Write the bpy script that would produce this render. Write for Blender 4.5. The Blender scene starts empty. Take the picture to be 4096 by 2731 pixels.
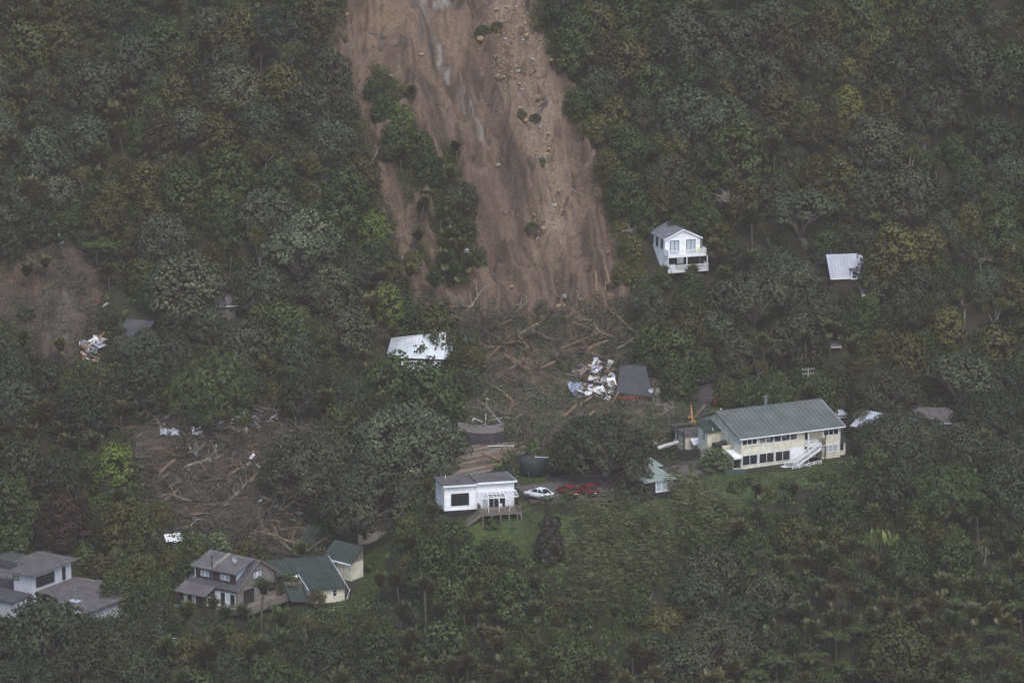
import bpy, math, random
import numpy as np
from mathutils import Vector, Matrix

random.seed(7)
SC = bpy.context.scene
COL = SC.collection
R_ = math.radians

# ---------------------------------------------------------------- camera, sky, sun, exposure
F_PX, PW, PH = 16680.0, 4096.0, 2731.0
DEP0 = R_(14.667)                       # depression of the ray through pixel (2048,1850), which meets the terrace at z=0
DIST = 618.0
CAMP = np.array([0.0, -DIST * math.cos(DEP0), DIST * math.sin(DEP0)])
DEPC = DEP0 - math.atan(485.0 / F_PX)   # depression of the optical axis
FWD = np.array([0, math.cos(DEPC), -math.sin(DEPC)])
UPV = np.array([0, math.sin(DEPC), math.cos(DEPC)])
RGT = np.array([1.0, 0, 0])
cam = bpy.data.cameras.new('camera')
cam.sensor_width = 36.0
cam.lens = 36.0 * F_PX / PW
cam.clip_start = 1.0
cam.clip_end = 3000.0
camo = bpy.data.objects.new('camera', cam)
COL.objects.link(camo)
camo.location = CAMP
camo.rotation_euler = (math.pi / 2 - DEPC, 0, 0)
SC.camera = camo

SUN_EL, SUN_AZ = R_(55), R_(164)         # high, soft, from behind the camera and a little to the right
world = bpy.data.worlds.new('World')
SC.world = world
world.use_nodes = True
wn = world.node_tree
bg = wn.nodes['Background']
sky = wn.nodes.new('ShaderNodeTexSky')
sky.sky_type = 'NISHITA'
sky.sun_disc = False
sky.sun_elevation = SUN_EL
sky.sun_rotation = SUN_AZ
sky.air_density = 1.0
sky.dust_density = 1.5
sky.ozone_density = 1.0
wn.links.new(sky.outputs[0], bg.inputs[0])
bg.inputs[1].default_value = 0.13
sl = bpy.data.lights.new('sun', 'SUN')
sl.energy = 1.5
sl.angle = R_(32)
sl.color = (1.0, 0.98, 0.96)
slo = bpy.data.objects.new('sun', sl)
COL.objects.link(slo)
sd = Vector((math.sin(SUN_AZ) * math.cos(SUN_EL), math.cos(SUN_AZ) * math.cos(SUN_EL), math.sin(SUN_EL)))
slo.rotation_euler = sd.to_track_quat('Z', 'Y').to_euler()
slo.location = (0, -100, 200)
SC.view_settings.view_transform = 'Standard'
SC.view_settings.look = 'None'
SC.view_settings.exposure = 0.68
SC.view_settings.gamma = 1.0
SC.view_settings.use_curve_mapping = False
cy = SC.cycles
cy.max_bounces = 4
cy.diffuse_bounces = 3
cy.glossy_bounces = 2
cy.transmission_bounces = 2
cy.transparent_max_bounces = 4
cy.volume_bounces = 0
cy.use_denoising = True
cy.denoising_prefilter = 'ACCURATE'
cy.caustics_reflective = False
cy.caustics_refractive = False

# ---------------------------------------------------------------- pixel <-> world
K = 1.7415                              # overview pixels (2352 wide) to photo pixels
def ray(px, py):
    d = FWD * F_PX + RGT * (px - PW / 2) + UPV * (PH / 2 - py)
    return d / np.linalg.norm(d)
def at_z(px, py, z):
    d = ray(px, py)
    return CAMP + d * ((z - CAMP[2]) / d[2])
def at_y(px, py, y):
    d = ray(px, py)
    return CAMP + d * ((y - CAMP[1]) / d[1])
def proj(P):
    """world points (N,3) -> overview pixels"""
    P = np.asarray(P, float).reshape(-1, 3) - CAMP
    f = P @ FWD
    return np.stack([(PW / 2 + F_PX * (P @ RGT) / f) / K, (PH / 2 - F_PX * (P @ UPV) / f) / K], 1)
def ppm(p):
    """overview pixels per metre at a world point"""
    return F_PX / float((np.asarray(p) - CAMP) @ FWD) / K

# ---------------------------------------------------------------- noise, polygons
def _hash(ix, iy, s):
    h = (ix.astype(np.int64) * 374761393 + iy.astype(np.int64) * 668265263 + s * 974634721) & 0xffffffff
    h = ((h ^ (h >> 13)) * 1274126177) & 0xffffffff
    return ((h ^ (h >> 16)) & 0xffff) / 65535.0
def vnoise(x, y, s=0):
    x = np.asarray(x, float); y = np.asarray(y, float)
    ix = np.floor(x); iy = np.floor(y)
    fx = x - ix; fy = y - iy
    fx = fx * fx * (3 - 2 * fx); fy = fy * fy * (3 - 2 * fy)
    a = _hash(ix, iy, s); b = _hash(ix + 1, iy, s); c = _hash(ix, iy + 1, s); d = _hash(ix + 1, iy + 1, s)
    return (a * (1 - fx) + b * fx) * (1 - fy) + (c * (1 - fx) + d * fx) * fy
def fbm(x, y, s=0, o=4):
    t = 0; amp = 0.5
    for i in range(o):
        t = t + amp * vnoise(x, y, s + i * 17); x = x * 2.03 + 5.1; y = y * 2.03 + 3.7; amp *= 0.5
    return t
def inpoly(X, Y, poly):
    X = np.asarray(X, float); Y = np.asarray(Y, float)
    r = np.zeros(X.shape, bool); n = len(poly)
    for i in range(n):
        x0, y0 = poly[i]; x1, y1 = poly[(i + 1) % n]
        if y0 == y1: continue
        c = ((y0 > Y) != (y1 > Y)) & (X < (x1 - x0) * (Y - y0) / (y1 - y0) + x0)
        r ^= c
    return r
def segdist(X, Y, pts, close=False):
    X = np.asarray(X, float); Y = np.asarray(Y, float)
    d = np.full(X.shape, 1e9); n = len(pts)
    for i in range(n if close else n - 1):
        x0, y0 = pts[i]; x1, y1 = pts[(i + 1) % n]
        dx, dy = x1 - x0, y1 - y0
        t = np.clip(((X - x0) * dx + (Y - y0) * dy) / (dx * dx + dy * dy + 1e-9), 0, 1)
        d = np.minimum(d, np.hypot(X - x0 - t * dx, Y - y0 - t * dy))
    return d
def sstep(a, b, x):
    t = np.clip((np.asarray(x, float) - a) / (b - a), 0, 1)
    return t * t * (3 - 2 * t)

# ---------------------------------------------------------------- areas, as outlines in overview pixels
SLIP = [(770, -40), (1260, -40), (1240, 60), (1275, 110), (1325, 150), (1318, 260), (1345, 300), (1385, 370), (1400, 480),
        (1440, 560), (1450, 640), (1440, 715), (1250, 750), (1050, 735), (950, 710), (920, 640), (895, 560), (870, 470), (845, 420),
        (830, 330), (803, 260), (790, 190), (745, 130), (760, 40)]
DEBRIS = [(930, 690), (1100, 700), (1440, 690), (1455, 760), (1430, 830), (1500, 840), (1560, 900), (1600, 950), (1640, 985), (1560, 1000),
          (1480, 1010), (1330, 1040), (1240, 1050), (1200, 1015), (1060, 985), (1060, 930), (1085, 880), (1120, 860), (1090, 790), (1000, 750)]
LSLIP = [(-80, 575), (30, 560), (90, 535), (160, 545), (215, 600), (235, 660), (222, 720), (235, 790), (195, 850), (130, 860), (75, 830), (35, 760), (-80, 690)]
LDEBRIS = [(290, 955), (420, 925), (640, 950), (760, 1000), (780, 1100), (720, 1180), (700, 1290), (560, 1270), (470, 1225), (390, 1235), (350, 1170), (310, 1090)]
LAWN = [(1050, 1200), (1190, 1130), (1235, 1170), (1330, 1185), (1440, 1165), (1560, 1130), (1610, 1092), (1700, 1085), (1800, 1085), (1920, 1055),
        (1915, 1100), (1790, 1150), (1700, 1185), (1560, 1200), (1470, 1260), (1400, 1330), (1300, 1350), (1210, 1290), (1120, 1270), (1050, 1240)]
LAWN2 = [(800, 1300), (840, 1265), (900, 1250), (880, 1330), (850, 1400), (790, 1420), (770, 1390), (830, 1340)]
LAWN3 = [(1190, 1100), (1200, 1080), (1250, 1085), (1250, 1110), (1200, 1112)]
LAWN4 = [(545, 1290), (640, 1290), (640, 1320), (545, 1320)]
LAWN5 = [(1610, 960), (1640, 925), (1760, 915), (1930, 925), (1930, 960), (1800, 975), (1640, 985)]
LAWN6 = [(1395, 1380), (1440, 1370), (1440, 1460), (1390, 1480)]
GRAVEL = [(1180, 1120), (1195, 1098), (1330, 1088), (1470, 1090), (1520, 1075), (1600, 1050), (1690, 1060), (1690, 1085), (1600, 1088), (1530, 1100),
          (1480, 1130), (1400, 1148), (1330, 1152), (1250, 1160), (1215, 1155), (1200, 1142)]
CLAY = [(1020, 1075), (1045, 1045), (1075, 1023), (1150, 1018), (1215, 1012), (1212, 1035), (1150, 1062), (1130, 1080), (1030, 1095)]
ROAD = [(1590, 985), (1600, 900), (1622, 870), (1650, 880), (1640, 930), (1625, 990)]
ALLM = [SLIP, DEBRIS, LSLIP, LDEBRIS, LAWN, LAWN2, LAWN3, LAWN4, LAWN5, LAWN6, GRAVEL, CLAY, ROAD]

# ---------------------------------------------------------------- terrain height
PR = np.array([(-180, -62), (-100, -37), (-56, -18), (-20, -1.6), (-13, 0), (36, 1.5), (45, 3.6), (108, 53), (150, 82), (210, 100), (320, 104)], float)
PL = np.array([(-180, -58), (-100, -33), (-56, -18.5), (-40, -15.2), (-18, -13.0), (-2, -8.0), (24, 2.2), (36, 6.5), (108, 56), (150, 84), (210, 100), (320, 104)], float)
def _prof(P, y):
    return (np.interp(y - 3, P[:, 0], P[:, 1]) + np.interp(y, P[:, 0], P[:, 1]) + np.interp(y + 3, P[:, 0], P[:, 1])) / 3
PADS = []
def Hbase(x, y):
    x = np.asarray(x, float); y = np.asarray(y, float)
    w = sstep(-23, -8, x + 4 * (vnoise(x / 25, y / 25, 3) - .5))
    z = _prof(PR, y) * w + _prof(PL, y) * (1 - w)
    rough = np.clip(np.abs(z) / 8, 0, 1)
    z = z + rough * (6 * (fbm(x / 38, y / 45, 11, 3) - .44) + 1.6 * (vnoise(x / 9, y / 9, 5) - .5))
    return z
def H(x, y):
    x = np.asarray(x, float); y = np.asarray(y, float)
    z = Hbase(x, y)
    for (cx, cy_, c, s, hx, hy, pz, m) in PADS:
        u = (x - cx) * c + (y - cy_) * s; v = -(x - cx) * s + (y - cy_) * c
        d = np.hypot(np.maximum(np.abs(u) - hx, 0), np.maximum(np.abs(v) - hy, 0))
        k = 1 - sstep(0, m, d)
        z = z * (1 - k) + pz * k
    return z
def hz(x, y):
    return float(H(np.array([x]), np.array([y]))[0])
TS = np.arange(490.0, 800.0, 1.5)
def hit(px, py, h=0.0):
    """photo pixel -> point h metres above the ground on that line of sight"""
    d = ray(px, py)
    P = CAMP[None] + TS[:, None] * d[None]
    g = P[:, 2] - H(P[:, 0], P[:, 1]) - h
    i = np.argmax(g < 0)
    if g[i] >= 0: i = len(TS) - 1
    if i == 0: i = 1
    t0, t1, g0, g1 = TS[i - 1], TS[i], g[i - 1], g[i]
    for _ in range(3):
        t = t0 + (t1 - t0) * g0 / (g0 - g1 + 1e-9); P = CAMP + d * t; gm = P[2] - hz(P[0], P[1]) - h
        if gm > 0: t0, g0 = t, gm
        else: t1, g1 = t, gm
    return P
def ohit(ox, oy, h=0.0):
    return hit(ox * K, oy * K, h)

# ---------------------------------------------------------------- materials
MATS = {}
def mat(name, col, rough=.8, spec=.3, nscale=0, namt=0, bump=0, bscale=8, metal=0, col2=None, obj_rand=0):
    if name in MATS: return MATS[name]
    m = bpy.data.materials.new(name); m.use_nodes = True
    nt = m.node_tree; b = nt.nodes['Principled BSDF']
    b.inputs['Base Color'].default_value = (*col, 1)
    b.inputs['Roughness'].default_value = rough
    b.inputs['Specular IOR Level'].default_value = spec
    b.inputs['Metallic'].default_value = metal
    if nscale:
        tc = nt.nodes.new('ShaderNodeTexCoord'); n = nt.nodes.new('ShaderNodeTexNoise')
        n.inputs['Scale'].default_value = nscale; n.inputs['Detail'].default_value = 5
        nt.links.new(tc.outputs['Object'], n.inputs['Vector'])
        r = nt.nodes.new('ShaderNodeValToRGB')
        c2 = col2 or tuple(c * (1 - namt) for c in col)
        c1 = col if col2 else tuple(min(1, c * (1 + namt)) for c in col)
        r.color_ramp.elements[0].position = .35; r.color_ramp.elements[1].position = .68
        r.color_ramp.elements[0].color = (*c2, 1); r.color_ramp.elements[1].color = (*c1, 1)
        nt.links.new(n.outputs['Fac'], r.inputs[0]); nt.links.new(r.outputs[0], b.inputs['Base Color'])
    if bump:
        tc = nt.nodes.new('ShaderNodeTexCoord'); n = nt.nodes.new('ShaderNodeTexNoise')
        n.inputs['Scale'].default_value = bscale; n.inputs['Detail'].default_value = 6
        nt.links.new(tc.outputs['Object'], n.inputs['Vector'])
        bp = nt.nodes.new('ShaderNodeBump'); bp.inputs['Strength'].default_value = bump; bp.inputs['Distance'].default_value = .15
        nt.links.new(n.outputs['Fac'], bp.inputs['Height']); nt.links.new(bp.outputs[0], b.inputs['Normal'])
    MATS[name] = m
    return m
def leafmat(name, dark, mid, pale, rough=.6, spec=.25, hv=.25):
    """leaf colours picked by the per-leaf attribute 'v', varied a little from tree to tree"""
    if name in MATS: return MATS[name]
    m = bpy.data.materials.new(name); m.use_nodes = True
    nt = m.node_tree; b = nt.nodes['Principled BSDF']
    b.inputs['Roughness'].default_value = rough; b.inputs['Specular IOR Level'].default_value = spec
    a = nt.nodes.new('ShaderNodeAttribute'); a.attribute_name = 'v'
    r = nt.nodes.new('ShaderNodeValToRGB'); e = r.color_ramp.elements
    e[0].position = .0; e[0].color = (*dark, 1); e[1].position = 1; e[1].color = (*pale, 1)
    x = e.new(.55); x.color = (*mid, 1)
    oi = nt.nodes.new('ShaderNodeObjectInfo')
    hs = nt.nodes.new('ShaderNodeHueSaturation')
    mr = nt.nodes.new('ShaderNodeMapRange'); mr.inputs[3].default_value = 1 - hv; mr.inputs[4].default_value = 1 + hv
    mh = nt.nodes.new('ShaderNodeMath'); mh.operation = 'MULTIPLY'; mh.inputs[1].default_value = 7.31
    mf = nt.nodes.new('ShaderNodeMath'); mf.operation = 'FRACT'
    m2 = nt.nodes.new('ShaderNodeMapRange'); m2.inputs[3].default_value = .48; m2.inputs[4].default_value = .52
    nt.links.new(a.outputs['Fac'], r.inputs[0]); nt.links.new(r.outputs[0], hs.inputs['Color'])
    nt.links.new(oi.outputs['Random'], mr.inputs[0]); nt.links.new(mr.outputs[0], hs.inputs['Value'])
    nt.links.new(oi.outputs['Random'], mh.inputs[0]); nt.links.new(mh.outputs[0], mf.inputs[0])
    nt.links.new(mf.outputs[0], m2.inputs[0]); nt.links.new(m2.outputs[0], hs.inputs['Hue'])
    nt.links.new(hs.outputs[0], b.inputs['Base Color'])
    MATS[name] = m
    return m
def attrmat(name, rough=.95, bump=.6, bscale=3):
    """colour straight from the mesh attribute 'tint' with a fine grain on top"""
    if name in MATS: return MATS[name]
    m = bpy.data.materials.new(name); m.use_nodes = True
    nt = m.node_tree; b = nt.nodes['Principled BSDF']
    b.inputs['Roughness'].default_value = rough; b.inputs['Specular IOR Level'].default_value = .15
    a = nt.nodes.new('ShaderNodeAttribute'); a.attribute_name = 'tint'
    tc = nt.nodes.new('ShaderNodeTexCoord'); n = nt.nodes.new('ShaderNodeTexNoise')
    n.inputs['Scale'].default_value = bscale; n.inputs['Detail'].default_value = 7; n.inputs['Roughness'].default_value = .7
    nt.links.new(tc.outputs['Object'], n.inputs['Vector'])
    mr = nt.nodes.new('ShaderNodeMapRange'); mr.inputs[1].default_value = .3; mr.inputs[2].default_value = .7
    mr.inputs[3].default_value = .6; mr.inputs[4].default_value = 1.4
    nt.links.new(n.outputs['Fac'], mr.inputs[0])
    mx = nt.nodes.new('ShaderNodeVectorMath'); mx.operation = 'SCALE'
    nt.links.new(a.outputs['Color'], mx.inputs[0]); nt.links.new(mr.outputs[0], mx.inputs['Scale'])
    nt.links.new(mx.outputs[0], b.inputs['Base Color'])
    bp = nt.nodes.new('ShaderNodeBump'); bp.inputs['Strength'].default_value = bump; bp.inputs['Distance'].default_value = .3
    nt.links.new(n.outputs['Fac'], bp.inputs['Height']); nt.links.new(bp.outputs[0], b.inputs['Normal'])
    MATS[name] = m
    return m

# ---------------------------------------------------------------- mesh helpers
def mesh_np(name, V, F, m=None, attr=None, tint=None, smooth=False, nrm=None):
    """V (n,3), F (k,4) or (k,3) numpy"""
    V = np.ascontiguousarray(V, np.float32); F = np.ascontiguousarray(F, np.int32)
    me = bpy.data.meshes.new(name); k = F.shape[1]
    me.vertices.add(len(V)); me.vertices.foreach_set('co', V.ravel())
    me.loops.add(F.size); me.loops.foreach_set('vertex_index', F.ravel())
    me.polygons.add(len(F)); me.polygons.foreach_set('loop_start', np.arange(0, F.size, k, dtype=np.int32))
    if smooth: me.polygons.foreach_set('use_smooth', np.ones(len(F), bool))
    if attr is not None:
        a = me.attributes.new('v', 'FLOAT', 'POINT'); a.data.foreach_set('value', np.ascontiguousarray(attr, np.float32))
    if tint is not None:
        a = me.attributes.new('tint', 'FLOAT_COLOR', 'POINT')
        a.data.foreach_set('color', np.ascontiguousarray(np.c_[tint, np.ones(len(tint))], np.float32).ravel())
    if m: me.materials.append(m)
    me.update(calc_edges=True)
    if nrm is not None:
        me.polygons.foreach_set('use_smooth', np.ones(len(F), bool)); me.normals_split_custom_set_from_vertices(nrm.tolist())
    return me
class MB:
    def __init__(s): s.v = []; s.f = []
    def quad(s, a, b, c, d):
        i = len(s.v); s.v += [tuple(a), tuple(b), tuple(c), tuple(d)]; s.f.append((i, i + 1, i + 2, i + 3)); return s
    def hexa(s, p):
        """8 points: bottom 4 counter-clockwise, top 4"""
        i = len(s.v); s.v += [tuple(q) for q in p]
        s.f += [(i, i + 3, i + 2, i + 1), (i + 4, i + 5, i + 6, i + 7), (i, i + 1, i + 5, i + 4), (i + 1, i + 2, i + 6, i + 5), (i + 2, i + 3, i + 7, i + 6), (i + 3, i, i + 4, i + 7)]
        return s
    def box(s, x0, x1, y0, y1, z0, z1):
        return s.hexa([(x0, y0, z0), (x1, y0, z0), (x1, y1, z0), (x0, y1, z0), (x0, y0, z1), (x1, y0, z1), (x1, y1, z1), (x0, y1, z1)])
    def slab(s, a, b, c, d, t):
        """quad a b c d with thickness t downwards along its normal"""
        a, b, c, d = map(Vector, (a, b, c, d)); n = (b - a).cross(d - a).normalized()
        if n.z < 0: n = -n
        return s.hexa([a - n * t, b - n * t, c - n * t, d - n * t, a, b, c, d])
    def beam(s, p, q, w, h=None):
        p, q = Vector(p), Vector(q); h = h or w; d = (q - p).normalized()
        u = Vector((0, 0, 1)) if abs(d.z) < .95 else Vector((0, 1, 0))
        r = d.cross(u).normalized(); u = r.cross(d).normalized()
        r = r * w / 2; u = u * h / 2
        return s.hexa([p - r - u, p + r - u, q + r - u, q - r - u, p - r + u, p + r + u, q + r + u, q - r + u])
    def tube(s, pts, rad, n=6, cap=True):
        pts = [Vector(p) for p in pts]; rings = []
        if not hasattr(rad, '__len__'): rad = [rad] * len(pts)
        for i, p in enumerate(pts):
            d = (pts[min(i + 1, len(pts) - 1)] - pts[max(i - 1, 0)]).normalized()
            u = Vector((0, 0, 1)) if abs(d.z) < .9 else Vector((1, 0, 0))
            r = d.cross(u).normalized(); u = r.cross(d)
            j = len(s.v); rings.append(j)
            for k in range(n):
                a = 2 * math.pi * k / n
                s.v.append(tuple(p + (r * math.cos(a) + u * math.sin(a)) * rad[i]))
        for i in range(len(pts) - 1):
            a, b = rings[i], rings[i + 1]
            for k in range(n):
                s.f.append((a + k, a + (k + 1) % n, b + (k + 1) % n, b + k))
        if cap:
            s.f.append(tuple(rings[0] + k for k in range(n))[::-1]); s.f.append(tuple(rings[-1] + k for k in range(n)))
        return s
    def prism(s, poly, y0, y1, axis='y'):
        """polygon in (x,z) pushed from y0 to y1 (or in (y,z) along x)"""
        i = len(s.v); n = len(poly)
        for yy in (y0, y1):
            for (a, b) in poly: s.v.append((a, yy, b) if axis == 'y' else (yy, a, b))
        s.f.append(tuple(range(i, i + n))); s.f.append(tuple(range(i + 2 * n - 1, i + n - 1, -1)))
        for k in range(n): s.f.append((i + k, i + n + k, i + n + (k + 1) % n, i + (k + 1) % n))
        return s
    def mesh(s, name, m, smooth=False):
        me = bpy.data.meshes.new(name); me.from_pydata(s.v, [], s.f); me.materials.append(m)
        if smooth:
            for p in me.polygons: p.use_smooth = True
        me.update()
        return me
def link(name, me, parent=None, loc=None, rot=None, scale=None):
    o = bpy.data.objects.new(name, me); COL.objects.link(o)
    if parent is not None: o.parent = parent
    if loc is not None: o.location = loc
    if rot is not None: o.rotation_euler = rot
    if scale is not None: o.scale = scale
    return o
def tag(o, label, cat=None, group=None, kind=None):
    o['label'] = label
    if cat: o['category'] = cat
    if group: o['group'] = group
    if kind: o['kind'] = kind
    return o
def thing(name, label, cat, loc=(0, 0, 0), rz=0, group=None, scale=None, rot=None):
    o = bpy.data.objects.new(name, None); COL.objects.link(o); o.empty_display_size = .3
    o.location = loc; o.rotation_euler = rot if rot is not None else (0, 0, rz)
    if scale is not None: o.scale = scale
    return tag(o, label, cat, group)
def part(root, name, mb, m, smooth=False):
    return link(name, mb.mesh(name, m, smooth), root)
HAZE_D = 0.00013
# ================================================================= THE SETTING
# building pads: photo pixel + height of the spot, then the ground is levelled there
def frame(px, py, z, yaw, hx, hy, ox, oy, zg, m=3.0):
    """anchor of a building: point seen at (px,py) at height z; pad of half size hx,hy centred (ox,oy) in its own axes at ground zg"""
    p = at_z(px, py, z); c, s = math.cos(R_(yaw)), math.sin(R_(yaw))
    PADS.append((p[0] + ox * c - oy * s, p[1] + ox * s + oy * c, c, s, hx, hy, zg, m))
    return p
A_LODGE = frame(2965, 1876, 0.0, 26, 11, 8, 7, 6, 0.0)
A_COTT = frame(1778, 2045, -1.2, 14, 6.5, 4, 5, 3, -2.1)
A_SHED = frame(2621, 1986, -0.9, 27, 4, 4.5, 1.5, 3.5, -1.3)
A_MOD = frame(130, 2373, -12.0, -34, 9, 9, 4, 5, -15.0)
A_DORM = frame(943, 2428, -13.2, -35, 7, 7, -3.5, 5, -14.4)
A_GRN = frame(1237, 2412, -13.5, 20, 4, 5, 3, 4, -13.7)
A_GSHED = frame(1405, 2320, -12.5, -40, 3.5, 2.5, -2.5, 1.5, -12.6)

# ---- ground sheet: fine where the photo looks, coarse out to the horizon
def grid(xs, ys):
    X, Y = np.meshgrid(xs, ys); n, m = X.shape
    i = (np.arange(n - 1)[:, None] * m + np.arange(m - 1)[None]).ravel()
    return X.ravel(), Y.ravel(), np.stack([i, i + 1, i + m + 1, i + m], 1)
def axis(lo, hi, st, far, k=1.25):
    a = list(np.arange(lo, hi + 1e-6, st)); d = st
    while a[-1] < far: d *= k; a.append(a[-1] + d)
    d = st
    while a[0] > -far: d *= k; a.insert(0, a[0] - d)
    return np.array(a)
def slipmask(x, y, z):
    q = proj(np.c_[x, y, z]); m = 0
    for P, w in ((SLIP, 22), (LSLIP, 18)):
        ins = inpoly(q[:, 0], q[:, 1], P); d = segdist(q[:, 0], q[:, 1], P, True)
        m = np.maximum(m, np.where(ins, np.clip(d / w, 0, 1), 0))
    return m, q
gx, gy, gf = grid(axis(-92, 92, .8, 420), axis(-80, 135, .8, 470))
gz = H(gx, gy)
gm, gq = slipmask(gx, gy, gz)
gz2 = gz - 5.5 * gm + .25 * (fbm(gx / 1.7, gy / 1.7, 40, 3) - .45)
gn = fbm(gx / 3, gy / 3, 9, 4)[:, None]
gt = np.array([.024, .022, .016]) * (1.3 - gn) + np.array([.024, .028, .014]) * gn
ground = link('ground', mesh_np('ground', np.c_[gx, gy, gz2], gf, attrmat('forest_floor'), tint=gt, smooth=True))
tag(ground, 'dark leaf-littered hillside ground under the bush', 'ground', kind='structure')

def drape(name, poly, step, off, m, tintf, relief=None, label='', cat='ground', fade=10, ragged=9, smooth=True):
    """a sheet lying on the ground inside an outline"""
    o = np.array(poly); P = np.array([ohit(a, b) for a, b in poly])
    xs = np.arange(P[:, 0].min() - 2, P[:, 0].max() + 2, step); ys = np.arange(P[:, 1].min() - 3, P[:, 1].max() + 3, step)
    X, Y, Fc = grid(xs, ys); Z = H(X, Y); q = proj(np.c_[X, Y, Z])
    wq = q + ragged * np.c_[fbm(X / 2, Y / 2, 21, 3) - .45, fbm(X / 2, Y / 2, 22, 3) - .45]
    ins = inpoly(wq[:, 0], wq[:, 1], poly); d = segdist(wq[:, 0], wq[:, 1], poly, True)
    e = np.where(ins, np.clip(d / fade, 0, 1), 0)
    Z = Z + off * np.minimum(e * 4, 1) - .5 * (1 - ins)
    if relief is not None: Z = Z + relief(X, Y, q) * e
    keep = ins[Fc].any(1); Fc = Fc[keep]
    u, inv = np.unique(Fc.ravel(), return_inverse=True)
    ob = link(name, mesh_np(name, np.c_[X, Y, Z][u], inv.reshape(-1, 4), m, tint=tintf(X[u], Y[u], q[u]), smooth=smooth))
    return tag(ob, label, cat, kind='structure')
def mixc(base, *layers):
    c = np.array(base, float)[None].repeat(len(layers[0][1]), 0)
    for col, w in layers: c = c * (1 - w[:, None]) + np.array(col)[None] * w[:, None]
    return c
def slip_uv(q):
    """across and down the scar: u runs from its left to its right margin, gullies follow lines of equal u"""
    L = np.interp(q[:, 1], [-40, 150, 330, 500, 700], [765, 770, 830, 930, 1040]); Rr = np.interp(q[:, 1], [-40, 150, 350, 500, 700], [1250, 1320, 1370, 1405, 1450])
    return (q[:, 0] - L) / (Rr - L), q[:, 1] / 100.0
def ridged(x, y, s): return 1 - np.abs(2 * vnoise(x, y, s) - 1)
def slip_relief(X, Y, q):
    u, v = slip_uv(q); w = (fbm(X / 6, Y / 8, 31, 3) - .45); u = u + .10 * w
    g = ridged(u * 9, v * .55 + w, 33) ** 1.6; g2 = ridged(u * 24, v * .9 + 2 * w, 34); g3 = vnoise(u * 60, v * 1.6 + w, 39)
    big = fbm(X / 9, Y / 16, 35, 3) - .45; ch = fbm(X / 2.6, Y / 3.4, 37, 4) - .45
    led = vnoise(X / 5 + 3 * w, (Y + 6 * w) / 2.2, 38)
    clod = np.maximum(0, fbm(X / .8, Y / .8, 36, 3) - .45)
    return 3.4 * big + 2.6 * g + 1.5 * g2 + .6 * g3 + 3.0 * ch + 2.6 * clod + 1.2 * sstep(.5, .56, led) - 3.4
def slip_tint(X, Y, q):
    a, b = q[:, 0], q[:, 1]; n = fbm(X / 3, Y / 5, 51, 4); n2 = fbm(X / 1.1, Y / 2.5, 52, 4); uu, vv = slip_uv(q); st = ridged(uu * 24 + 2.4 * .1 * (n - .45), vv * .9, 34) * .5 + .5 * vnoise(uu * 48 + n, vv * 1.2, 53)
    wa = a + 60 * (n - .45); wb = b + 40 * (n2 - .45)
    tan = sstep(75, 10, segdist(wa, wb, [(1170, -40), (1190, 60), (1230, 150), (1225, 260), (1260, 360), (1280, 470), (1260, 560)])) * sstep(.32, .55, n2 + .25 * st)
    org = sstep(95, 20, segdist(wa, wb, [(880, 60), (960, 90), (1040, 110)])) * sstep(.3, .6, n)
    wht = sstep(13, 3, segdist(a + 26 * (n - .45), b + 20 * (n2 - .45), [(930, -20), (985, 70), (1010, 140), (1050, 200), (1075, 260), (1115, 330)])) * sstep(.25, .5, n2)
    wh2 = sstep(40, 10, segdist(wa, wb, [(900, -20), (1010, 10)])) * sstep(.35, .5, n2)
    dk = sstep(.62, .38, st) * .75
    vo = vnoise(X / 2.2 + n, Y / 4, 54); br = sstep(.35, .5, vnoise(X / .8, Y / 1.6, 55))
    return mixc((.138, .100, .074), ((.055, .041, .032), dk), ((.16, .122, .096), sstep(.55, .75, n2) * .6), ((.075, .054, .043), sstep(.52, .7, vo) * .55), ((.24, .182, .122), tan * .85), ((.20, .132, .084), org * .8), ((.30, .285, .265), np.maximum(wht * (.35 + .5 * br), wh2) * .7))
drape('landslide_scar', SLIP, .22, .25, attrmat('raw_earth', bump=1.0, bscale=2.6), slip_tint, slip_relief, 'bare brown and tan landslide scar running down the hill', 'landslide', 24, 46, False)
def lslip_tint(X, Y, q):
    n = fbm(X / 3, Y / 4, 61, 4); n2 = fbm(X / 1.1, Y / 2.5, 62, 3)
    cl = sstep(40, 12, segdist(q[:, 0], q[:, 1], [(0, 590), (50, 640), (90, 660)])); gr = sstep(60, 15, segdist(q[:, 0], q[:, 1], [(130, 690), (140, 760)]))
    return mixc((.085, .066, .052), ((.036, .031, .025), sstep(.42, .6, n)), ((.15, .098, .066), cl * sstep(.3, .55, n2)), ((.105, .098, .085), gr * sstep(.3, .5, n2)))
drape('left_slip_scar', LSLIP, .36, .15, attrmat('raw_earth'), lslip_tint, lambda X, Y, q: .4 * slip_relief(X, Y, q), 'smaller dark earth slip at the left edge of the hill', 'landslide', 20)
def lump(X, Y, q): return 2.4 * (fbm(X / 4, Y / 5, 71, 3) - .4) + 1.0 * (fbm(X / 1.2, Y / 1.2, 72, 4) - .45)
def mud_tint(X, Y, q):
    n = fbm(X / 4, Y / 4, 75, 4); n2 = fbm(X / 1.2, Y / 1.2, 76, 3)
    lf = sstep(800, 760, q[:, 0])
    return mixc((.105, .082, .064), ((.045, .038, .03), sstep(.42, .58, n2)), ((.11, .077, .055), sstep(.5, .7, n) * .6), ((.062, .053, .044), lf * .7))
drape('debris_mud', DEBRIS, .4, .15, attrmat('raw_earth'), mud_tint, lump, 'churned brown mud at the foot of the landslide', 'mud', 12)
drape('left_debris_mud', LDEBRIS, .4, .12, attrmat('raw_earth'), mud_tint, lump, 'dark churned mud left of the giant domed tree', 'mud', 12)
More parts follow.
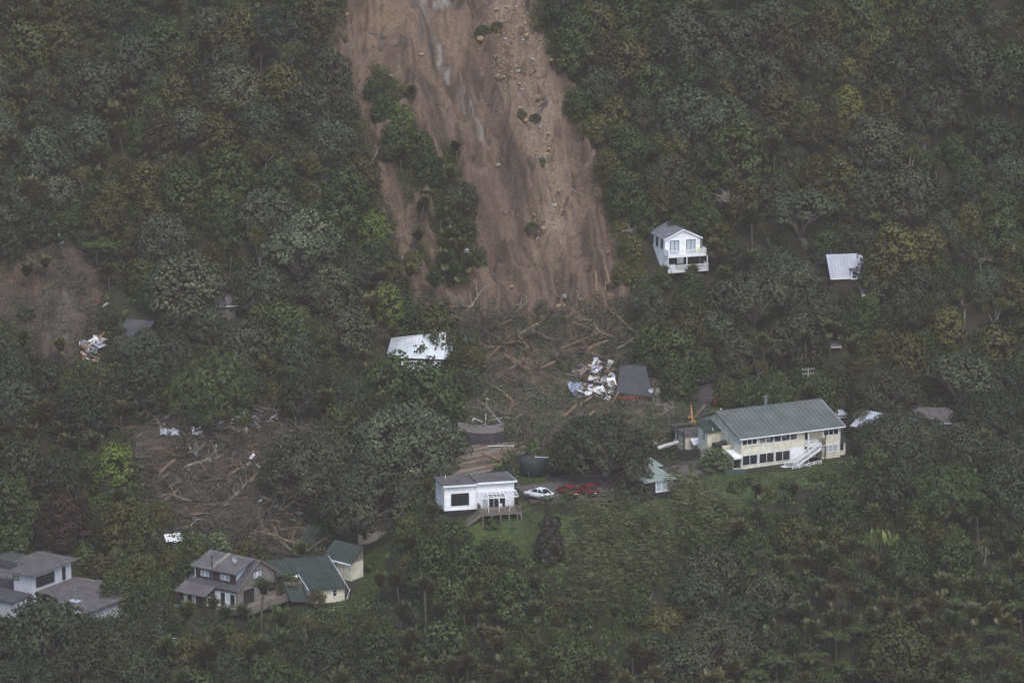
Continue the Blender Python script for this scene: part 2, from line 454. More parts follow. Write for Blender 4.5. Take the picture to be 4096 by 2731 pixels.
def grass_tint(X, Y, q):
    n = fbm(X / 3, Y / 3, 81, 4); n2 = fbm(X / .8, Y / .8, 82, 3)
    return mixc((.066, .092, .026), ((.044, .06, .019), sstep(.4, .62, n)), ((.095, .112, .036), sstep(.5, .68, n2) * .6))
gm_ = attrmat('lawn_grass', bump=.8, bscale=6)
for nm, P, lb in (('lawn', LAWN, 'green lawn on the bank below the lodge and cottage'), ('side_lawn', LAWN2, 'small dark lawn beside the green roofed wreck'),
                  ('tank_lawn', LAWN3, 'small grass strip beside the dark water tank'), ('garden_lawn', LAWN4, 'garden lawn behind the dormer house'),
                  ('back_lawn', LAWN5, 'grass strip behind the lodge roof'), ('lower_glade', LAWN6, 'little green glade below the reeds')):
    drape(nm, P, .5, .06, gm_, grass_tint, None, lb, 'lawn', 6)
def gravel_tint(X, Y, q):
    n = fbm(X / 2, Y / 2, 85, 4); r = vnoise(X / 9 + .3 * n, (Y + .25 * X) / .9, 86)
    return mixc((.105, .097, .09), ((.05, .043, .037), sstep(.38, .6, n)), ((.09, .078, .068), sstep(.5, .8, r)))
drape('car_park', GRAVEL, .4, .09, attrmat('wet_gravel', bump=.4, bscale=5), gravel_tint, None, 'muddy grey gravel car park and drive', 'car park', 5)
def clay_tint(X, Y, q):
    r = vnoise(X / 8 + 2 * fbm(X / 3, Y / 3, 90, 3), (Y - .7 * X) / .8, 91); n = fbm(X / 2, Y / 2, 92, 3)
    return mixc((.21, .175, .135), ((.08, .06, .045), sstep(.38, .7, r) * .85), ((.16, .11, .08), sstep(.5, .65, n)))
drape('clay_pad', CLAY, .3, .10, attrmat('raw_earth'), clay_tint, lambda X, Y, q: .25 * vnoise(X / 6, (Y - .7 * X) / .7, 95), 'tracked pale clay pad behind the white cottage', 'ground', 5)
drape('access_road', ROAD, .5, .08, attrmat('wet_gravel'), lambda X, Y, q: mixc((.06, .057, .055), ((.04, .037, .034), fbm(X / 2, Y / 2, 97, 3))), None, 'dark sealed lane climbing beside the fallen grey roof', 'road', 4)
# ================================================================= BUILDINGS
CREAM = mat('cream_wall', (.68, .64, .51), .8, .3, 1.0, .2)
WHITE = mat('white_paint', (.84, .84, .84), .6, .4, 1.1, .1)
WHITEW = mat('weathered_white', (.68, .68, .69), .75, .3, .9, .16)
GREENR = mat('green_roof_steel', (.115, .13, .122), .9, .03, .5, .14)
DGREENR = mat('dark_green_roof_steel', (.045, .060, .054), .9, .03, .7, .2)
PALEGR = mat('pale_green_roof_steel', (.27, .32, .28), .9, .03, .8, .1)
GREYR = mat('grey_roof_steel', (.17, .175, .18), .9, .03, .6, .2)
CHARR = mat('charcoal_roof_steel', (.075, .072, .08), .9, .03, .8, .15)
CHARR2 = mat('charcoal_ribbed_roof', (.12, .112, .112), .9, .03, .6, .18)
SILVR = mat('galvanised_roof', (.40, .41, .46), .9, .03, .5, .14)
BLACKW = mat('black_stained_wood', (.018, .018, .02), .7, .3, 3, .3)
DARKW = mat('dark_brown_board', (.045, .032, .026), .8, .25, 2, .3)
GREYW = mat('weathered_board', (.20, .175, .155), .85, .2, 2, .25)
DECKW = mat('deck_timber', (.17, .145, .12), .85, .2, 3, .3)
GLASS = mat('dark_glass', (.018, .02, .022), .12, .6)
CURT = mat('curtained_glass', (.42, .46, .48), .35, .5, 2, .12)
PALEG = mat('pale_blue_glass', (.36, .45, .50), .25, .5)
BLUEF = mat('blue_frame', (.035, .055, .11), .6, .4)
BLKF = mat('black_frame', (.02, .02, .022), .5, .4)
STEEL = mat('steel', (.30, .31, .32), .4, .5, 4, .2, metal=.6)
CONC = mat('concrete', (.24, .235, .22), .9, .2, 1.5, .2)
BROWNT = mat('brown_tile', (.10, .085, .078), .85, .2, 2, .3)
RUST = mat('rust_red', (.16, .05, .03), .85, .2, 2, .3)

def win(root, face, pos, a0, a1, z0, z1, cols=1, rows=1, fm=None, pm=None, fw=.07, off=.05):
    """window on a wall: face f (towards -y), l (towards -x), r (towards +x); pos = the wall plane"""
    fm = fm or WHITE; pm = pm or GLASS; b = MB()
    def bx(m, u0, u1, w0, w1, o0, o1):
        if face == 'f': m.box(u0, u1, pos - o1, pos - o0, w0, w1)
        elif face == 'l': m.box(pos - o1, pos - o0, u0, u1, w0, w1)
        else: m.box(pos + o0, pos + o1, u0, u1, w0, w1)
    bx(b, a0, a1, z0 - fw, z0, .003, off + .02); bx(b, a0, a1, z1, z1 + fw, .003, off)
    bx(b, a0 - fw, a0, z0 - fw, z1 + fw, .003, off - .003); bx(b, a1, a1 + fw, z0 - fw, z1 + fw, .003, off - .003)
    for i in range(1, cols): u = a0 + (a1 - a0) * i / cols; bx(b, u - fw * .4, u + fw * .4, z0, z1, .003, off - .004)
    for i in range(1, rows): w = z0 + (z1 - z0) * i / rows; bx(b, a0, a1, w - fw * .3, w + fw * .3, .003, off - .008)
    f = part(root, 'window', b, fm)
    for i in range(cols):
        p = MB(); bx(p, a0 + (a1 - a0) * i / cols + .004, a0 + (a1 - a0) * (i + 1) / cols - .004, z0 + .002, z1 - .002, .005, .02)
        part(f, 'pane', p, pm[i % len(pm)] if isinstance(pm, (list, tuple)) else pm)
    return f
def sheets(root, a, b, c, d, m, n, t=.05, name='roof_sheet', lip=.035, lab=None):
    """roof of n long sheets side by side from eave a-b up to ridge d-c, each with a folded rib"""
    a, b, c, d = map(Vector, (a, b, c, d))
    nn = (b - a).cross(d - a).normalized()
    if nn.z < 0: nn = -nn
    rf = MB().slab(a - nn * .02, b - nn * .02, c - nn * .02, d - nn * .02, t)
    rf = part(root, 'roof', rf, m)
    for i in range(n):
        k0, k1 = (i + .02) / n, (i + .98) / n
        p, q, r, s = a.lerp(b, k0), a.lerp(b, k1), d.lerp(c, k1), d.lerp(c, k0)
        e = MB().slab(p + nn * .012, q + nn * .012, r + nn * .012, s + nn * .012, .028)
        w = (q - p) * min(.5, .06 / max(.01, (q - p).length))
        e.hexa([p + nn * .01, p + w + nn * .01, s + w + nn * .01, s + nn * .01, p + nn * (.01 + lip), p + w + nn * (.01 + lip), s + w + nn * (.01 + lip), s + nn * (.01 + lip)])
        part(rf, name, e, m)
    return rf
def boards(mb, face, pos, a0, a1, z0, z1, st=.2):
    """lapped weatherboards: thin wedges on a wall"""
    z = z0
    while z < z1 - .01:
        w = min(z + st, z1)
        if face == 'f': mb.hexa([(a0, pos - .035, z), (a1, pos - .035, z), (a1, pos, z), (a0, pos, z), (a0, pos - .012, w), (a1, pos - .012, w), (a1, pos, w), (a0, pos, w)])
        elif face == 'l': mb.hexa([(pos - .035, a0, z), (pos, a0, z), (pos, a1, z), (pos - .035, a1, z), (pos - .012, a0, w), (pos, a0, w), (pos, a1, w), (pos - .012, a1, w)])
        else: mb.hexa([(pos, a0, z), (pos + .035, a0, z), (pos + .035, a1, z), (pos, a1, z), (pos, a0, w), (pos + .012, a0, w), (pos + .012, a1, w), (pos, a1, w)])
        z = w
    return mb
BAL = {}
def railing(root, p, q, h, m, st=.14, bw=.045, posts=2.0, base=True):
    """handrail, bottom rail, posts and balusters between two floor points"""
    p, q = Vector(p), Vector(q); L = (q - p).length; up = Vector((0, 0, h))
    rl = part(root, 'handrail', MB().beam(p + up, q + up, .1, .06), m)
    if base: part(rl, 'bottom_rail', MB().beam(p + Vector((0, 0, .1)), q + Vector((0, 0, .1)), .05, .07), m)
    n = max(1, round(L / posts))
    for i in range(n + 1):
        c = p.lerp(q, i / n); part(rl, 'rail_post', MB().box(c.x - .05, c.x + .05, c.y - .05, c.y + .05, c.z, c.z + h - .032), m)
    key = (m.name, round(h, 2), bw)
    if key not in BAL: BAL[key] = MB().box(-bw / 2, bw / 2, -bw / 2, bw / 2, .12, h - .034).mesh('baluster', m)
    k = max(2, int(L / st))
    for i in range(1, k): link('baluster', BAL[key], rl, p.lerp(q, i / k))
    return rl
def flue(root, x, y, z0, z1, r=.11, m=None):
    f = part(root, 'flue', MB().tube([(x, y, z0), (x, y, z1)], r, 10), m or STEEL)
    part(f, 'flue_cowl', MB().tube([(x, y, z1), (x, y, z1 + .12), (x, y, z1 + .2)], [r * 1.2, r * 1.9, r * .6], 10), m or STEEL)
def dish(root, p, r=.4, rz=0):
    b = MB(); n = 14; x, y, z = p
    b.v.append((x, y + .12, z)); 
    for k in range(n): a = 2 * math.pi * k / n; b.v.append((x + r * math.cos(a), y - .02, z + r * math.sin(a)))
    for k in range(n): b.f.append((0, 1 + k, 1 + (k + 1) % n))
    d = part(root, 'satellite_dish', b, mat('dish_grey', (.42, .43, .45), .5, .4))
    part(d, 'dish_mast', MB().tube([(x, y + .13, z), (x, y + .3, z - .2), (x, y + .3, z - .75)], .03, 6), STEEL)
    part(d, 'dish_arm', MB().tube([(x, y + .08, z - .3), (x - .45, y - .5, z - .1)], .02, 5), STEEL)

def inframe(root, x, y, z):
    c, s = math.cos(root.rotation_euler.z), math.sin(root.rotation_euler.z); l = root.location
    return (l.x + x * c - y * s, l.y + x * s + y * c, l.z + z)
# ---- the lodge --------------------------------------------------------------------------------
LG = thing('lodge', 'long cream two-storey lodge with green steel roof and white outside stair', 'building', A_LODGE, R_(26))
W_, DP = 16.66, 7.0
b = MB(); b.box(0, 4.10, 0, DP, -.4, 4.5); b.box(4.10, 9.5, 1.8, DP, 2.3, 4.5); b.box(4.1, 9.5, 0, DP, -.4, 2.3); b.box(4.10, 9.5, 0, .12, 2.302, 3.45)
b.box(9.5, 10.7, 0, DP, -.4, 4.5); b.box(10.7, 13.7, 1.3, DP, -.4, 4.5); b.box(13.7, W_, 0, DP, -.4, 4.5)
LGW = part(LG, 'wall', b, CREAM)
for x0 in (0, W_ - .14): part(LG, 'gable_wall', MB().prism([(0, 4.502), (DP, 4.502), (DP, 7.1), (0, 4.75)], x0, x0 + .14, 'x'), CREAM)
# back block under the high side of the roof
part(LG, 'back_wall', MB().box(.0, W_ - .4, DP + .002, 11.8, -.4, 5.0), CREAM); part(LG, 'gable_wall', MB().prism([(DP + .003, 5.002), (11.8, 5.002), (11.8, 5.2), (DP + .003, 7.05)], 0, .14, 'x'), CREAM)
r_a, r_b, r_c, r_d = (-.65, -.45, 4.72), (W_ + .75, -.45, 4.72), (W_ + .75, 6.9, 7.25), (-.65, 6.9, 7.25)
sheets(LG, r_a, r_b, r_c, r_d, GREENR, 24, .12, lip=.03)
part(LG, 'rear_roof', MB().slab((-.65, 6.93, 7.2), (W_ + .75, 6.93, 7.2), (W_ + .75, 12.2, 5.2), (-.65, 12.2, 5.2), .1), GREENR)
part(LG, 'ridge_cap', MB().tube([(-.66, 6.92, 7.27), (W_ + .76, 6.92, 7.27)], .09, 6), GREENR)
part(LG, 'gutter', MB().box(-.6, W_ + .7, -.6, -.46, 4.58, 4.7), WHITE)
part(LG, 'barge_board', MB().beam((-.67, -.45, 4.63), (-.67, 6.9, 7.16), .04, .2), GREENR)
part(LG, 'barge_board', MB().beam((W_ + .77, -.45, 4.63), (W_ + .77, 6.9, 7.16), .04, .2), WHITE)
for x in (2.85, W_ + .02):
    part(LG, 'downpipe', MB().tube([(x, -.53, 4.6), (x, -.1, 4.35), (x, -.1, -.3)], .05, 6), WHITE)
win(LG, 'f', 0, .15, 2.55, 3.62, 4.32, 3, 1, WHITE, GLASS, .13)
win(LG, 'l', 0, .15, 1.0, 3.62, 4.32, 2, 1, WHITE, CURT, .08); win(LG, 'l', 0, 1.25, 2.2, 3.62, 4.32, 2, 1, WHITE, CURT, .08)
win(LG, 'f', 0, 3.1, 4.0, 3.62, 4.3, 1, 1, CREAM, mat('grey_blind', (.18, .18, .17), .6))
win(LG, 'f', 1.8, 4.4, 5.3, 3.35, 4.35, 2, 1, WHITE, GLASS); win(LG, 'f', 1.8, 5.9, 7.0, 3.35, 4.35, 2, 1, WHITE, GLASS); win(LG, 'f', 1.8, 8.7, 9.35, 3.3, 4.35, 2, 2, BLKF, GLASS)
for x in (4.14, 5.45, 6.75, 8.2, 9.46):
    part(LG, 'verandah_post', MB().box(x - .07, x + .07, .001, .14, 3.452, 4.5), WHITE)
part(LG, 'sill_cap', MB().box(4.1, 9.5, -.03, .15, 3.453, 3.5), WHITE)
s = part(LG, 'sofa', MB().box(6.9, 8.0, 1.0, 1.5, 2.31, 3.6).box(6.9, 8.0, 1.35, 1.6, 3.6, 3.85), mat('grey_fabric', (.16, .16, .17), .9))
part(LG, 'belt_board', MB().box(2.9, 9.5, -.03, 0, 2.26, 2.34), WHITEW); part(LG, 'belt_board', MB().box(13.7, W_, -.03, 0, 2.28, 2.38), WHITE)
for x0, x1 in ((.22, 2.62), (3.05, 5.45), (5.78, 8.15)):
    win(LG, 'f', 0, x0, x1, .55, 1.95, 2, 1, WHITEW, GLASS, .1)
part(LG, 'stair_wall_panel', MB().box(8.3, 10.7, -.04, -.002, .5, 2.25), WHITE)
win(LG, 'f', 0, 13.95, 16.4, 3.55, 4.3, 3, 1, WHITE, GLASS, .13); win(LG, 'f', 0, 13.95, 16.35, .95, 1.95, 3, 1, WHITE, CURT, .13)
d = part(LG, 'door', MB().box(11.2, 12.0, 1.22, 1.298, 2.4, 4.25), WHITE); part(d, 'door_glass', MB().box(11.32, 11.88, 1.2, 1.22, 2.9, 4.15), GLASS)
d = part(LG, 'door', MB().box(11.4, 12.2, 1.22, 1.298, .05, 1.95), DARKW)
lw = part(LG, 'landing', MB().box(10.7, 13.69, -1.15, 1.298, 2.28, 2.4), WHITEW)
for x in (10.75, 12.2, 13.62): part(LG, 'landing_post', MB().box(x - .06, x + .06, -1.12, -1.0, -.4, 4.4 if x != 12.2 else 2.28), WHITE if x < 11 else DARKW)
xr = part(LG, 'cross_rail', MB().beam((10.8, -1.1, 3.3), (12.3, -1.1, 3.3), .07).beam((10.8, -1.1, 2.45), (12.3, -1.1, 2.45), .06).beam((10.8, -1.1, 2.48), (11.55, -1.1, 3.28), .05).beam((10.8, -1.08, 3.28), (11.55, -1.08, 2.48), .05)
          .beam((11.55, -1.1, 2.48), (12.3, -1.1, 3.28), .05).beam((11.55, -1.08, 3.28), (12.3, -1.08, 2.48), .05), WHITE)
sc_ = MB()
for i in range(9): sc_.box(12.75 + i * .1, 12.83 + i * .1, -1.14, -1.1, 2.1, 3.5)
part(LG, 'slat_screen', sc_, DECKW)
st = part(LG, 'stair', MB().beam((12.4, -1.05, 2.2), (8.3, -1.05, .0), .06, .26).beam((12.4, -2.05, 2.2), (8.3, -2.05, .0), .06, .26), WHITE)
for i in range(13):
    t = (i + .5) / 13; x = 12.4 - 4.1 * t; z = 2.3 - 2.3 * t; part(st, 'tread', MB().box(x - .16, x + .16, -2.02, -1.08, z - .04, z), GREYW)
for y in (-1.05, -2.08): railing(st, (12.3, y, 2.25), (8.3, y, .05), .9, WHITE, .2, .05, 2.2)
part(LG, 'lower_landing', MB().box(6.0, 8.4, -2.3, -1.0, -.25, .02), WHITEW); railing(LG, (6.0, -2.3, .02), (8.2, -2.3, .02), .85, WHITE, .2, .05, 1.5)
rp = part(LG, 'ramp', MB().slab((6.2, -4.0, -.25), (11.8, -3.1, -.05), (11.8, -2.35, -.05), (6.2, -2.9, -.25), .15), GREYW)
for k in (.3, .55, .8): part(rp, 'ramp_rail', MB().beam((6.3, -3.98, -.25 + k), (11.8, -3.1, -.05 + k), .04, .08), WHITE)
for i in range(5): x = 6.35 + i * 1.35; y = -4.02 + .217 * i; part(rp, 'ramp_post', MB().box(x - .05, x + .05, y - .05, y + .05, -.6, .7), WHITE)
part(LG, 'porch_canopy', MB().slab((-1.4, -.2, 1.95), (-.02, -.2, 2.0), (-.02, 2.4, 2.5), (-1.4, 2.4, 2.45), .08), WHITE); part(LG, 'canopy_fascia', MB().box(-1.42, -.02, -.26, -.205, 1.65, 1.98), WHITE)
part(LG, 'porch_wall', MB().box(-1.25, -.004, .3, 3.0, -.4, 1.9), CREAM); win(LG, 'f', .3, -1.1, -.15, .3, 1.5, 2, 1, BLKF, GLASS)
part(LG, 'flat_roof', MB().box(-1.5, -.004, 3.2, 6.3, 2.2, 2.75), mat('dark_membrane', (.035, .037, .037), .8)); part(LG, 'parapet', MB().box(-1.55, -.01, 3.05, 3.199, 1.2, 3.0), CREAM)
part(LG, 'roof_tarpaulin', MB().tube([(-1.3, 4.2, 2.75), (-1.0, 4.3, 3.2), (-.5, 4.3, 3.15), (-.2, 4.4, 2.8)], [.2, .4, .4, .2], 8), DGREENR)
part(LG, 'wing_wall', MB().box(-2.15, -.004, 6.5, 9.4, -.4, 4.55), CREAM)
sheets(LG, (-2.5, 6.1, 4.45), (.0, 6.1, 4.45), (.0, 9.6, 5.4), (-2.5, 9.6, 5.4), DGREENR, 6, .1)
win(LG, 'l', -2.15, 7.2, 8.0, 2.9, 4.2, 2, 4, WHITE, GLASS, .06)
part(LG, 'vent_pipe', MB().tube([(-1.35, 6.35, 2.6), (-1.35, 6.35, 5.0)], .05, 6), CREAM)
flue(LG, 8.4, 7.8, 6.6, 8.3, .22)
part(LG, 'side_wall', MB().box(W_ + .002, W_ + 1.6, .9, 4.5, -.4, 2.1), CREAM)
sheets(LG, (W_ + .01, .6, 2.1), (W_ + 1.9, .6, 2.1), (W_ + 1.9, 4.6, 3.1), (W_ + .01, 4.6, 3.1), DGREENR, 5, .08); win(LG, 'f', .9, W_ + .35, W_ + 1.25, .7, 1.8, 1, 1, WHITE, GLASS)
part(LG, 'garden_hose', MB().tube([(14.2 + .22 * math.cos(a), -.08, .75 + .3 * math.sin(a)) for a in np.linspace(0, 6.2, 12)], .025, 5), BLKF)
# black annex with pergola rail on its flat roof
AN = thing('black_annex', 'black-posted flat-roofed annex with cream wall left of the lodge', 'building', inframe(LG, -2.95, 12.2, 0), R_(26), None, (.76, .76, 1))
part(AN, 'wall', MB().box(.4, 4.6, .3, 4.6, -.3, 2.6), CREAM); part(AN, 'back_wall', MB().box(.2, 4.6, 4.602, 5.6, -.3, 2.9), BLACKW)
sheets(AN, (-.2, -.1, 2.65), (4.9, -.1, 2.65), (4.9, 5.2, 2.8), (-.2, 5.2, 2.8), CHARR2, 14, .12)
for x, y in ((-.15, -.05), (-.15, 2.5), (-.15, 5.2), (2.4, 5.2), (4.9, 5.2)): part(AN, 'post', MB().box(x - .08, x + .08, y - .08, y + .08, -.3, 3.4), BLACKW)
for z in (2.95, 3.35): part(AN, 'roof_rail', MB().beam((-.15, -.1, z), (-.15, 5.2, z), .06, .12).beam((-.15, 5.2, z), (4.9, 5.2, z), .06, .12), BLACKW if z < 3 else STEEL)
part(AN, 'vent', MB().box(1.4, 1.7, .27, .298, 1.7, 1.95), GREYW); part(AN, 'vent', MB().box(3.2, 3.5, .27, .298, 1.7, 1.95), GREYW)
part(AN, 'awning', MB().slab((.9, -2.2, 1.5), (3.9, -2.2, 1.5), (4.2, -.12, 2.1), (1.2, -.12, 2.1), .05), WHITE)
fc = thing('black_fence', 'black timber fence between the annex and the gravel drive', 'fence', inframe(LG, -7.5, 8.3, 0), R_(11))
for i in range(15): part(fc, 'paling', MB().box(i * .31, i * .31 + .295, 0, .04, -.2, 1.75), BLACKW)
part(fc, 'fence_rail', MB().box(0, 4.6, .045, .1, 1.2, 1.3), BLACKW)

# ---- white cottage ------------------------------------------------------------------------------
CT = thing('white_cottage', 'white weatherboard cottage with pergola deck beside the parked cars', 'house', A_COTT, R_(14))
b = MB(); b.box(0, 4.7, .3, 5.6, 0, 3.45); b.box(0, 4.7, .12, .299, 0, 3.72); b.box(4.701, 10.2, .2, 5.6, 0, 3.6); b.box(4.701, 10.2, 0, .199, 0, 3.9)
CW = part(CT, 'wall', b, WHITE)
part(CT, 'weatherboards', boards(boards(MB(), 'f', .118, .0, 4.66, .05, 3.7), 'f', -.002, 4.7, 10.2, .05, 3.9), WHITE)
part(CT, 'corner_board', MB().box(4.64, 4.74, -.06, .05, 0, 3.9), WHITE); part(CT, 'corner_board', MB().box(10.14, 10.24, -.06, .04, 0, 3.9), WHITE)
part(CT, 'foundation', MB().box(.2, 10, .3, 5.4, -1.4, -.002), BLACKW)
sheets(CT, (-.3, -.35, 3.82), (4.75, -.35, 3.82), (4.75, 5.9, 3.6), (-.3, 5.9, 3.6), CHARR2, 8, .1)
sheets(CT, (4.76, -.5, 4.02), (10.55, -.5, 4.02), (10.55, 5.9, 3.72), (4.76, 5.9, 3.72), CHARR2, 9, .1)
part(CT, 'fascia', MB().box(-.3, 4.74, -.4, -.352, 3.6, 3.84), WHITE); part(CT, 'fascia', MB().box(4.76, 10.55, -.56, -.502, 3.78, 4.05), WHITE); part(CT, 'fascia', MB().beam((10.57, -.5, 3.93), (10.57, 5.9, 3.63), .04, .22), WHITE)
win(CT, 'f', .08, 1.05, 3.55, .8, 2.45, 3, 1, BLKF, GLASS, .07)
win(CT, 'f', -.04, 5.6, 8.9, .05, 2.05, 4, 1, WHITE, [CURT, GLASS, GLASS, GLASS], .07)
part(CT, 'vent_pipe', MB().tube([(1.2, 4.5, 3.6), (1.2, 4.5, 4.1)], .05, 6), WHITE)
dk = part(CT, 'deck', MB().box(4.8, 10.7, -3.0, -.07, -.22, -.05), DECKW)
for x in (4.95, 6.3, 7.55, 8.8, 10.0, 10.6): part(dk, 'deck_post', MB().box(x - .08, x + .08, -2.95, -2.8, -2.4, -.222), DECKW)
railing(dk, (4.85, -2.95, -.05), (10.65, -2.95, -.05), 1.05, DECKW, .17, .07, 1.9); railing(dk, (10.65, -2.95, -.05), (10.65, -.2, -.05), 1.05, DECKW, .17, .07, 1.4); railing(dk, (4.85, -1.9, -.05), (4.85, -.2, -.05), 1.05, DECKW, .17, .07, 1.7)
st = part(CT, 'steps', MB().beam((4.8, -2.9, -.1), (2.6, -2.9, -1.6), .06, .25).beam((4.8, -1.9, -.1), (2.6, -1.9, -1.6), .06, .25), DECKW)
for i in range(8): t = (i + .5) / 8; part(st, 'tread', MB().box(4.8 - 2.2 * t - .14, 4.8 - 2.2 * t + .14, -2.87, -1.93, -.1 - 1.5 * t, -.06 - 1.5 * t), DECKW)
railing(st, (4.75, -2.92, -.05), (2.6, -2.92, -1.5), 1.0, DECKW, .2, .06, 2.2)
pg = part(CT, 'pergola_beam', MB().beam((4.75, -2.0, 2.1), (10.45, -2.0, 2.1), .08, .16).beam((4.75, -.1, 2.5), (10.45, -.1, 2.5), .06, .14), WHITE)
for i in range(10): x = 4.85 + i * .61; part(pg, 'rafter', MB().beam((x, -.05, 2.55), (x, -2.3, 2.12), .06, .12), WHITE)
for y, z in ((-.6, 2.5), (-1.2, 2.38), (-1.75, 2.26)): part(pg, 'batten', MB().beam((4.75, y, z + .05), (10.45, y, z + .05), .05, .05), WHITE)
for x in (6.0, 7.55, 9.1): part(pg, 'pergola_post', MB().box(x - .055, x + .055, -2.05, -1.95, -.05, 2.02), WHITE); part(pg, 'brace', MB().beam((x, -2.0, 1.65), (x - .4, -2.0, 2.05), .06), WHITE)
lt = MB()
for i in range(9): lt.beam((10.3, -.3 - i * .2, -.05), (10.3, -1.1 - i * .2, 2.3), .03).beam((10.33, -1.1 - i * .2, -.05), (10.33, -.3 - i * .2, 2.3), .03)
part(CT, 'lattice_screen', lt, BLACKW)

# ---- small black shed with pale roof ---------------------------------------------------------------
SH = thing('black_shed', 'small black shed with pale green roof and white window under the tree', 'shed', A_SHED, R_(27))
b = MB(); b.box(-1.6, 3.0, 0, 6.2, -.35, 2.35); boards(b, 'f', -.003, -1.6, 3.0, -.3, 2.3, .18); boards(b, 'r', 3.002, 0, 6.2, -.3, 2.3, .18); part(SH, 'wall', b, BLACKW)
sheets(SH, (-1.9, -.35, 2.4), (3.3, -.35, 2.4), (3.3, 6.4, 2.75), (-1.9, 6.4, 2.75), PALEGR, 9, .1)
win(SH, 'f', -.02, .15, 2.7, .75, 2.05, 3, 1, WHITE, CURT, .13, .08)
part(SH, 'wall', MB().box(2.0, 4.6, 6.8, 10.0, -.35, 2.5), BLACKW); sheets(SH, (1.6, 6.45, 2.55), (4.9, 6.45, 2.55), (4.9, 10.3, 2.85), (1.6, 10.3, 2.85), PALEGR, 6, .1); win(SH, 'f', 6.8, 3.3, 4.0, 1.3, 1.9, 1, 1, WHITE, CURT)
part(SH, 'plinth', MB().box(-1.8, 2.9, -1.5, -.045, -.75, -.38), CONC); part(SH, 'barge_board', MB().beam((3.32, -.35, 2.33), (3.32, 6.4, 2.68), .04, .16), WHITE)

# ---- water tank ------------------------------------------------------------------------------------
tp = hit(2133, 1901)
TK = thing('water_tank', 'dark green round concrete water tank beside the gravel drive', 'water tank', (tp[0], tp[1], hz(tp[0], tp[1]) - .1), 0)
TKM = mat('tank_green', (.022, .034, .032), .6, .35, 1.5, .3)
part(TK, 'tank_wall', MB().tube([(0, 0, 0), (0, 0, 2.55), (0, 0, 2.7)], [1.95, 1.95, 1.9], 40), TKM, True)
part(TK, 'tank_lid', MB().tube([(0, 0, 2.702), (0, 0, 2.78), (0, 0, 2.9)], [1.92, 1.85, .2], 40), mat('tank_lid_dusty', (.055, .055, .06), .8, .2, 2, .5, col2=(.03, .03, .033)), True)
part(TK, 'inlet_pipe', MB().tube([(.3, -.2, 2.95), (2.4, -.4, 2.92)], .04, 6), WHITE); part(TK, 'inlet_valve', MB().tube([(.3, -.2, 2.9), (.3, -.2, 3.06)], .08, 8), mat('yellow_plastic', (.65, .6, .06), .5))
part(TK, 'tank_gauge', MB().tube([(-.7, -1.86, .1), (-.7, -1.86, 1.0)], .03, 5), STEEL)

# ---- white two-storey house on the slope ---------------------------------------------------------------
hp = hit(2659, 1078, 2.0)
WH = thing('white_hillside_house', 'white two-storey gabled house with two railed balconies on the slope', 'house', hp, R_(18))
gz_ = hz(hp[0], hp[1]) - hp[2]
b = MB().box(0, 6.05, 0, 6.6, 0, 5.0)
for y0 in (0, 6.5): part(WH, 'gable_wall', MB().prism([(0, 5.002), (6.05, 5.002), (3.02, 6.32)], y0, y0 + .1), WHITE)
part(WH, 'wall', b, WHITE)
bt = MB()
for i in range(16): bt.box(i * .42 - .02, i * .42 + .02, -.025, -.001, 2.5, 5.0)
part(WH, 'cover_battens', bt, WHITE)
bt = MB()
for i in range(16): bt.box(-.03, -.001, i * .42 - .02, i * .42 + .02, 0, 5.0)
part(WH, 'cover_battens', bt, WHITEW)
sheets(WH, (-.3, -.25, 4.88), (-.3, 6.8, 4.88), (3.02, 6.8, 6.42), (3.02, -.25, 6.42), GREYR, 9, .08); sheets(WH, (6.35, -.25, 4.88), (6.35, 6.8, 4.88), (3.03, 6.8, 6.42), (3.03, -.25, 6.42), GREYR, 9, .08)
part(WH, 'barge_board', MB().beam((-.3, -.28, 4.84), (3.02, -.28, 6.38), .04, .16), WHITE); part(WH, 'barge_board', MB().beam((6.35, -.285, 4.84), (3.02, -.285, 6.38), .04, .16), WHITE)
win(WH, 'f', -.01, .95, 2.3, 2.6, 4.55, 2, 1, BLUEF, CURT, .1, .07); win(WH, 'f', -.01, 3.75, 5.1, 2.6, 4.55, 2, 1, BLUEF, CURT, .1, .07)
for y in (1.0, 3.2, 5.4): win(WH, 'l', -.02, y, y + .8, 3.2, 4.6, 1, 1, BLKF, GLASS, .08)
win(WH, 'f', 0, .6, 2.0, .9, 2.1, 2, 1, BLKF, GLASS, .08); win(WH, 'f', 0, 3.3, 5.9, .05, 2.1, 3, 1, BLKF, GLASS, .08)
part(WH, 'downpipe', MB().tube([(-.12, 1.9, 4.9), (-.12, 1.9, 0)], .05, 6), WHITE)
b1 = part(WH, 'upper_balcony', MB().box(-.1, 6.5, -1.7, -.03, 2.2, 2.42), WHITE); b2 = part(WH, 'lower_deck', MB().box(-.1, 6.8, -1.9, -.002, -.25, -.02), WHITEW)
railing(b1, (-.05, -1.65, 2.42), (6.45, -1.65, 2.42), .95, WHITE, .16, .06, 3.2); railing(b1, (6.45, -1.65, 2.42), (6.45, -.05, 2.42), .95, WHITE, .16, .06, 1.6); railing(b1, (-.05, -1.65, 2.42), (-.05, -.05, 2.42), .95, WHITE, .16, .06, 1.6)
railing(b2, (-.05, -1.85, -.02), (6.75, -1.85, -.02), .95, WHITE, .16, .06, 3.4); railing(b2, (6.75, -1.85, -.02), (6.75, -.05, -.02), .95, WHITE, .16, .06, 1.8)
for x in (-.02, 3.2, 6.7): part(WH, 'balcony_post', MB().box(x - .06, x + .06, -1.62, -1.5, -.02, 2.2), WHITE); part(WH, 'pile', MB().box(x - .08, x + .08, -1.7, -1.5, gz_ - .5, -.252), DARKW)
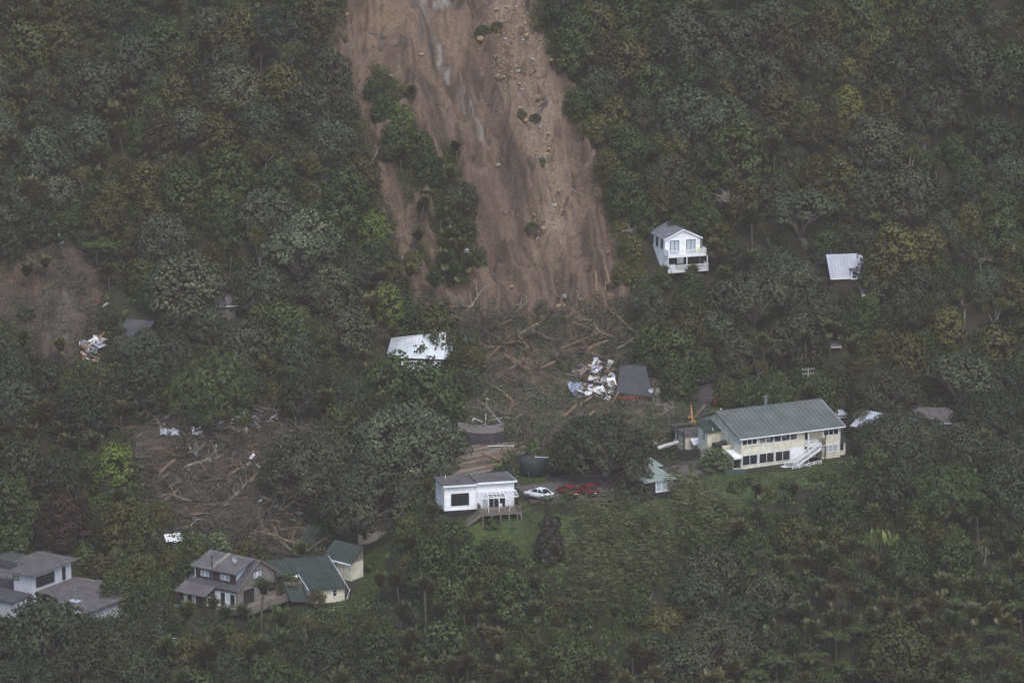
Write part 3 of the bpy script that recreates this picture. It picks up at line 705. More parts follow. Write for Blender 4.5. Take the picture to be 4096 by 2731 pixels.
part(WH, 'foundation', MB().box(.2, 5.9, .2, 6.5, gz_ - 1.5, -.002), DARKW)
def chair(p, rz, m, label):
    c = thing('garden_chair', label, 'chair', p, rz)
    part(c, 'seat', MB().box(-.25, .25, -.25, .25, .38, .43), m); part(c, 'backrest', MB().hexa([(-.25, .22, .43), (.25, .22, .43), (.25, .26, .43), (-.25, .26, .43), (-.2, .36, .9), (.2, .36, .9), (.2, .4, .9), (-.2, .4, .9)]), m)
    for x in (-.22, .22):
        part(c, 'armrest', MB().box(x - .03, x + .03, -.22, .25, .62, .66), m)
        for y in (-.22, .22): part(c, 'leg', MB().box(x - .025, x + .025, y - .025, y + .025, 0, .38), m)
    return c
YEL = mat('yellow_plastic', (.65, .6, .06), .5)
chair(inframe(WH, 5.6, -.9, 2.42), R_(30), YEL, 'yellow plastic chair on the upper balcony of the white house')
chair(inframe(CT, 8.0, -1.0, -.05), R_(-5), WHITEW, 'left of two white plastic chairs on the cottage deck'); chair(inframe(CT, 9.5, -1.0, -.05), R_(20), WHITEW, 'right of two white plastic chairs on the cottage deck')
sf = thing('outdoor_sofa', 'olive sofa on the lower deck of the white house', 'sofa', inframe(WH, 2.6, -.6, -.02), R_(18))
part(sf, 'seat', MB().box(-.8, .8, -.4, .3, .1, .42), mat('olive_fabric', (.16, .16, .08), .9)); part(sf, 'backrest', MB().box(-.8, .8, .302, .5, .1, .85), mat('olive_fabric', (.16, .16, .08), .9))

# ---- grey-roofed house on the right slope ---------------------------------------------------------------
hp = hit(3326, 1176, 1.0)
GH = thing('grey_roofed_hillside_house', 'grey steep-roofed house with tall dormer window half hidden by trees', 'house', hp, R_(10))
part(GH, 'wall', MB().box(0, 7.1, 0, 6.0, -3, 2.6), DARKW)
sheets(GH, (-.3, -.25, 2.55), (7.4, -.25, 2.55), (7.4, 2.8, 5.9), (-.3, 2.8, 5.9), SILVR, 14, .08); part(GH, 'rear_roof', MB().slab((-.3, 2.82, 5.86), (7.4, 2.82, 5.86), (7.4, 6.2, 3.4), (-.3, 6.2, 3.4), .08), SILVR)
part(GH, 'lean_to_wall', MB().box(-1.2, 6.5, 6.2, 9.2, -1, 5.3), GREYW); part(GH, 'lean_to_roof', MB().slab((-1.2, 5.9, 5.3), (6.4, 5.9, 5.3), (6.4, 9.4, 5.9), (-1.2, 9.4, 5.9), .1), GREYR)
part(GH, 'gable_wall', MB().prism([(0, 2.6), (5.8, 2.6), (2.8, 5.75)], 6.95, 7.09, 'x'), WHITEW)
for x, w, zb in ((5.3, .75, 1.55), (3.3, .7, 2.3)):
    dm = part(GH, 'dormer', MB().box(x - .12, x + w + .12, -.32, 1.2, zb, 3.75), WHITE); part(dm, 'dormer_roof', MB().slab((x - .25, -.5, 3.78), (x + w + .25, -.5, 3.78), (x + w + .25, 1.6, 4.0), (x - .25, 1.6, 4.0), .07), BROWNT)
    win(dm, 'f', -.32, x, x + w, zb + .1, 3.6, 1, 2, WHITE, GLASS, .07)
part(GH, 'gutter', MB().box(-.3, 7.4, -.36, -.27, 2.45, 2.56), WHITE); flue(GH, 6.8, 1.8, 4.6, 6.7, .12)
sheets(GH, (4.2, -3.1, .3), (8.3, -3.1, .3), (7.4, -.02, 1.5), (4.2, -.02, 1.5), GREYR, 8, .07); part(GH, 'verandah_fascia', MB().box(4.2, 8.3, -3.16, -3.11, .15, .3), WHITE)
for x in (4.3, 6.3, 8.1): part(GH, 'verandah_post', MB().box(x - .05, x + .05, -3.05, -2.95, -3.4, .2), WHITEW)
part(GH, 'verandah_deck', MB().box(4.2, 8.3, -3.2, -.01, -2.5, -2.3), GREYW); railing(GH, (4.2, -3.15, -2.3), (8.3, -3.15, -2.3), .9, WHITEW, .3, .05, 1.5); dish(GH, (7.6, -.6, 1.9), .4)

# ---- modern flat-roofed house, lower left ---------------------------------------------------------------
MH = thing('modern_house', 'pale modern house with charcoal ribbed flat roofs at lower left', 'house', A_MOD, R_(-34))
PALEW = mat('pale_grey_cladding', (.50, .50, .52), .7, .3, 1.2, .08)
b = MB().box(-3.45, 0, 0, 8.6, 0, 2.75); part(MH, 'wall', b, PALEW); part(MH, 'weatherboards', boards(boards(MB(), 'f', -.002, -3.4, -.02, .02, 2.7, .22), 'r', .002, .02, 8.55, .02, 2.7, .22), PALEW)
sheets(MH, (-4.1, -.65, 2.82), (.65, -.65, 2.82), (.65, 9.4, 3.05), (-4.1, 9.4, 3.05), CHARR2, 9, .16, lip=.05); sheets(MH, (-6.6, 3.4, 2.9), (-4.11, 3.4, 2.9), (-4.11, 9.4, 3.05), (-6.6, 9.4, 3.05), CHARR2, 5, .16, lip=.05)
part(MH, 'wall', MB().box(-6.2, -3.46, 4.0, 8.6, 0, 2.7), PALEW)
win(MH, 'r', .03, .85, 4.7, .75, 2.1, 3, 1, BLKF, GLASS, .09, .08); win(MH, 'r', .03, 6.6, 7.15, .5, 2.25, 1, 1, BLKF, GLASS, .08, .08); win(MH, 'f', -.03, -3.35, -2.5, 1.6, 2.15, 1, 1, BLKF, mat('beige_curtain', (.34, .30, .2), .7), .07, .07)  # small front window has a plain beige curtain colour
part(MH, 'lower_wall', MB().box(.002, 11.2, 1.6, 11.0, -3.2, -.3), PALEW); part(MH, 'lower_wall', MB().box(-3.45, .001, .001, 8.6, -3.2, -.002), PALEW)
sheets(MH, (.05, .5, .1), (3.2, .5, -.02), (3.2, 9.8, .05), (.05, 9.8, .17), CHARR2, 7, .16, lip=.05); sheets(MH, (3.21, -1.6, -.05), (8.0, -1.6, -.2), (8.0, 10.6, -.1), (3.21, 10.6, .05), CHARR2, 10, .16, lip=.05); sheets(MH, (8.01, -1.2, -.2), (11.8, -1.2, -.32), (11.8, 11.4, -.22), (8.01, 11.4, -.1), CHARR2, 8, .16, lip=.05)
part(MH, 'lower_wall', MB().box(3.4, 11.0, -1.1, 1.598, -3.2, -.45), PALEW)
part(MH, 'flue_flashing', MB().slab((6.4, .2, -.02), (8.0, .2, -.06), (8.0, 1.4, -.05), (6.4, 1.4, 0), .04), SILVR); flue(MH, 7.2, .9, -.1, 1.5, .14)
sheets(MH, (-9.5, -4.0, -.4), (-.05, -4.0, -.4), (-.05, -.05, -.05), (-9.5, -.05, -.05), CHARR, 12, .12); part(MH, 'lower_wall', MB().box(-9.2, -.3, -3.6, -.02, -3.2, -.6), PALEW)
part(MH, 'wing_wall', MB().box(-12, -3.47, 1.0, 3.9, -3, .9), CHARR); part(MH, 'terrace', MB().box(-12, -3.48, 1.0, 4.8, .902, 1.0), CHARR2); railing(MH, (-12, 1.0, 1.0), (-3.5, 1.0, 1.0), .9, STEEL, .9, .03, 2)
part(MH, 'wing_wall', MB().box(-12, -6.62, 5.2, 9.0, -3, 2.2), CHARR)

# ---- grey house with long dormer --------------------------------------------------------------------------
DH = thing('dormer_house', 'grey-brown two-storey house with long dormer and timber deck at lower left', 'house', A_DORM, R_(-35))
hx = -9.0; E = 2.35; RZ = E + 3.5; D2 = 5.25
part(DH, 'wall', MB().box(hx + .3, 0, .35, 10.2, -1.6, E), GREYW); part(DH, 'gable_wall', MB().prism([(.3, E), (10.2, E), (D2, RZ - .25)], -.16, 0, 'x'), GREYW); part(DH, 'gable_wall', MB().prism([(.3, E), (10.2, E), (D2, RZ - .25)], hx + .3, hx + .45, 'x'), GREYW)
gb = MB(); z = -.3
while z < RZ - .5:
    k = max(0, (z - E) / (RZ - E)); y0 = .35 + k * (D2 - .35); y1 = 10.2 - k * (10.2 - D2); boards(gb, 'r', .004, y0 + .05, y1 - .15, z, z + .2, .21); z += .2
part(DH, 'gable_boards', gb, GREYW)
sheets(DH, (hx, -.05, E - .05), (.35, -.05, E - .05), (.35, D2, RZ), (hx, D2, RZ), CHARR, 14, .1); sheets(DH, (hx, 10.6, E - .05), (.35, 10.6, E - .05), (.35, D2 + .01, RZ), (hx, D2 + .01, RZ), CHARR2, 14, .1)
dm = part(DH, 'dormer', MB().box(hx + .9, -.75, .9, 4.6, E + .5, RZ - 1.25), DARKW)
sheets(dm, (hx + .4, .35, RZ - 1.2), (-.35, .35, RZ - 1.2), (-.35, D2 - .2, RZ + .06), (hx + .4, D2 - .2, RZ + .06), CHARR2, 12, .1)
win(dm, 'f', .9, hx + 1.9, hx + 3.6, E + .95, E + 1.85, 3, 1, BLKF, [CURT, WHITEW, CURT], .07); win(dm, 'f', .9, hx + 5.5, hx + 7.3, E + .95, E + 1.85, 3, 1, BLKF, [CURT, WHITEW, CURT], .07)
part(dm, 'side_glazing', MB().prism([(1.1, E + 1.0), (1.1, E + 2.15), (3.6, E + 2.6)], -.748, -.72, 'x'), PALEG)
part(dm, 'downpipe', MB().tube([(hx + 1.1, .7, E + 2.1), (hx + 1.1, .75, E + .7), (hx + .8, .55, E + .6)], .05, 6), WHITE)
flue(DH, hx + 4.2, .7, E + .4, RZ + .7, .13, CHARR)
part(DH, 'roof_strip', MB().slab((hx + 3.7, .42, RZ - 1.08), (hx + 4.4, .42, RZ - 1.08), (hx + 4.4, D2 - .25, RZ + .14), (hx + 3.7, D2 - .25, RZ + .14), .03), mat('patched_roof_sheet', (.22, .19, .16), .7, .3, 2, .3))
dish(DH, (hx + 7.2, 2.2, RZ + .35), .45)
win(DH, 'r', .05, 3.9, 5.9, E + .85, E + 1.85, 3, 1, BLKF, [CURT, WHITEW, CURT], .09); win(DH, 'r', .05, 1.8, 4.0, -.3, 1.9, 3, 1, BLKF, GLASS, .09); win(DH, 'r', .05, 7.6, 8.9, .6, 1.7, 1, 1, BLKF, GLASS, .08)
win(DH, 'f', .35, -3.9, -.4, -.3, 1.7, 4, 1, WHITE, [WHITEW, BLKF, WHITEW, GLASS], .07)
part(DH, 'porch_wall', MB().box(hx + .2, hx + 5.0, -1.8, .348, -1.6, 1.45), DARKW); sheets(DH, (hx - .3, -2.4, 1.45), (hx + 5.3, -2.4, 1.45), (hx + 5.3, .4, 2.5), (hx - .3, .4, 2.5), CHARR2, 8, .09)
win(DH, 'f', -1.8, hx + 1.0, hx + 3.2, 0, 1.1, 3, 1, BLKF, [WHITEW, GLASS, WHITEW], .06); win(DH, 'r', hx + 5.0, -1.6, -.2, -.1, 1.2, 2, 1, BLKF, [WHITEW, GLASS], .06)
part(DH, 'barge_board', MB().beam((.37, -.05, E - .1), (.37, D2, RZ - .05), .05, .2), GREYW); part(DH, 'barge_board', MB().beam((.37, 10.6, E - .1), (.37, D2, RZ - .05), .05, .2), GREYW)
dk = part(DH, 'deck', MB().box(.1, 3.6, -1.8, 11.4, -.25, -.12), DECKW)
railing(dk, (3.55, -1.8, -.12), (3.55, 11.4, -.12), 1.0, GREYW, .16, .05, 1.6); railing(dk, (.1, -1.75, -.12), (3.55, -1.75, -.12), 1.0, GREYW, .16, .05, 1.6)
for i in range(5): part(dk, 'deck_post', MB().box(3.3, 3.45, -1.5 + 3 * i, -1.35 + 3 * i, -4.5, -.252), DECKW)
part(DH, 'deck_mat', MB().box(1.4, 2.6, 8.4, 10.2, -.118, -.10), mat('woven_mat', (.25, .24, .23), .9, .2, 9, .3))
# ---- green-roofed wrecks below the giant tree -------------------------------------------------------------
def pq(px, py, z): return tuple(at_z(px, py, z))
G0 = A_GRN[2]
GW = thing('green_roofed_wreck', 'broken cream house under a slumped dark green roof, lower left', 'house', A_GRN, R_(20))
part(GW, 'wall', MB().box(.2, 5.3, 0, 7.5, -.2, 1.95), CREAM); win(GW, 'f', 0, 3.55, 4.1, .75, 1.65, 1, 2, WHITE, GLASS, .09); win(GW, 'f', 0, .45, 1.1, .1, 1.6, 1, 1, WHITE, GLASS, .08)
part(GW, 'wall', MB().box(-2.6, .198, 3.0, 8.2, -.2, 2.4), GREYW)
sheets(GW, (-.2, -.5, 2.15), (5.6, -.5, 1.98), (5.9, 9.6, 3.9), (-.2, 9.6, 4.05), DGREENR, 10, .09); sheets(GW, (-3.4, 4.6, 3.05), (-.21, 4.6, 3.1), (-.21, 9.6, 4.05), (-3.4, 9.6, 4.0), DGREENR, 5, .09)
part(GW, 'barge_board', MB().beam((-.23, -.5, 2.1), (-.23, 4.6, 3.05), .05, .2), WHITE); part(GW, 'barge_board', MB().beam((5.62, -.5, 1.95), (5.92, 9.6, 3.85), .05, .18), WHITE)
part(GW, 'fallen_gutter', MB().tube([(5.6, -.55, 1.9), (6.0, -.3, 1.6), (5.3, -1.0, .4)], .06, 6), WHITE); sheets(GW, (-2.6, .3, .4), (-.3, -.3, .3), (-.3, 4.5, 2.6), (-2.8, 4.5, 2.7), DGREENR, 5, .08)
part(GW, 'soffit_panel', MB().slab((-1.6, 4.2, 2.7), (-.4, 4.2, 2.7), (-.4, 4.5, 3.0), (-1.6, 4.5, 3.0), .05), WHITE)
GS = thing('green_roofed_shed', 'leaning cream shed with dark green roof beside the wrecked house', 'shed', A_GSHED, R_(-40))
part(GS, 'wall', MB().box(-4.1, 0, 0, 2.6, -.2, 2.45), CREAM)
for x in (-2.9, -1.5): part(GS, 'wall_joint', MB().box(x - .03, x + .03, -.03, -.002, 0, 2.4), GREYW)
bt = MB()
for i in range(8): bt.box(.002, .04, .05 + i * .34, .12 + i * .34, 0, 2.6)
part(GS, 'battens', bt, WHITEW); part(GS, 'gable_wall', MB().prism([(0, 2.45), (2.6, 2.45), (2.6, 4.4)], -.12, 0, 'x'), GREYW)
sheets(GS, (-5.3, -.35, 2.5), (.3, -.35, 2.5), (.3, 2.3, 4.65), (-5.3, 2.3, 4.65), DGREENR, 9, .08); part(GS, 'fascia', MB().box(-5.3, .3, -.42, -.36, 2.3, 2.52), WHITE)
part(GS, 'broken_corner', MB().box(-5.2, -4.15, .3, 2.4, -.2, 1.2).beam((-5.1, .1, 0), (-5.0, .1, 2.4), .09).beam((-4.6, .05, 0), (-4.7, .05, 2.4), .09), DARKW)
for i, (cor, lb) in enumerate([([(1206, 2165, 3.0), (1291, 2194, 1.2), (1356, 2134, 2.6), (1235, 2100, 5.0)], 'buckled dark green roof crushed by fallen branches behind the shed')]):
    z0 = -12.2; p = [pq(a, b_, z0 + c) for a, b_, c in cor]; cx = np.mean(p, 0)
    w = thing('crushed_green_roof', lb, 'roof', (cx[0], cx[1], z0)); q = [tuple(np.array(v) - [cx[0], cx[1], z0]) for v in p]
    sheets(w, q[0], q[1], q[2], q[3], DGREENR, 8, .08)
    part(w, 'wall_remains', MB().beam((q[0][0], q[0][1], 0), q[0], .12).beam((q[1][0], q[1][1], 0), q[1], .12).beam((q[2][0], q[2][1], 0), q[2], .12).beam((q[3][0], q[3][1], 0), q[3], .12).beam((q[0][0], q[0][1], .6), (q[1][0], q[1][1], .4), .1, .8), GREYW)
# small cottage behind the giant trunk
p = hit(1432, 2172, .2)
BC = thing('pale_brick_outbuilding', 'pale low outbuilding behind the forked trunk of the giant tree', 'shed', p, R_(-8)); TAN_ = mat('tan_render', (.34, .30, .25), .85, .2, 2, .15)
part(BC, 'wall', MB().box(0, 4.4, 0, 4, -1, 2.4), TAN_); sheets(BC, (-.3, -.3, 2.4), (4.7, -.3, 2.4), (4.7, 4.3, 3.2), (-.3, 4.3, 3.2), BROWNT, 7, .1); win(BC, 'f', 0, .75, 1.25, .7, 2.2, 1, 1, DARKW, GLASS)

# ---- collapsed white roof by the slip ----------------------------------------------------------------------
g0 = hz(*hit(1690, 1440)[:2]); zc = [g0 + 4.4, g0 + 4.9, g0 + 1.3, g0 + 1.2]
p = [pq(1565, 1352, zc[0]), pq(1782, 1326, zc[1]), pq(1772, 1436, zc[2]), pq(1545, 1428, zc[3])]
cx = np.mean(p, 0); q = [tuple(np.array(v) - [cx[0], cx[1], g0]) for v in p]
CWR = thing('collapsed_white_house', 'collapsed house reduced to a tilted white roof beside the slip', 'house', (cx[0], cx[1], g0))
WROOF = mat('white_roof_steel', (.60, .63, .65), .5, .4, .8, .14)
sheets(CWR, q[3], q[2], q[1], q[0], WROOF, 15, .1); rr = np.array(q[1]); br = np.array(q[2])
bk = rr + [1.1, 1.6, -2.4]
part(CWR, 'gable_wall', MB().hexa([tuple(br + [.02, .1, -.2]), tuple(bk + [0, 0, -1.2]), tuple(bk + [-.15, .1, -1.2]), tuple(br + [-.15, .3, -.2]), tuple(br + [.05, .1, 0]), tuple(bk), tuple(rr + [.05, .15, -.05]), tuple(rr + [.02, .05, -.02])]), WHITEW)
part(CWR, 'barge_board', MB().beam(rr + [.06, -.05, .0], br + [.06, -.05, 0], .1, .2), WHITE); part(CWR, 'rear_roof', MB().slab(q[0], q[1], tuple(bk), tuple(np.array(q[0]) + [.5, 3, -3]), .08), WROOF)
part(CWR, 'broken_wall', MB().box(q[3][0] + .4, q[2][0] - .3, q[2][1] + .5, q[2][1] + .7, -1.0, .9), WHITEW); part(CWR, 'vent_pipe', MB().tube([(q[1][0] - 3.4, q[1][1] - .6, 3.9), (q[1][0] - 3.4, q[1][1] - .6, 4.8)], .08, 6), WHITE)

# ---- fallen charcoal roof and its wreckage -------------------------------------------------------------------
g0 = hz(*hit(2540, 1590)[:2]); zc = [g0 + 3.6, g0 + 4.1, g0 + 1.3, g0 + 1.4]
p = [pq(2480, 1466, zc[0]), pq(2580, 1452, zc[1]), pq(2608, 1583, zc[2]), pq(2466, 1571, zc[3])]
cx = np.mean(p, 0); q = [tuple(np.array(v) - [cx[0], cx[1], g0]) for v in p]
CHW = thing('fallen_charcoal_roof', 'charcoal roof slumped flat over a wrecked house at the slip foot', 'house', (cx[0], cx[1], g0))
sheets(CHW, q[3], q[2], q[1], q[0], CHARR, 12, .12, lip=.02); part(CHW, 'crushed_wall', MB().box(q[3][0] + .3, q[2][0] - .2, q[2][1] + .5, q[2][1] + .7, -.5, 1.15), RUST); part(CHW, 'crushed_wall', MB().box(q[3][0] + .4, q[2][0] - .3, q[0][1] - 2.2, q[0][1] - 2.0, -.5, 2.2), WHITEW)
dish(CHW, (q[2][0] - .15, q[2][1] + .5, q[2][2] + .75), .42)
part(CHW, 'barge_board', MB().beam(np.array(q[2]) - [0, .05, .12], np.array(q[3]) - [0, .05, .12], .06, .2), CHARR); part(CHW, 'barge_board', MB().beam(q[2], q[1], .08, .16), CHARR)

# ---- far roofs half hidden in trees --------------------------------------------------------------------------------
def roofhouse(name, label, px, py, h, yaw, w, dpt, wallh, rise, rm, wm, n=8, hip=0, group=None):
    p = hit(px, py, h); r = thing(name, label, 'house', p, R_(yaw), group); g = hz(p[0], p[1]) - p[2]
    part(r, 'wall', MB().box(0, w, 0, dpt, min(g, 0) - 1.5, wallh), wm)
    a, b_, c, d = (-.4, -.4, wallh - .02), (w + .4, -.4, wallh - .02), (w + .4 - hip, dpt / 2, wallh + rise), (-.4 + hip, dpt / 2, wallh + rise)
    sheets(r, a, b_, c, d, rm, n, .09); sheets(r, (-.4, dpt + .4, wallh - .02), (w + .4, dpt + .4, wallh - .02), (w + .4 - hip, dpt / 2 + .01, wallh + rise), (-.4 + hip, dpt / 2 + .01, wallh + rise), rm, n, .09)
    if hip:
        part(r, 'hip_roof', MB().slab((w + .4, -.4, wallh), (w + .4, dpt + .4, wallh), (w + .4 - hip, dpt / 2 + .01, wallh + rise), (w + .4 - hip, dpt / 2, wallh + rise), .05), rm); part(r, 'hip_roof', MB().slab((-.4, -.4, wallh), (-.4, dpt + .4, wallh), (-.4 + hip, dpt / 2 + .01, wallh + rise), (-.4 + hip, dpt / 2, wallh + rise), .05), rm)
    else:
        for x0 in (0, w - .12): part(r, 'gable_wall', MB().prism([(0, wallh + .002), (dpt, wallh + .002), (dpt / 2, wallh + rise - .1)], x0, x0 + .12, 'x'), wm)
    part(r, 'gutter', MB().box(-.4, w + .4, -.5, -.41, wallh - .1, wallh + .02), WHITEW)
    return r
r = roofhouse('lilac_roofed_hall', 'grey-lilac roofed house just right of the lodge', 3415, 1770, 0, -38, 8, 7, 2.7, 1.6, SILVR, mat('taupe_wall', (.22, .19, .17), .85, .2, 2, .15), 10); win(r, 'f', 0, -0 + .6, 1.2, 1.0, 2.0, 1, 1, WHITEW, GLASS)
r = roofhouse('brown_tiled_house', 'brown tiled hip-roofed house behind the trees right of the lodge', 3640, 1745, 0, -6, 6.5, 6.5, 2.3, 1.5, BROWNT, mat('pale_blue_wall', (.32, .36, .37), .8, .2, 2, .12), 16, 1.6); win(r, 'f', 0, 1.0, 2.2, .5, 1.8, 2, 1, BLKF, GLASS); part(r, 'porch_roof', MB().slab((.8, -2.0, 1.9), (3.6, -2.0, 1.7), (3.6, -.42, 2.2), (.8, -.42, 2.2), .06), CHARR)
for x in (.9, 3.5): part(r, 'porch_post', MB().box(x - .06, x + .06, -1.95, -1.83, -1, 1.75), DARKW)
r = roofhouse('brown_shingle_house', 'brown shingle-roofed brick house half hidden at far right', 3790, 1800, 0, -36, 6, 6, 2.2, 1.5, BROWNT, mat('brown_brick', (.17, .12, .10), .9, .2, 6, .3), 14)
roofhouse('dark_forest_roof', 'lone dark grey roof poking out of the left forest', 838, 1290, .5, 12, 4.2, 4.6, 2.6, 1.3, CHARR2, GREYW, 8)
roofhouse('purple_grey_roof_house', 'dull purple-grey roof beside the lumber of the left slip', 478, 1400, .0, -20, 4.0, 7.5, 2.2, 2.0, CHARR, DARKW, 9)
roofhouse('little_slate_hut', 'tiny slate-roofed hut among palms above the lodge', 3312, 1418, 0, 6, 1.7, 2.0, 1.3, .7, CHARR2, DARKW, 4)
r = thing('pale_flat_roof_shed', 'small pale flat roof behind the lodge right end', 'shed', hit(3352, 1668, .2), R_(20)); part(r, 'wall', MB().box(0, 1.6, 0, 2.0, -.6, .35), WHITEW); part(r, 'roof', MB().slab((-.1, -.2, .36), (1.7, -.2, .36), (1.7, 2.2, .6), (-.1, 2.2, .6), .08), WHITEW)
# ================================================================= PLANTS
def unit(a): return a / (np.linalg.norm(a, axis=-1, keepdims=True) + 1e-9)
def rdir(rng, n): return unit(rng.normal(size=(n, 3)))
def leafquads(c, n, L, W, rng, t=None):
    """diamond leaves: centres, normals, lengths, widths"""
    if t is None: t = rdir(rng, len(c))
    t = unit(t - n * (t * n).sum(1, keepdims=True)); b = np.cross(n, t)
    L = np.asarray(L).reshape(-1, 1) / 2; W = np.asarray(W).reshape(-1, 1) / 2
    V = np.stack([c - t * L, c - b * W - t * L * .15, c + t * L, c + b * W - t * L * .15], 1).reshape(-1, 3)
    return V, np.arange(len(V)).reshape(-1, 4)
def leaftris(c, n, L, W, rng):
    """pointed leaves of one face each"""
    t = rdir(rng, len(c)); t = unit(t - n * (t * n).sum(1, keepdims=True)); b = np.cross(n, t); L = np.asarray(L).reshape(-1, 1); W = np.asarray(W).reshape(-1, 1) / 2
    V = np.stack([c - t * L * .4 - b * W, c + t * L * .6, c - t * L * .4 + b * W], 1).reshape(-1, 3)
    return V, np.arange(len(V)).reshape(-1, 3)
def crown(name, seed, R, Ht, z0, nl, tufts, leaves, ls, lobe=(.26, .40), tr=.09, flat=1.0, lop=0, spread=.70, minz=-.15, up=.35, wid=.72):
    """crown of many leaf tufts spread over lobes; returns mesh and lobe centres"""
    rng = np.random.default_rng(seed); C = []; LC = []
    zc = z0 + (Ht - z0) * .25
    cs = []; ns = []; vs = []; os_ = []; sz = []
    for i in range(nl):
        se = minz + (1 - minz) * ((i + .5) / nl) ** .9; ce = math.sqrt(max(0, 1 - se * se)); a = i * 2.39996 + rng.uniform(-.35, .35)
        k = spread * rng.uniform(.82, 1.12)
        lc = np.array([R * k * ce * math.cos(a) + lop * R * .3, R * k * ce * math.sin(a), zc + (Ht - zc) * .74 * se * rng.uniform(.85, 1.1)])
        r = R * rng.uniform(*lobe); LC.append(lc)
        d = rdir(rng, tufts * 3); out = unit(lc - np.array([0, 0, zc - R * .2]))
        d = d[((d @ out) > -.3) & (d[:, 2] > -.3)][:tufts]
        tc = lc + d * r * rng.uniform(.78, 1.06, (len(d), 1)) * np.array([1, 1, .8 * flat])
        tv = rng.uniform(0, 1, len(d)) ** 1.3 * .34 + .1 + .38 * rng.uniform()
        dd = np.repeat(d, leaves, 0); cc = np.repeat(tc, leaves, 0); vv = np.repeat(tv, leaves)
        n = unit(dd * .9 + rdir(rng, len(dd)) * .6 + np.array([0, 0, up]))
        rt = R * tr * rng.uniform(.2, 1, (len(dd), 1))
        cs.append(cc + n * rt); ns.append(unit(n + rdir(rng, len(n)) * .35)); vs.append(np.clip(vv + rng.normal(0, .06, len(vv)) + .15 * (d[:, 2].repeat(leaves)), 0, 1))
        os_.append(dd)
        k2 = 40; di = rdir(rng, k2); cs.append(lc + di * r * rng.uniform(.2, .72, (k2, 1))); ns.append(unit(di + rdir(rng, k2) * .5)); vs.append(rng.uniform(0, .3, k2)); os_.append(di); sz.append(np.full(len(dd), 1.0)); sz.append(np.full(k2, r * .45 / ls))   # large leaf cards deep inside the clump, coloured dark as inner shade
    c = np.concatenate(cs); n = np.concatenate(ns); v = np.concatenate(vs); o = np.concatenate(os_)
    o = unit(o * .75 + unit(c - np.array([0, 0, zc - R * .3])) * .55 + np.array([0, 0, .15]))   # soft round shading of each leaf clump
    n = np.where((n * o).sum(1, keepdims=True) < 0, -n, n); o = unit(o + n * .22)
    L = ls * rng.uniform(.7, 1.35, len(c)) * np.concatenate(sz)
    V, Fq = leaftris(c, n, L, L * wid, rng)
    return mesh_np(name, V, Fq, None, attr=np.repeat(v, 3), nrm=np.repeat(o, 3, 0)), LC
def limbs(name, seed, LC, Ht, rt, m, fork=.22, lean=0.0, n=6):
    rng = random.Random(seed); b = MB()
    f = Vector((lean * rng.uniform(-1, 1) * Ht * .1, lean * rng.uniform(-1, 1) * Ht * .1, Ht * fork))
    b.tube([(0, 0, -.8), (f.x * .3, f.y * .3, Ht * fork * .5), f], [rt * 1.5, rt * 1.05, rt], n)
    for lc in LC:
        e = Vector(lc); k = rng.uniform(.35, .6); md = f.lerp(e, k)
        md += Vector((rng.uniform(-1, 1), rng.uniform(-1, 1), rng.uniform(-.3, .9))) * (e - f).length * .16
        r0 = rt * rng.uniform(.26, .42)
        b.tube([f - Vector((0, 0, .1)), md, e], [r0, r0 * .62, r0 * .22], 5, False)
        for j in range(2):
            q = e + Vector((rng.uniform(-1, 1), rng.uniform(-1, 1), rng.uniform(-.2, 1))) * Ht * .12
            b.tube([md, md.lerp(q, .5) + Vector((0, 0, rng.uniform(-.2, .3))), q], [r0 * .4, r0 * .25, r0 * .08], 4, False)
    return b.mesh(name, m, True)
BARK = mat('grey_bark', (.15, .135, .115), .9, .2, 3, .35)
DBARK = mat('brown_bark', (.085, .065, .05), .9, .2, 3, .35)
SILV = mat('dead_wood', (.34, .31, .27), .85, .2, 3, .3)
PALMT = mat('palm_trunk', (.075, .066, .05), .85, .2, 6, .3)
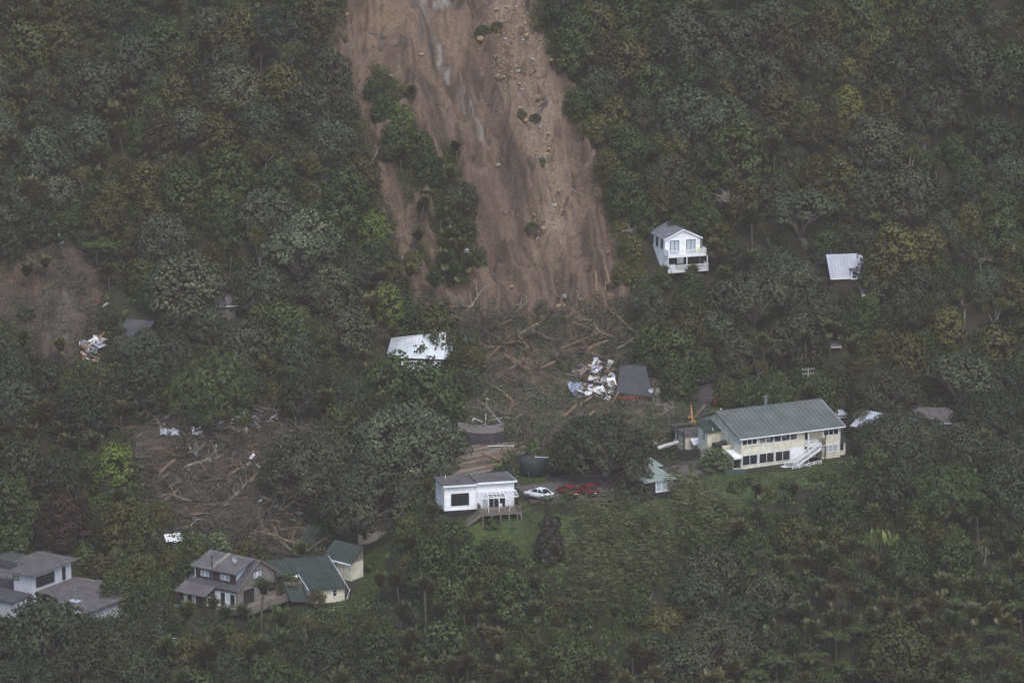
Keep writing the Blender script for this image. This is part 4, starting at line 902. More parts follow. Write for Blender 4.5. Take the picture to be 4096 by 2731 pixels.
LM_ = {
    'poh': leafmat('leaf_grey_green', (0.02428, 0.02732, 0.01457), (0.05569, 0.06164, 0.03301), (0.155, 0.165, 0.1), .62, .25),
    'pohs': leafmat('leaf_silver', (0.0357, 0.03992, 0.02234), (0.08211, 0.08965, 0.05098), (0.235, 0.245, 0.165), .62, .25),
    'pohd': leafmat('leaf_dark', (0.015, 0.01854, 0.0084), (0.036, 0.04223, 0.01932), (0.1, 0.106, 0.056), .62, .25),
    'oliv': leafmat('leaf_olive', (0.026, 0.02987, 0.00756), (0.062, 0.06798, 0.01596), (0.155, 0.16, 0.045), .6, .25),
    'mid': leafmat('leaf_mid_green', (0.018, 0.02781, 0.0084), (0.044, 0.0618, 0.01596), (0.12, 0.15, 0.045), .6, .25),
    'brown': leafmat('leaf_brown_olive', (0.028, 0.02575, 0.00924), (0.062, 0.05665, 0.02184), (0.135, 0.122, 0.055), .65, .2),
    'brt': leafmat('leaf_bright', (0.05324, 0.06829, 0.006683), (0.1147, 0.1366, 0.01393), (0.1966, 0.2169, 0.03063), .55, .3, .15),
    'brt2': leafmat('leaf_yellow_green', (0.04505, 0.05222, 0.007797), (0.09419, 0.1044, 0.01671), (0.1638, 0.1687, 0.03342), .55, .3, .15),
    'purp': leafmat('leaf_purple_brown', (0.01999, 0.01261, 0.008736), (0.03927, 0.02521, 0.01651), (0.06069, 0.04202, 0.0267), .7, .2),
    'dkpur': leafmat('leaf_dark_purple', (0.01285, 0.01121, 0.007283), (0.02499, 0.02101, 0.01359), (0.06069, 0.05253, 0.03301), .5, .4),
    'pale': leafmat('leaf_pale_green', (0.04914, 0.06026, 0.0195), (0.1147, 0.1366, 0.04734), (0.2457, 0.2651, 0.1114), .5, .3, .1),
    'nik': leafmat('frond_nikau', (0.022, 0.02472, 0.00672), (0.06, 0.0618, 0.01512), (0.13, 0.1236, 0.0756), .5, .35, .4),
    'nikg': leafmat('frond_green', (0.018, 0.02575, 0.00672), (0.048, 0.06386, 0.01596), (0.12, 0.1288, 0.0672), .5, .35, .2),
    'fern': leafmat('frond_fern', (0.02713, 0.03852, 0.008736), (0.05355, 0.07354, 0.01845), (0.09282, 0.1191, 0.03399), .6, .25, .15),
    'cab': leafmat('leaf_cabbage', (0.03213, 0.03642, 0.008736), (0.06783, 0.07354, 0.01942), (0.1285, 0.1331, 0.04127), .55, .3, .15),
    'ban': leafmat('leaf_banana', (0.04914, 0.06829, 0.01671), (0.1065, 0.1366, 0.0362), (0.2048, 0.241, 0.08354), .5, .3, .1),
    'reed': leafmat('leaf_reed', (0.0357, 0.04202, 0.01651), (0.07854, 0.08755, 0.03641), (0.1642, 0.1716, 0.08011), .55, .3, .1),
}
KIND = {}   # kind -> list of (trunk mesh, crown mesh), unit radius, unit centre height
def addkind(k, items, R, hc, H_): KIND[k] = dict(items=items, R=R, hc=hc, H=H_)
it = []
for i in range(5):
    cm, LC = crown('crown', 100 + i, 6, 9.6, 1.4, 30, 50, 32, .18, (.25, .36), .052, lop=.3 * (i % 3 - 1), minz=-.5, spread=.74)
    it.append((limbs('trunk', 200 + i, LC[::2], 9.6, .42, BARK, .2, 1), cm))
addkind('spread', it, 6, 6.4, 9.6)
it = []
for i in range(2):                       # big old trees: many more tufts
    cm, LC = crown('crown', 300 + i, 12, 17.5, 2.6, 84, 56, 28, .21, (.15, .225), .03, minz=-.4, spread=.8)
    it.append((limbs('trunk', 310 + i, LC[::5], 17.5, .75, BARK, .17, 1.5), cm))
addkind('giant', it, 12, 10.5, 17.5)
it = []
for i in range(3):                       # open crowns on bare twisting limbs
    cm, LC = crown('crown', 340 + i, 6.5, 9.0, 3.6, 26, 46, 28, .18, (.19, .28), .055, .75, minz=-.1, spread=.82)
    it.append((limbs('trunk', 350 + i, LC[::2], 9.0, .55, SILV if i == 2 else BARK, .16, 1), cm))
addkind('open', it, 6.5, 6.6, 9.0)
it = []
for i in range(5):
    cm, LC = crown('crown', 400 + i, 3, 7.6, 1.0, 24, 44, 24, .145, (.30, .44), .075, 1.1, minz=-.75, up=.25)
    it.append((limbs('trunk', 410 + i, LC[::2], 7.6, .2, DBARK, .25, 1), cm))
addkind('round', it, 3, 4.6, 7.6)
it = []
for i in range(3):                       # fine feathery crowns
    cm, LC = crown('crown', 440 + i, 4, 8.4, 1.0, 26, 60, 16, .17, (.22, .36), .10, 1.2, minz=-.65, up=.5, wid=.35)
    it.append((limbs('trunk', 450 + i, LC[::2], 8.4, .2, DBARK, .2, 1), cm))
addkind('feather', it, 4, 5.2, 8.4)
it = []
for i in range(3):                       # low shrubs
    cm, LC = crown('crown', 470 + i, 1.6, 2.2, .1, 9, 32, 10, .2, (.34, .5), .14, 1, minz=-.3)
    it.append((limbs('trunk', 480 + i, LC[::2], 2.2, .07, DBARK, .15, 1, 5), cm))
addkind('shrub', it, 1.6, 1.1, 2.2)

def fronds(name, seed, nf, L, e0, e1, npin, pl, pw, z, pale=.12, droop=.0, wind=(0, 0), skirt=0, vdir=.4, plume=False):
    rng = np.random.default_rng(seed); cs = []; ns = []; ts = []; Ls = []; Ws = []; vs = []; mb = MB()
    for f in range(nf + skirt):
        dead = f >= nf
        az = f * 2.39996 + rng.uniform(-.3, .3); l = L * rng.uniform(.8, 1.12)
        kf = (f + .5) / nf
        ea = (e0 * (1.12 - .4 * kf) if plume else e0 * rng.uniform(.82, 1.12)) if not dead else rng.uniform(-.5, .3); eb = (e1 + .55 - 1.3 * kf + rng.uniform(-.2, .2) if plume else e1 + rng.uniform(-.35, .35)) if not dead else -1.5
        p = np.array([0, 0, z + rng.uniform(-.12, .12)]); P = [p.copy()]; D = []
        for s in range(npin):
            k = s / (npin - 1); e = ea + (eb - ea) * k ** 1.4
            d = unit(np.array([math.cos(az) * math.cos(e) + wind[0] * k, math.sin(az) * math.cos(e) + wind[1] * k, math.sin(e)]))
            p = p + d * l / npin; P.append(p.copy()); D.append(d)
        isp = dead; base = rng.uniform(.2, .55) + (.1 if rng.uniform() < pale else 0)
        if dead: P = [P[0] + (q_ - P[0]) * .6 for q_ in P]
        mb.tube([P[0], P[len(P) // 2], P[-1]], [.035, .025, .008], 4, False)
        for s in range(1, npin):
            k = s / npin; d = D[s]; side = unit(np.cross(d, [0, 0, 1.0])); upn = np.cross(side, d)
            w = pl * (math.sin(math.pi * min(1, k * .85 + .17)) ** .7) * rng.uniform(.85, 1.1)
            for sg in (-1, 1):
                t = unit(side * sg + d * vdir + upn * (.25 - droop) + rng.normal(0, .09, 3))
                cs.append(P[s] + t * w * .5); ts.append(t); ns.append(unit(upn + side * sg * .3 + rng.normal(0, .2, 3)))
                Ls.append(w); Ws.append(pw * rng.uniform(.8, 1.2)); vs.append(np.clip(base + rng.normal(0, .1) + (.22 if isp else 0), 0, 1))
    V, Fq = leafquads(np.array(cs), np.array(ns), np.array(Ls), np.array(Ws), rng, np.array(ts))
    rv = np.array(mb.v); rf = np.array([f for f in mb.f if len(f) == 4]) + len(V)
    return mesh_np(name, np.r_[V, rv], np.r_[Fq, rf], None, attr=np.r_[np.repeat(vs, 4), np.full(len(rv), .6)])
def palmtrunk(name, seed, h, r, m, bulge=True):
    rng = random.Random(seed); b = MB(); pts = []; rad = []
    lx, ly = rng.uniform(-.05, .05) * h, rng.uniform(-.05, .05) * h
    for k in range(9):
        t = k / 8; pts.append((lx * math.sin(math.pi * t), ly * math.sin(math.pi * t), -.8 + (h + .8) * t)); rad.append(r * (1.15 - .2 * t))
    if bulge: rad[-1] = r * .7; rad[-2] = r * 1.45
    b.tube(pts, rad, 7)
    return b.mesh(name, m, True)
it = []
for i in range(5):
    h = 4.0
    it.append((palmtrunk('trunk', 500 + i, h, .13, PALMT), fronds('fronds', 510 + i, 19, 2.9, 1.35, .6, 26, .9, .19, h - .15, .15, .1, (-.22, -.05), i % 2, .5, True)))
addkind('nikau', it, 2.1, 5.1, 6.6)
it = []
for i in range(3):
    h = 9.0
    it.append((palmtrunk('trunk', 530 + i, h, .17, PALMT), fronds('fronds', 540 + i, 17, 2.8, 1.3, .5, 26, .9, .19, h - .15, .15, .12, (-.22, -.05), 1, .5, True)))
addkind('nikautall', it, 2.1, 10.0, 11.5)
it = []
for i in range(4):
    h = 3.2
    it.append((palmtrunk('trunk', 560 + i, h, .14, DBARK, False), fronds('fronds', 570 + i, 16, 2.7, .62, -.45, 26, .62, .17, h, .0, .1, (0, 0), 0, .25)))
addkind('fern', it, 2.5, 3.4, 4.1)
def sword(name, seed, heads, n, L, w):
    rng = np.random.default_rng(seed); cs = []; ts = []; ns = []; Ls = []; vs = []
    for hc, hr in heads:
        d = rdir(rng, n); d = d[d[:, 2] > -.55]; l = L * hr * rng.uniform(.75, 1.1, len(d))
        cs.append(np.array(hc) + d * l[:, None] * .52 - np.c_[np.zeros((len(d), 2)), .12 * l * (1 - d[:, 2])]); ts.append(d); Ls.append(l)
        ns.append(unit(np.cross(d, rdir(rng, len(d))))); vs.append(np.clip(.4 + .35 * d[:, 2] + rng.normal(0, .15, len(d)), 0, 1))
    c = np.concatenate(cs); V, Fq = leafquads(c, np.concatenate(ns), np.concatenate(Ls), np.full(len(c), w), rng, np.concatenate(ts))
    return mesh_np(name, V, Fq, None, attr=np.repeat(np.concatenate(vs), 4))
it = []
for i in range(3):
    rng = random.Random(600 + i); b = MB(); f = (rng.uniform(-.3, .3), rng.uniform(-.3, .3), 2.6); b.tube([(0, 0, -.6), (0, 0, 1.2), f], [.2, .16, .13], 6)
    hd = []
    for k in range(5 + i):
        e = (f[0] + rng.uniform(-1.5, 1.5), f[1] + rng.uniform(-1.3, 1.3), rng.uniform(3.6, 5.2)); hd.append((e, rng.uniform(.8, 1.15)))
        b.tube([f, ((f[0] + e[0]) / 2 + .1, (f[1] + e[1]) / 2, f[2] + .7), e], [.1, .08, .06], 5)
    it.append((b.mesh('trunk', BARK, True), sword('leaves', 610 + i, hd, 150, .95, .075)))
addkind('cabbage', it, 2.2, 4.2, 5.6)
addkind('flax', [(limbs('stem', 620, [(0, 0, .5)], .6, .06, DBARK), sword('leaves', 621, [((0, 0, .25), 1.0)], 420, 1.9, .09))], 1.6, .9, 1.8)
it = []
for i in range(2):                       # banana clumps
    rng = np.random.default_rng(640 + i); V = []; Fq = []; vs = []; b = MB()
    for k in range(9):
        az = rng.uniform(0, 6.28); o = np.array([rng.uniform(-1, 1), rng.uniform(-.8, .8), 0]); L = rng.uniform(2.2, 3.4); lean = rng.uniform(.12, .6)
        b.tube([o - [0, 0, .4], o + [0, 0, 1.1]], [.16, .11], 6)
        d = np.array([math.cos(az), math.sin(az), 0]); side = np.cross(d, [0, 0, 1]); last = None
        for s in range(9):
            t = s / 8; c = o + [0, 0, 1.0] + np.array([0, 0, 1]) * L * (t - .25 * lean * t * t) + d * L * lean * t * t; w = .42 * math.sin(math.pi * min(1, .12 + t * .9)) + .02
            cr = [c - side * w + [0, 0, .12 * w], c, c + side * w + [0, 0, .12 * w]]; j = len(V); V += cr; vs += [.4 + .4 * rng.uniform()] * 3
            if last is not None: Fq += [(last, last + 1, j + 1, j), (last + 1, last + 2, j + 2, j + 1)]
            last = j
    it.append((b.mesh('stem', LM_['cab'], True), mesh_np('leaves', np.array(V), np.array(Fq), None, attr=vs)))
addkind('banana', it, 1.7, 2.4, 4.2)
def bare(name, seed, h, m, levels=5, r0=.2, spread=.75, nb=3):
    rng = random.Random(seed); b = MB()
    def go(p, d, L, r, lv):
        md = p + d * L * .5 + Vector((rng.uniform(-1, 1), rng.uniform(-1, 1), rng.uniform(-.5, .8))) * L * .14
        q = p + d * L
        b.tube([p, md, q], [r, r * .8, r * .6], 5 if lv > 2 else 4, False)
        if lv == 0: return
        for k in range(nb if lv > 1 else 2):
            nd = (d + Vector((rng.gauss(0, spread), rng.gauss(0, spread), rng.gauss(.1, spread * .7)))).normalized()
            go(q if k else md.lerp(q, .7), nd, L * rng.uniform(.55, .85), r * .58, lv - 1)
    go(Vector((0, 0, -.5)), Vector((rng.uniform(-.2, .2), rng.uniform(-.2, .2), 1)).normalized(), h * .33, r0, levels)
    return b.mesh(name, m, True)
DEADM = [bare('branches', 700 + i, 7, SILV) for i in range(4)]

# ---- labels that single each plant or fragment out: kind + bearing from a landmark, counted outwards
LMK = [('the white two-storey house', 1557, 572), ('the grey-roofed hillside house', 1965, 622), ('the green-roofed lodge', 1800, 1000), ('the white cottage', 1105, 1135),
       ('the collapsed white roof', 970, 792), ('the fallen charcoal roof', 1455, 875), ('the giant domed tree', 850, 1010), ('the modern flat-roofed house', 110, 1320),
       ('the dormer house', 525, 1325), ('the left-hand slip', 110, 700), ('the lone dark forest roof', 508, 715), ('the foot of the landslide', 1200, 700),
       ('the head of the landslide', 1010, 20), ('the top left corner', 0, 0), ('the top right corner', 2352, 0), ('the bottom right corner', 2352, 1568), ('the bottom left corner', 0, 1568),
       ('the bottom edge middle', 1176, 1568), ('the right edge middle', 2352, 784), ('the dead silver tree', 1695, 440), ('the parked cars', 1270, 1137), ('the green-roofed wreck', 735, 1325),
       ('the brown tiled roof', 2110, 960), ('the tree island', 960, 400), ('the top edge left', 500, 0), ('the top edge right', 1700, 0)]
DIRS = ['right of', 'below right of', 'below', 'below left of', 'left of', 'above left of', 'above', 'above right of']
ORD = ['nearest', 'second nearest', 'third nearest', 'fourth nearest', 'fifth nearest', 'sixth nearest', 'seventh nearest', 'eighth nearest', 'ninth nearest', 'tenth nearest',
       'eleventh nearest', 'twelfth nearest', 'thirteenth nearest', 'fourteenth nearest', 'fifteenth nearest', 'sixteenth nearest'] + [f'{k}{chr(115) + chr(116) if k % 10 == 1 else chr(110) + chr(100) if k % 10 == 2 else chr(114) + chr(100) if k % 10 == 3 else chr(116) + chr(104)} nearest' for k in range(17, 60)]
PENDING = []
def later(o, words, ox, oy): PENDING.append((o, words, ox, oy))
def settle_labels():
    g = {}
    for o, w, x, y in PENDING:
        n, lx, ly = min(LMK, key=lambda l: (l[1] - x) ** 2 + (l[2] - y) ** 2)
        d = DIRS[int(round(math.atan2(y - ly, x - lx) / (math.pi / 4))) % 8]
        g.setdefault((w, n, d), []).append((math.hypot(x - lx, y - ly), o))
    for (w, n, d), L in g.items():
        L.sort(key=lambda t: t[0])
        for i, (dist, o) in enumerate(L):
            o['label'] = f'{w} {d} {n}' if len(L) == 1 else f'{w}, {ORD[min(i, 58)]} {d} {n}'
WORDS = {'spread': 'spreading tree', 'giant': 'huge domed tree', 'open': 'open-limbed tree', 'round': 'rounded tree', 'feather': 'feathery tree', 'shrub': 'low shrub',
         'nikau': 'nikau palm', 'nikautall': 'tall-trunked nikau palm', 'fern': 'tree fern', 'cabbage': 'spiky cabbage tree', 'flax': 'flax bush', 'banana': 'banana clump'}
HUE = {'poh': 'grey-green', 'pohs': 'silvery', 'pohd': 'dark', 'oliv': 'olive', 'mid': 'mid-green', 'brown': 'brownish', 'brt': 'bright green', 'brt2': 'yellow-green', 'purp': 'purple-brown',
       'dkpur': 'blackish', 'pale': 'pale', 'nik': 'russet', 'nikg': 'green', 'fern': 'green', 'cab': 'olive', 'ban': 'pale green'}
CATW = {'spread': 'tree', 'giant': 'tree', 'open': 'tree', 'round': 'tree', 'feather': 'tree', 'shrub': 'shrub', 'nikau': 'palm', 'nikautall': 'palm', 'fern': 'tree fern', 'cabbage': 'cabbage tree', 'flax': 'flax', 'banana': 'banana plant'}
NAMEW = {'spread': 'pohutukawa_tree', 'giant': 'giant_pohutukawa_tree', 'open': 'open_limbed_tree', 'round': 'broadleaf_tree', 'feather': 'feathery_tree', 'shrub': 'shrub', 'nikau': 'nikau_palm',
         'nikautall': 'tall_nikau_palm', 'fern': 'tree_fern', 'cabbage': 'cabbage_tree', 'flax': 'flax_bush', 'banana': 'banana_plant'}
PLACED = []
prng = random.Random(99)
def plant(kind, base, sc, lm, zs=1.0, rz=None, label=None, var=None, tilt=(0, 0)):
    kd = KIND[kind]; tm, cm = kd['items'][prng.randrange(len(kd['items'])) if var is None else var]
    rz = prng.uniform(0, 6.28) if rz is None else rz
    g = {'tree': 'trees in the bush', 'palm': 'nikau palms in the bush'}.get(CATW[kind], CATW[kind] + 's in the bush')
    nm = NAMEW[kind]
    if kind == 'round': nm = {'mid': 'green', 'oliv': 'olive', 'brown': 'brown', 'pohd': 'dark', 'poh': 'grey', 'brt': 'bright', 'brt2': 'yellow_green', 'purp': 'purple', 'dkpur': 'black_leaved', 'pale': 'pale'}[lm] + '_broadleaf_tree'
    root = thing(nm, label or '', CATW[kind], base, group=g, scale=(sc, sc, sc * zs), rot=(tilt[0] or prng.gauss(0, .07), tilt[1] or prng.gauss(0, .07), rz))
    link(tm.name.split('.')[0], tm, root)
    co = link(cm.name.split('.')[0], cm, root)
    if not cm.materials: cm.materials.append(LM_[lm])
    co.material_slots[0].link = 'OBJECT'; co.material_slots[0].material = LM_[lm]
    q = proj([(base[0], base[1], base[2] + kd['hc'] * sc * zs)])[0]
    if label is None: later(root, f"{HUE[lm]} {WORDS[kind]}", q[0], q[1])
    PLACED.append((base[0], base[1], kd['R'] * sc, kind))
    return root
def oplant(kind, ox, oy, ow, lm, zs=1.0, label=None, rz=None, var=None, dh=0):
    """a plant whose crown is seen centred at (ox,oy), ow overview pixels wide"""
    kd = KIND[kind]; sc = 1.0
    for _ in range(3):
        p = hit(ox * K, oy * K, kd['hc'] * sc * zs + dh); sc = ow / ppm(p) / (2 * kd['R'])
    p = hit(ox * K, oy * K, kd['hc'] * sc * zs + dh)
    return plant(kind, (p[0], p[1], hz(p[0], p[1]) - .1), sc, lm, zs, rz, label, var)
# ================================================================= PLANTS SEEN ONE BY ONE IN THE PHOTO (overview pixels: x, y of crown, width)
oplant('giant', 930, 1000, 300, 'pohs', 1.0, 'giant silvery green domed tree beside the white cottage, right-hand dome', 0.4, 0)
oplant('giant', 725, 1045, 265, 'pohs', .95, 'giant silvery green domed tree left of the cottage, left-hand dome', 2.1, 1)
oplant('giant', 858, 1115, 300, 'poh', .92, 'lower dome of the giant tree group with forked trunk', 4.0, 0)
oplant('giant', 1382, 1005, 255, 'poh', .92, 'large dark tree overhanging the parked cars and small shed', 1.0, 1)
oplant('round', 1642, 1046, 80, 'pale', .62, 'pale leafy bush tree in front of the green-roofed lodge', None, 1)
for a in [
    # left hill, silvery spreading trees
    ('spread', 600, 470, 150, 'pohs'), ('spread', 700, 520, 170, 'pohs'), ('open', 690, 560, 190, 'pohs'), ('spread', 430, 625, 200, 'pohs'), ('spread', 372, 525, 140, 'pohs'), ('spread', 560, 775, 160, 'pohs'),
    ('spread', 480, 730, 110, 'poh'), ('feather', 505, 860, 180, 'mid'), ('feather', 440, 880, 130, 'mid'), ('spread', 610, 640, 150, 'poh'), ('spread', 760, 640, 140, 'poh'), ('spread', 690, 800, 120, 'poh'),
    ('spread', 330, 800, 130, 'poh'), ('spread', 400, 790, 110, 'poh'), ('spread', 290, 870, 120, 'pohd'), ('round', 330, 880, 110, 'pohd'), ('spread', 540, 180, 150, 'pohs'), ('spread', 210, 170, 170, 'poh'),
    ('spread', 600, 260, 130, 'poh'), ('spread', 720, 220, 150, 'poh'), ('spread', 760, 300, 120, 'pohs'), ('spread', 90, 330, 150, 'poh'), ('spread', 200, 290, 140, 'poh'), ('spread', 310, 110, 140, 'poh'),
    ('round', 420, 130, 90, 'oliv'), ('round', 60, 90, 110, 'oliv'), ('round', 150, 80, 90, 'brown'), ('round', 230, 490, 90, 'oliv'), ('round', 265, 440, 80, 'oliv'), ('round', 420, 430, 120, 'mid'),
    ('round', 640, 400, 100, 'mid'), ('round', 790, 430, 120, 'mid'), ('round', 520, 380, 110, 'mid'), ('round', 500, 300, 110, 'oliv'), ('round', 370, 290, 100, 'brown'), ('cabbage', 605, 345, 80, 'cab'),
    ('cabbage', 425, 380, 60, 'cab'), ('spread', 820, 600, 110, 'poh'), ('round', 870, 560, 60, 'mid'), ('spread', 800, 730, 140, 'poh'), ('round', 990, 880, 150, 'mid'), ('round', 900, 860, 130, 'mid'),
    # bright trees
    ('round', 265, 1055, 100, 'brt'), ('round', 895, 680, 78, 'brt'), ('round', 925, 262, 62, 'brt'), ('round', 862, 515, 84, 'brt'), ('round', 1955, 228, 84, 'brt'), ('round', 1945, 150, 60, 'brt2'),
    ('round', 2072, 562, 125, 'brt2'), ('round', 2120, 545, 90, 'brt2'), ('round', 2180, 735, 84, 'brt2'), ('round', 1412, 250, 74, 'brt2'), ('round', 1365, 285, 60, 'brt2'), ('round', 1560, 330, 70, 'brt2'),
    ('round', 690, 725, 56, 'brt2'), ('round', 2225, 490, 60, 'brt2'), ('round', 1700, 340, 150, 'oliv'), ('spread', 1525, 1412, 110, 'brt2'), ('spread', 1310, 1490, 160, 'oliv'), ('spread', 1230, 1450, 90, 'oliv'),
    ('round', 1455, 560, 56, 'brt2'), ('round', 1430, 620, 46, 'brt2'), ('round', 945, 590, 46, 'brt2'),
    # tree island in the slip
    ('round', 860, 190, 52, 'mid'), ('round', 880, 240, 60, 'mid'), ('round', 910, 310, 80, 'mid'), ('round', 960, 330, 80, 'mid'), ('round', 985, 380, 70, 'mid'), ('spread', 1060, 440, 90, 'poh'),
    ('nikau', 922, 345, 56, 'nik'), ('nikau', 942, 205, 40, 'nik'), ('nikau', 1052, 335, 40, 'nik'), ('nikau', 1015, 372, 40, 'nik'), ('nikau', 1065, 470, 44, 'nik'), ('nikau', 1035, 395, 50, 'nik'),
    ('nikau', 970, 470, 48, 'nik'), ('nikau', 1012, 490, 50, 'nikg'), ('nikau', 1040, 540, 60, 'nikg'), ('nikau', 1020, 590, 60, 'nikg'), ('nikau', 1060, 560, 50, 'nik'), ('fern', 985, 440, 46, 'fern'),
    ('nikau', 1000, 640, 60, 'nikg'), ('nikau', 1050, 620, 50, 'nikg'), ('round', 1035, 470, 60, 'mid'), ('shrub', 1240, 375, 34, 'mid'), ('shrub', 1230, 270, 28, 'mid'), ('shrub', 1195, 262, 26, 'oliv'),
    ('shrub', 1110, 70, 36, 'mid'), ('shrub', 1140, 60, 30, 'oliv'), ('shrub', 1220, 520, 30, 'mid'),
    ('nikau', 868, 690, 56, 'nik'), ('nikau', 850, 705, 50, 'nik'), ('nikau', 880, 630, 44, 'nik'), ('nikau', 845, 770, 40, 'nik'), ('nikau', 900, 760, 46, 'nik'), ('nikau', 760, 810, 44, 'nik'),
    ('nikautall', 850, 690, 44, 'nik'), ('nikautall', 740, 780, 36, 'nik'), ('cabbage', 1050, 860, 50, 'cab'), ('cabbage', 968, 838, 36, 'cab'), ('round', 1085, 810, 56, 'oliv'), ('round', 1080, 870, 60, 'poh'),
    # right of the slip
    ('round', 1400, 110, 90, 'brown'), ('round', 1450, 130, 100, 'brown'), ('round', 1500, 180, 90, 'mid'), ('round', 1330, 60, 100, 'mid'), ('round', 1320, 100, 90, 'mid'), ('round', 1440, 320, 90, 'mid'),
    ('open', 1470, 330, 110, 'mid'), ('round', 1400, 370, 70, 'oliv'), ('spread', 1580, 240, 170, 'poh'), ('spread', 1660, 260, 150, 'poh'), ('spread', 1560, 60, 170, 'poh'), ('spread', 1680, 60, 150, 'poh'),
    ('round', 1850, 260, 90, 'oliv'), ('round', 1790, 230, 100, 'brown'), ('spread', 1870, 280, 110, 'brown'), ('spread', 2010, 300, 160, 'poh'), ('spread', 2080, 130, 170, 'pohd'), ('spread', 2150, 220, 160, 'pohd'),
    ('spread', 2260, 150, 180, 'pohd'), ('spread', 2280, 300, 160, 'pohd'), ('spread', 2090, 420, 160, 'poh'), ('spread', 2000, 420, 130, 'poh'), ('round', 1930, 400, 100, 'oliv'), ('round', 1480, 485, 70, 'mid'),
    ('open', 1850, 470, 190, 'poh'), ('spread', 1770, 430, 110, 'poh'), ('open', 1730, 660, 210, 'poh'), ('open', 1822, 622, 150, 'poh'), ('spread', 1790, 600, 130, 'poh'), ('spread', 1895, 690, 100, 'poh'),
    ('spread', 1665, 730, 120, 'pohs'), ('spread', 1700, 800, 120, 'poh'), ('feather', 1492, 690, 110, 'poh'), ('round', 1552, 795, 105, 'mid'), ('round', 1500, 780, 100, 'mid'), ('round', 1556, 862, 84, 'mid'),
    ('round', 1590, 640, 60, 'mid'), ('round', 1525, 625, 50, 'mid'), ('open', 1700, 690, 150, 'poh'), ('round', 2030, 600, 120, 'oliv'), ('spread', 2110, 640, 150, 'pohd'), ('spread', 2080, 690, 120, 'pohd'),
    ('round', 2020, 780, 60, 'oliv'), ('open', 2230, 570, 100, 'pohd'), ('round', 1560, 512, 54, 'mid'), ('spread', 1832, 668, 120, 'poh'),
    ('nikau', 1655, 590, 56, 'nik'), ('nikau', 1665, 625, 50, 'nik'), ('nikau', 1640, 560, 48, 'nik'), ('nikau', 1720, 590, 50, 'nikg'), ('nikau', 1600, 620, 44, 'nik'), ('nikau', 1690, 650, 50, 'nikg'),
    ('nikautall', 1755, 775, 44, 'nikg'), ('nikautall', 1846, 765, 46, 'nikg'), ('nikautall', 1905, 745, 50, 'nik'), ('nikautall', 1880, 740, 44, 'nik'), ('nikau', 1930, 755, 46, 'nik'),
    ('cabbage', 1740, 845, 50, 'cab'), ('cabbage', 1715, 850, 44, 'cab'), ('cabbage', 1770, 870, 40, 'cab'), ('nikau', 1800, 880, 44, 'nik'), ('nikau', 1860, 900, 56, 'nik'), ('round', 1665, 890, 60, 'oliv'),
    ('round', 1720, 895, 80, 'mid'), ('round', 1790, 900, 80, 'mid'), ('round', 1880, 890, 90, 'mid'), ('banana', 2010, 690, 50, 'ban'),
    # right cluster beside the lodge
    ('giant', 2035, 880, 190, 'poh'), ('giant', 2055, 985, 175, 'poh'), ('spread', 2000, 990, 90, 'poh'), ('spread', 2140, 985, 110, 'pohd'), ('spread', 1462, 1092, 95, 'poh'), ('spread', 1425, 1135, 60, 'poh'), ('spread', 2045, 1000, 150, 'poh'), ('spread', 1985, 960, 90, 'poh'), ('open', 2195, 850, 190, 'poh'), ('giant', 2270, 940, 190, 'pohd'), ('spread', 2215, 1010, 140, 'pohd'),
    ('spread', 2310, 860, 130, 'pohd'), ('spread', 2090, 1040, 120, 'pohd'), ('round', 2010, 1050, 80, 'oliv'), ('flax', 1975, 1058, 60, 'dkpur'), ('spread', 2060, 1100, 160, 'pohd'), ('giant', 2170, 1110, 210, 'mid'),
    ('spread', 2300, 1100, 150, 'pohd'), ('round', 2160, 1020, 60, 'pohd'), ('nikau', 2250, 1000, 50, 'nik'), ('nikau', 2130, 730, 50, 'nik'), ('nikau', 2050, 780, 46, 'nik'),
    # lower right
    ('spread', 1640, 1290, 170, 'poh'), ('spread', 1780, 1350, 150, 'poh'), ('spread', 1600, 1340, 150, 'poh'), ('giant', 1640, 1460, 210, 'poh'), ('spread', 1560, 1500, 150, 'poh'), ('spread', 1700, 1400, 130, 'pohd'),
    ('spread', 1830, 1210, 120, 'oliv'), ('round', 1920, 1150, 100, 'mid'), ('nikautall', 1880, 1225, 50, 'nikg'), ('banana', 1995, 1232, 48, 'ban'), ('banana', 2030, 1228, 54, 'ban'), ('banana', 2060, 1240, 44, 'ban'),
    ('spread', 2080, 1270, 130, 'mid'), ('spread', 2075, 1480, 200, 'oliv'), ('cabbage', 2262, 1255, 60, 'cab'), ('fern', 1918, 1463, 92, 'fern'), ('fern', 1980, 1449, 80, 'fern'), ('fern', 1789, 1519, 92, 'fern'),
    ('fern', 1872, 1508, 80, 'fern'), ('fern', 1958, 1539, 76, 'fern'), ('fern', 2288, 1451, 76, 'fern'), ('fern', 2295, 1492, 74, 'fern'), ('fern', 2255, 1512, 70, 'fern'), ('fern', 1740, 1545, 70, 'fern'),
    ('round', 1262, 1235, 76, 'dkpur'), ('shrub', 1265, 1200, 50, 'dkpur'), ('spread', 1140, 1260, 110, 'mid'), ('round', 1070, 1290, 100, 'mid'), ('round', 1130, 1330, 100, 'oliv'), ('round', 1040, 1220, 80, 'mid'),
    ('round', 1180, 1350, 110, 'mid'), ('round', 990, 1260, 90, 'mid'),
    # lower left
    ('spread', 110, 1425, 230, 'pohd'), ('giant', 260, 1470, 230, 'pohd'), ('spread', 30, 1480, 160, 'pohd'), ('spread', 180, 1530, 170, 'pohd'), ('giant', 60, 1560, 200, 'pohd'), ('spread', 330, 1520, 150, 'pohd'),
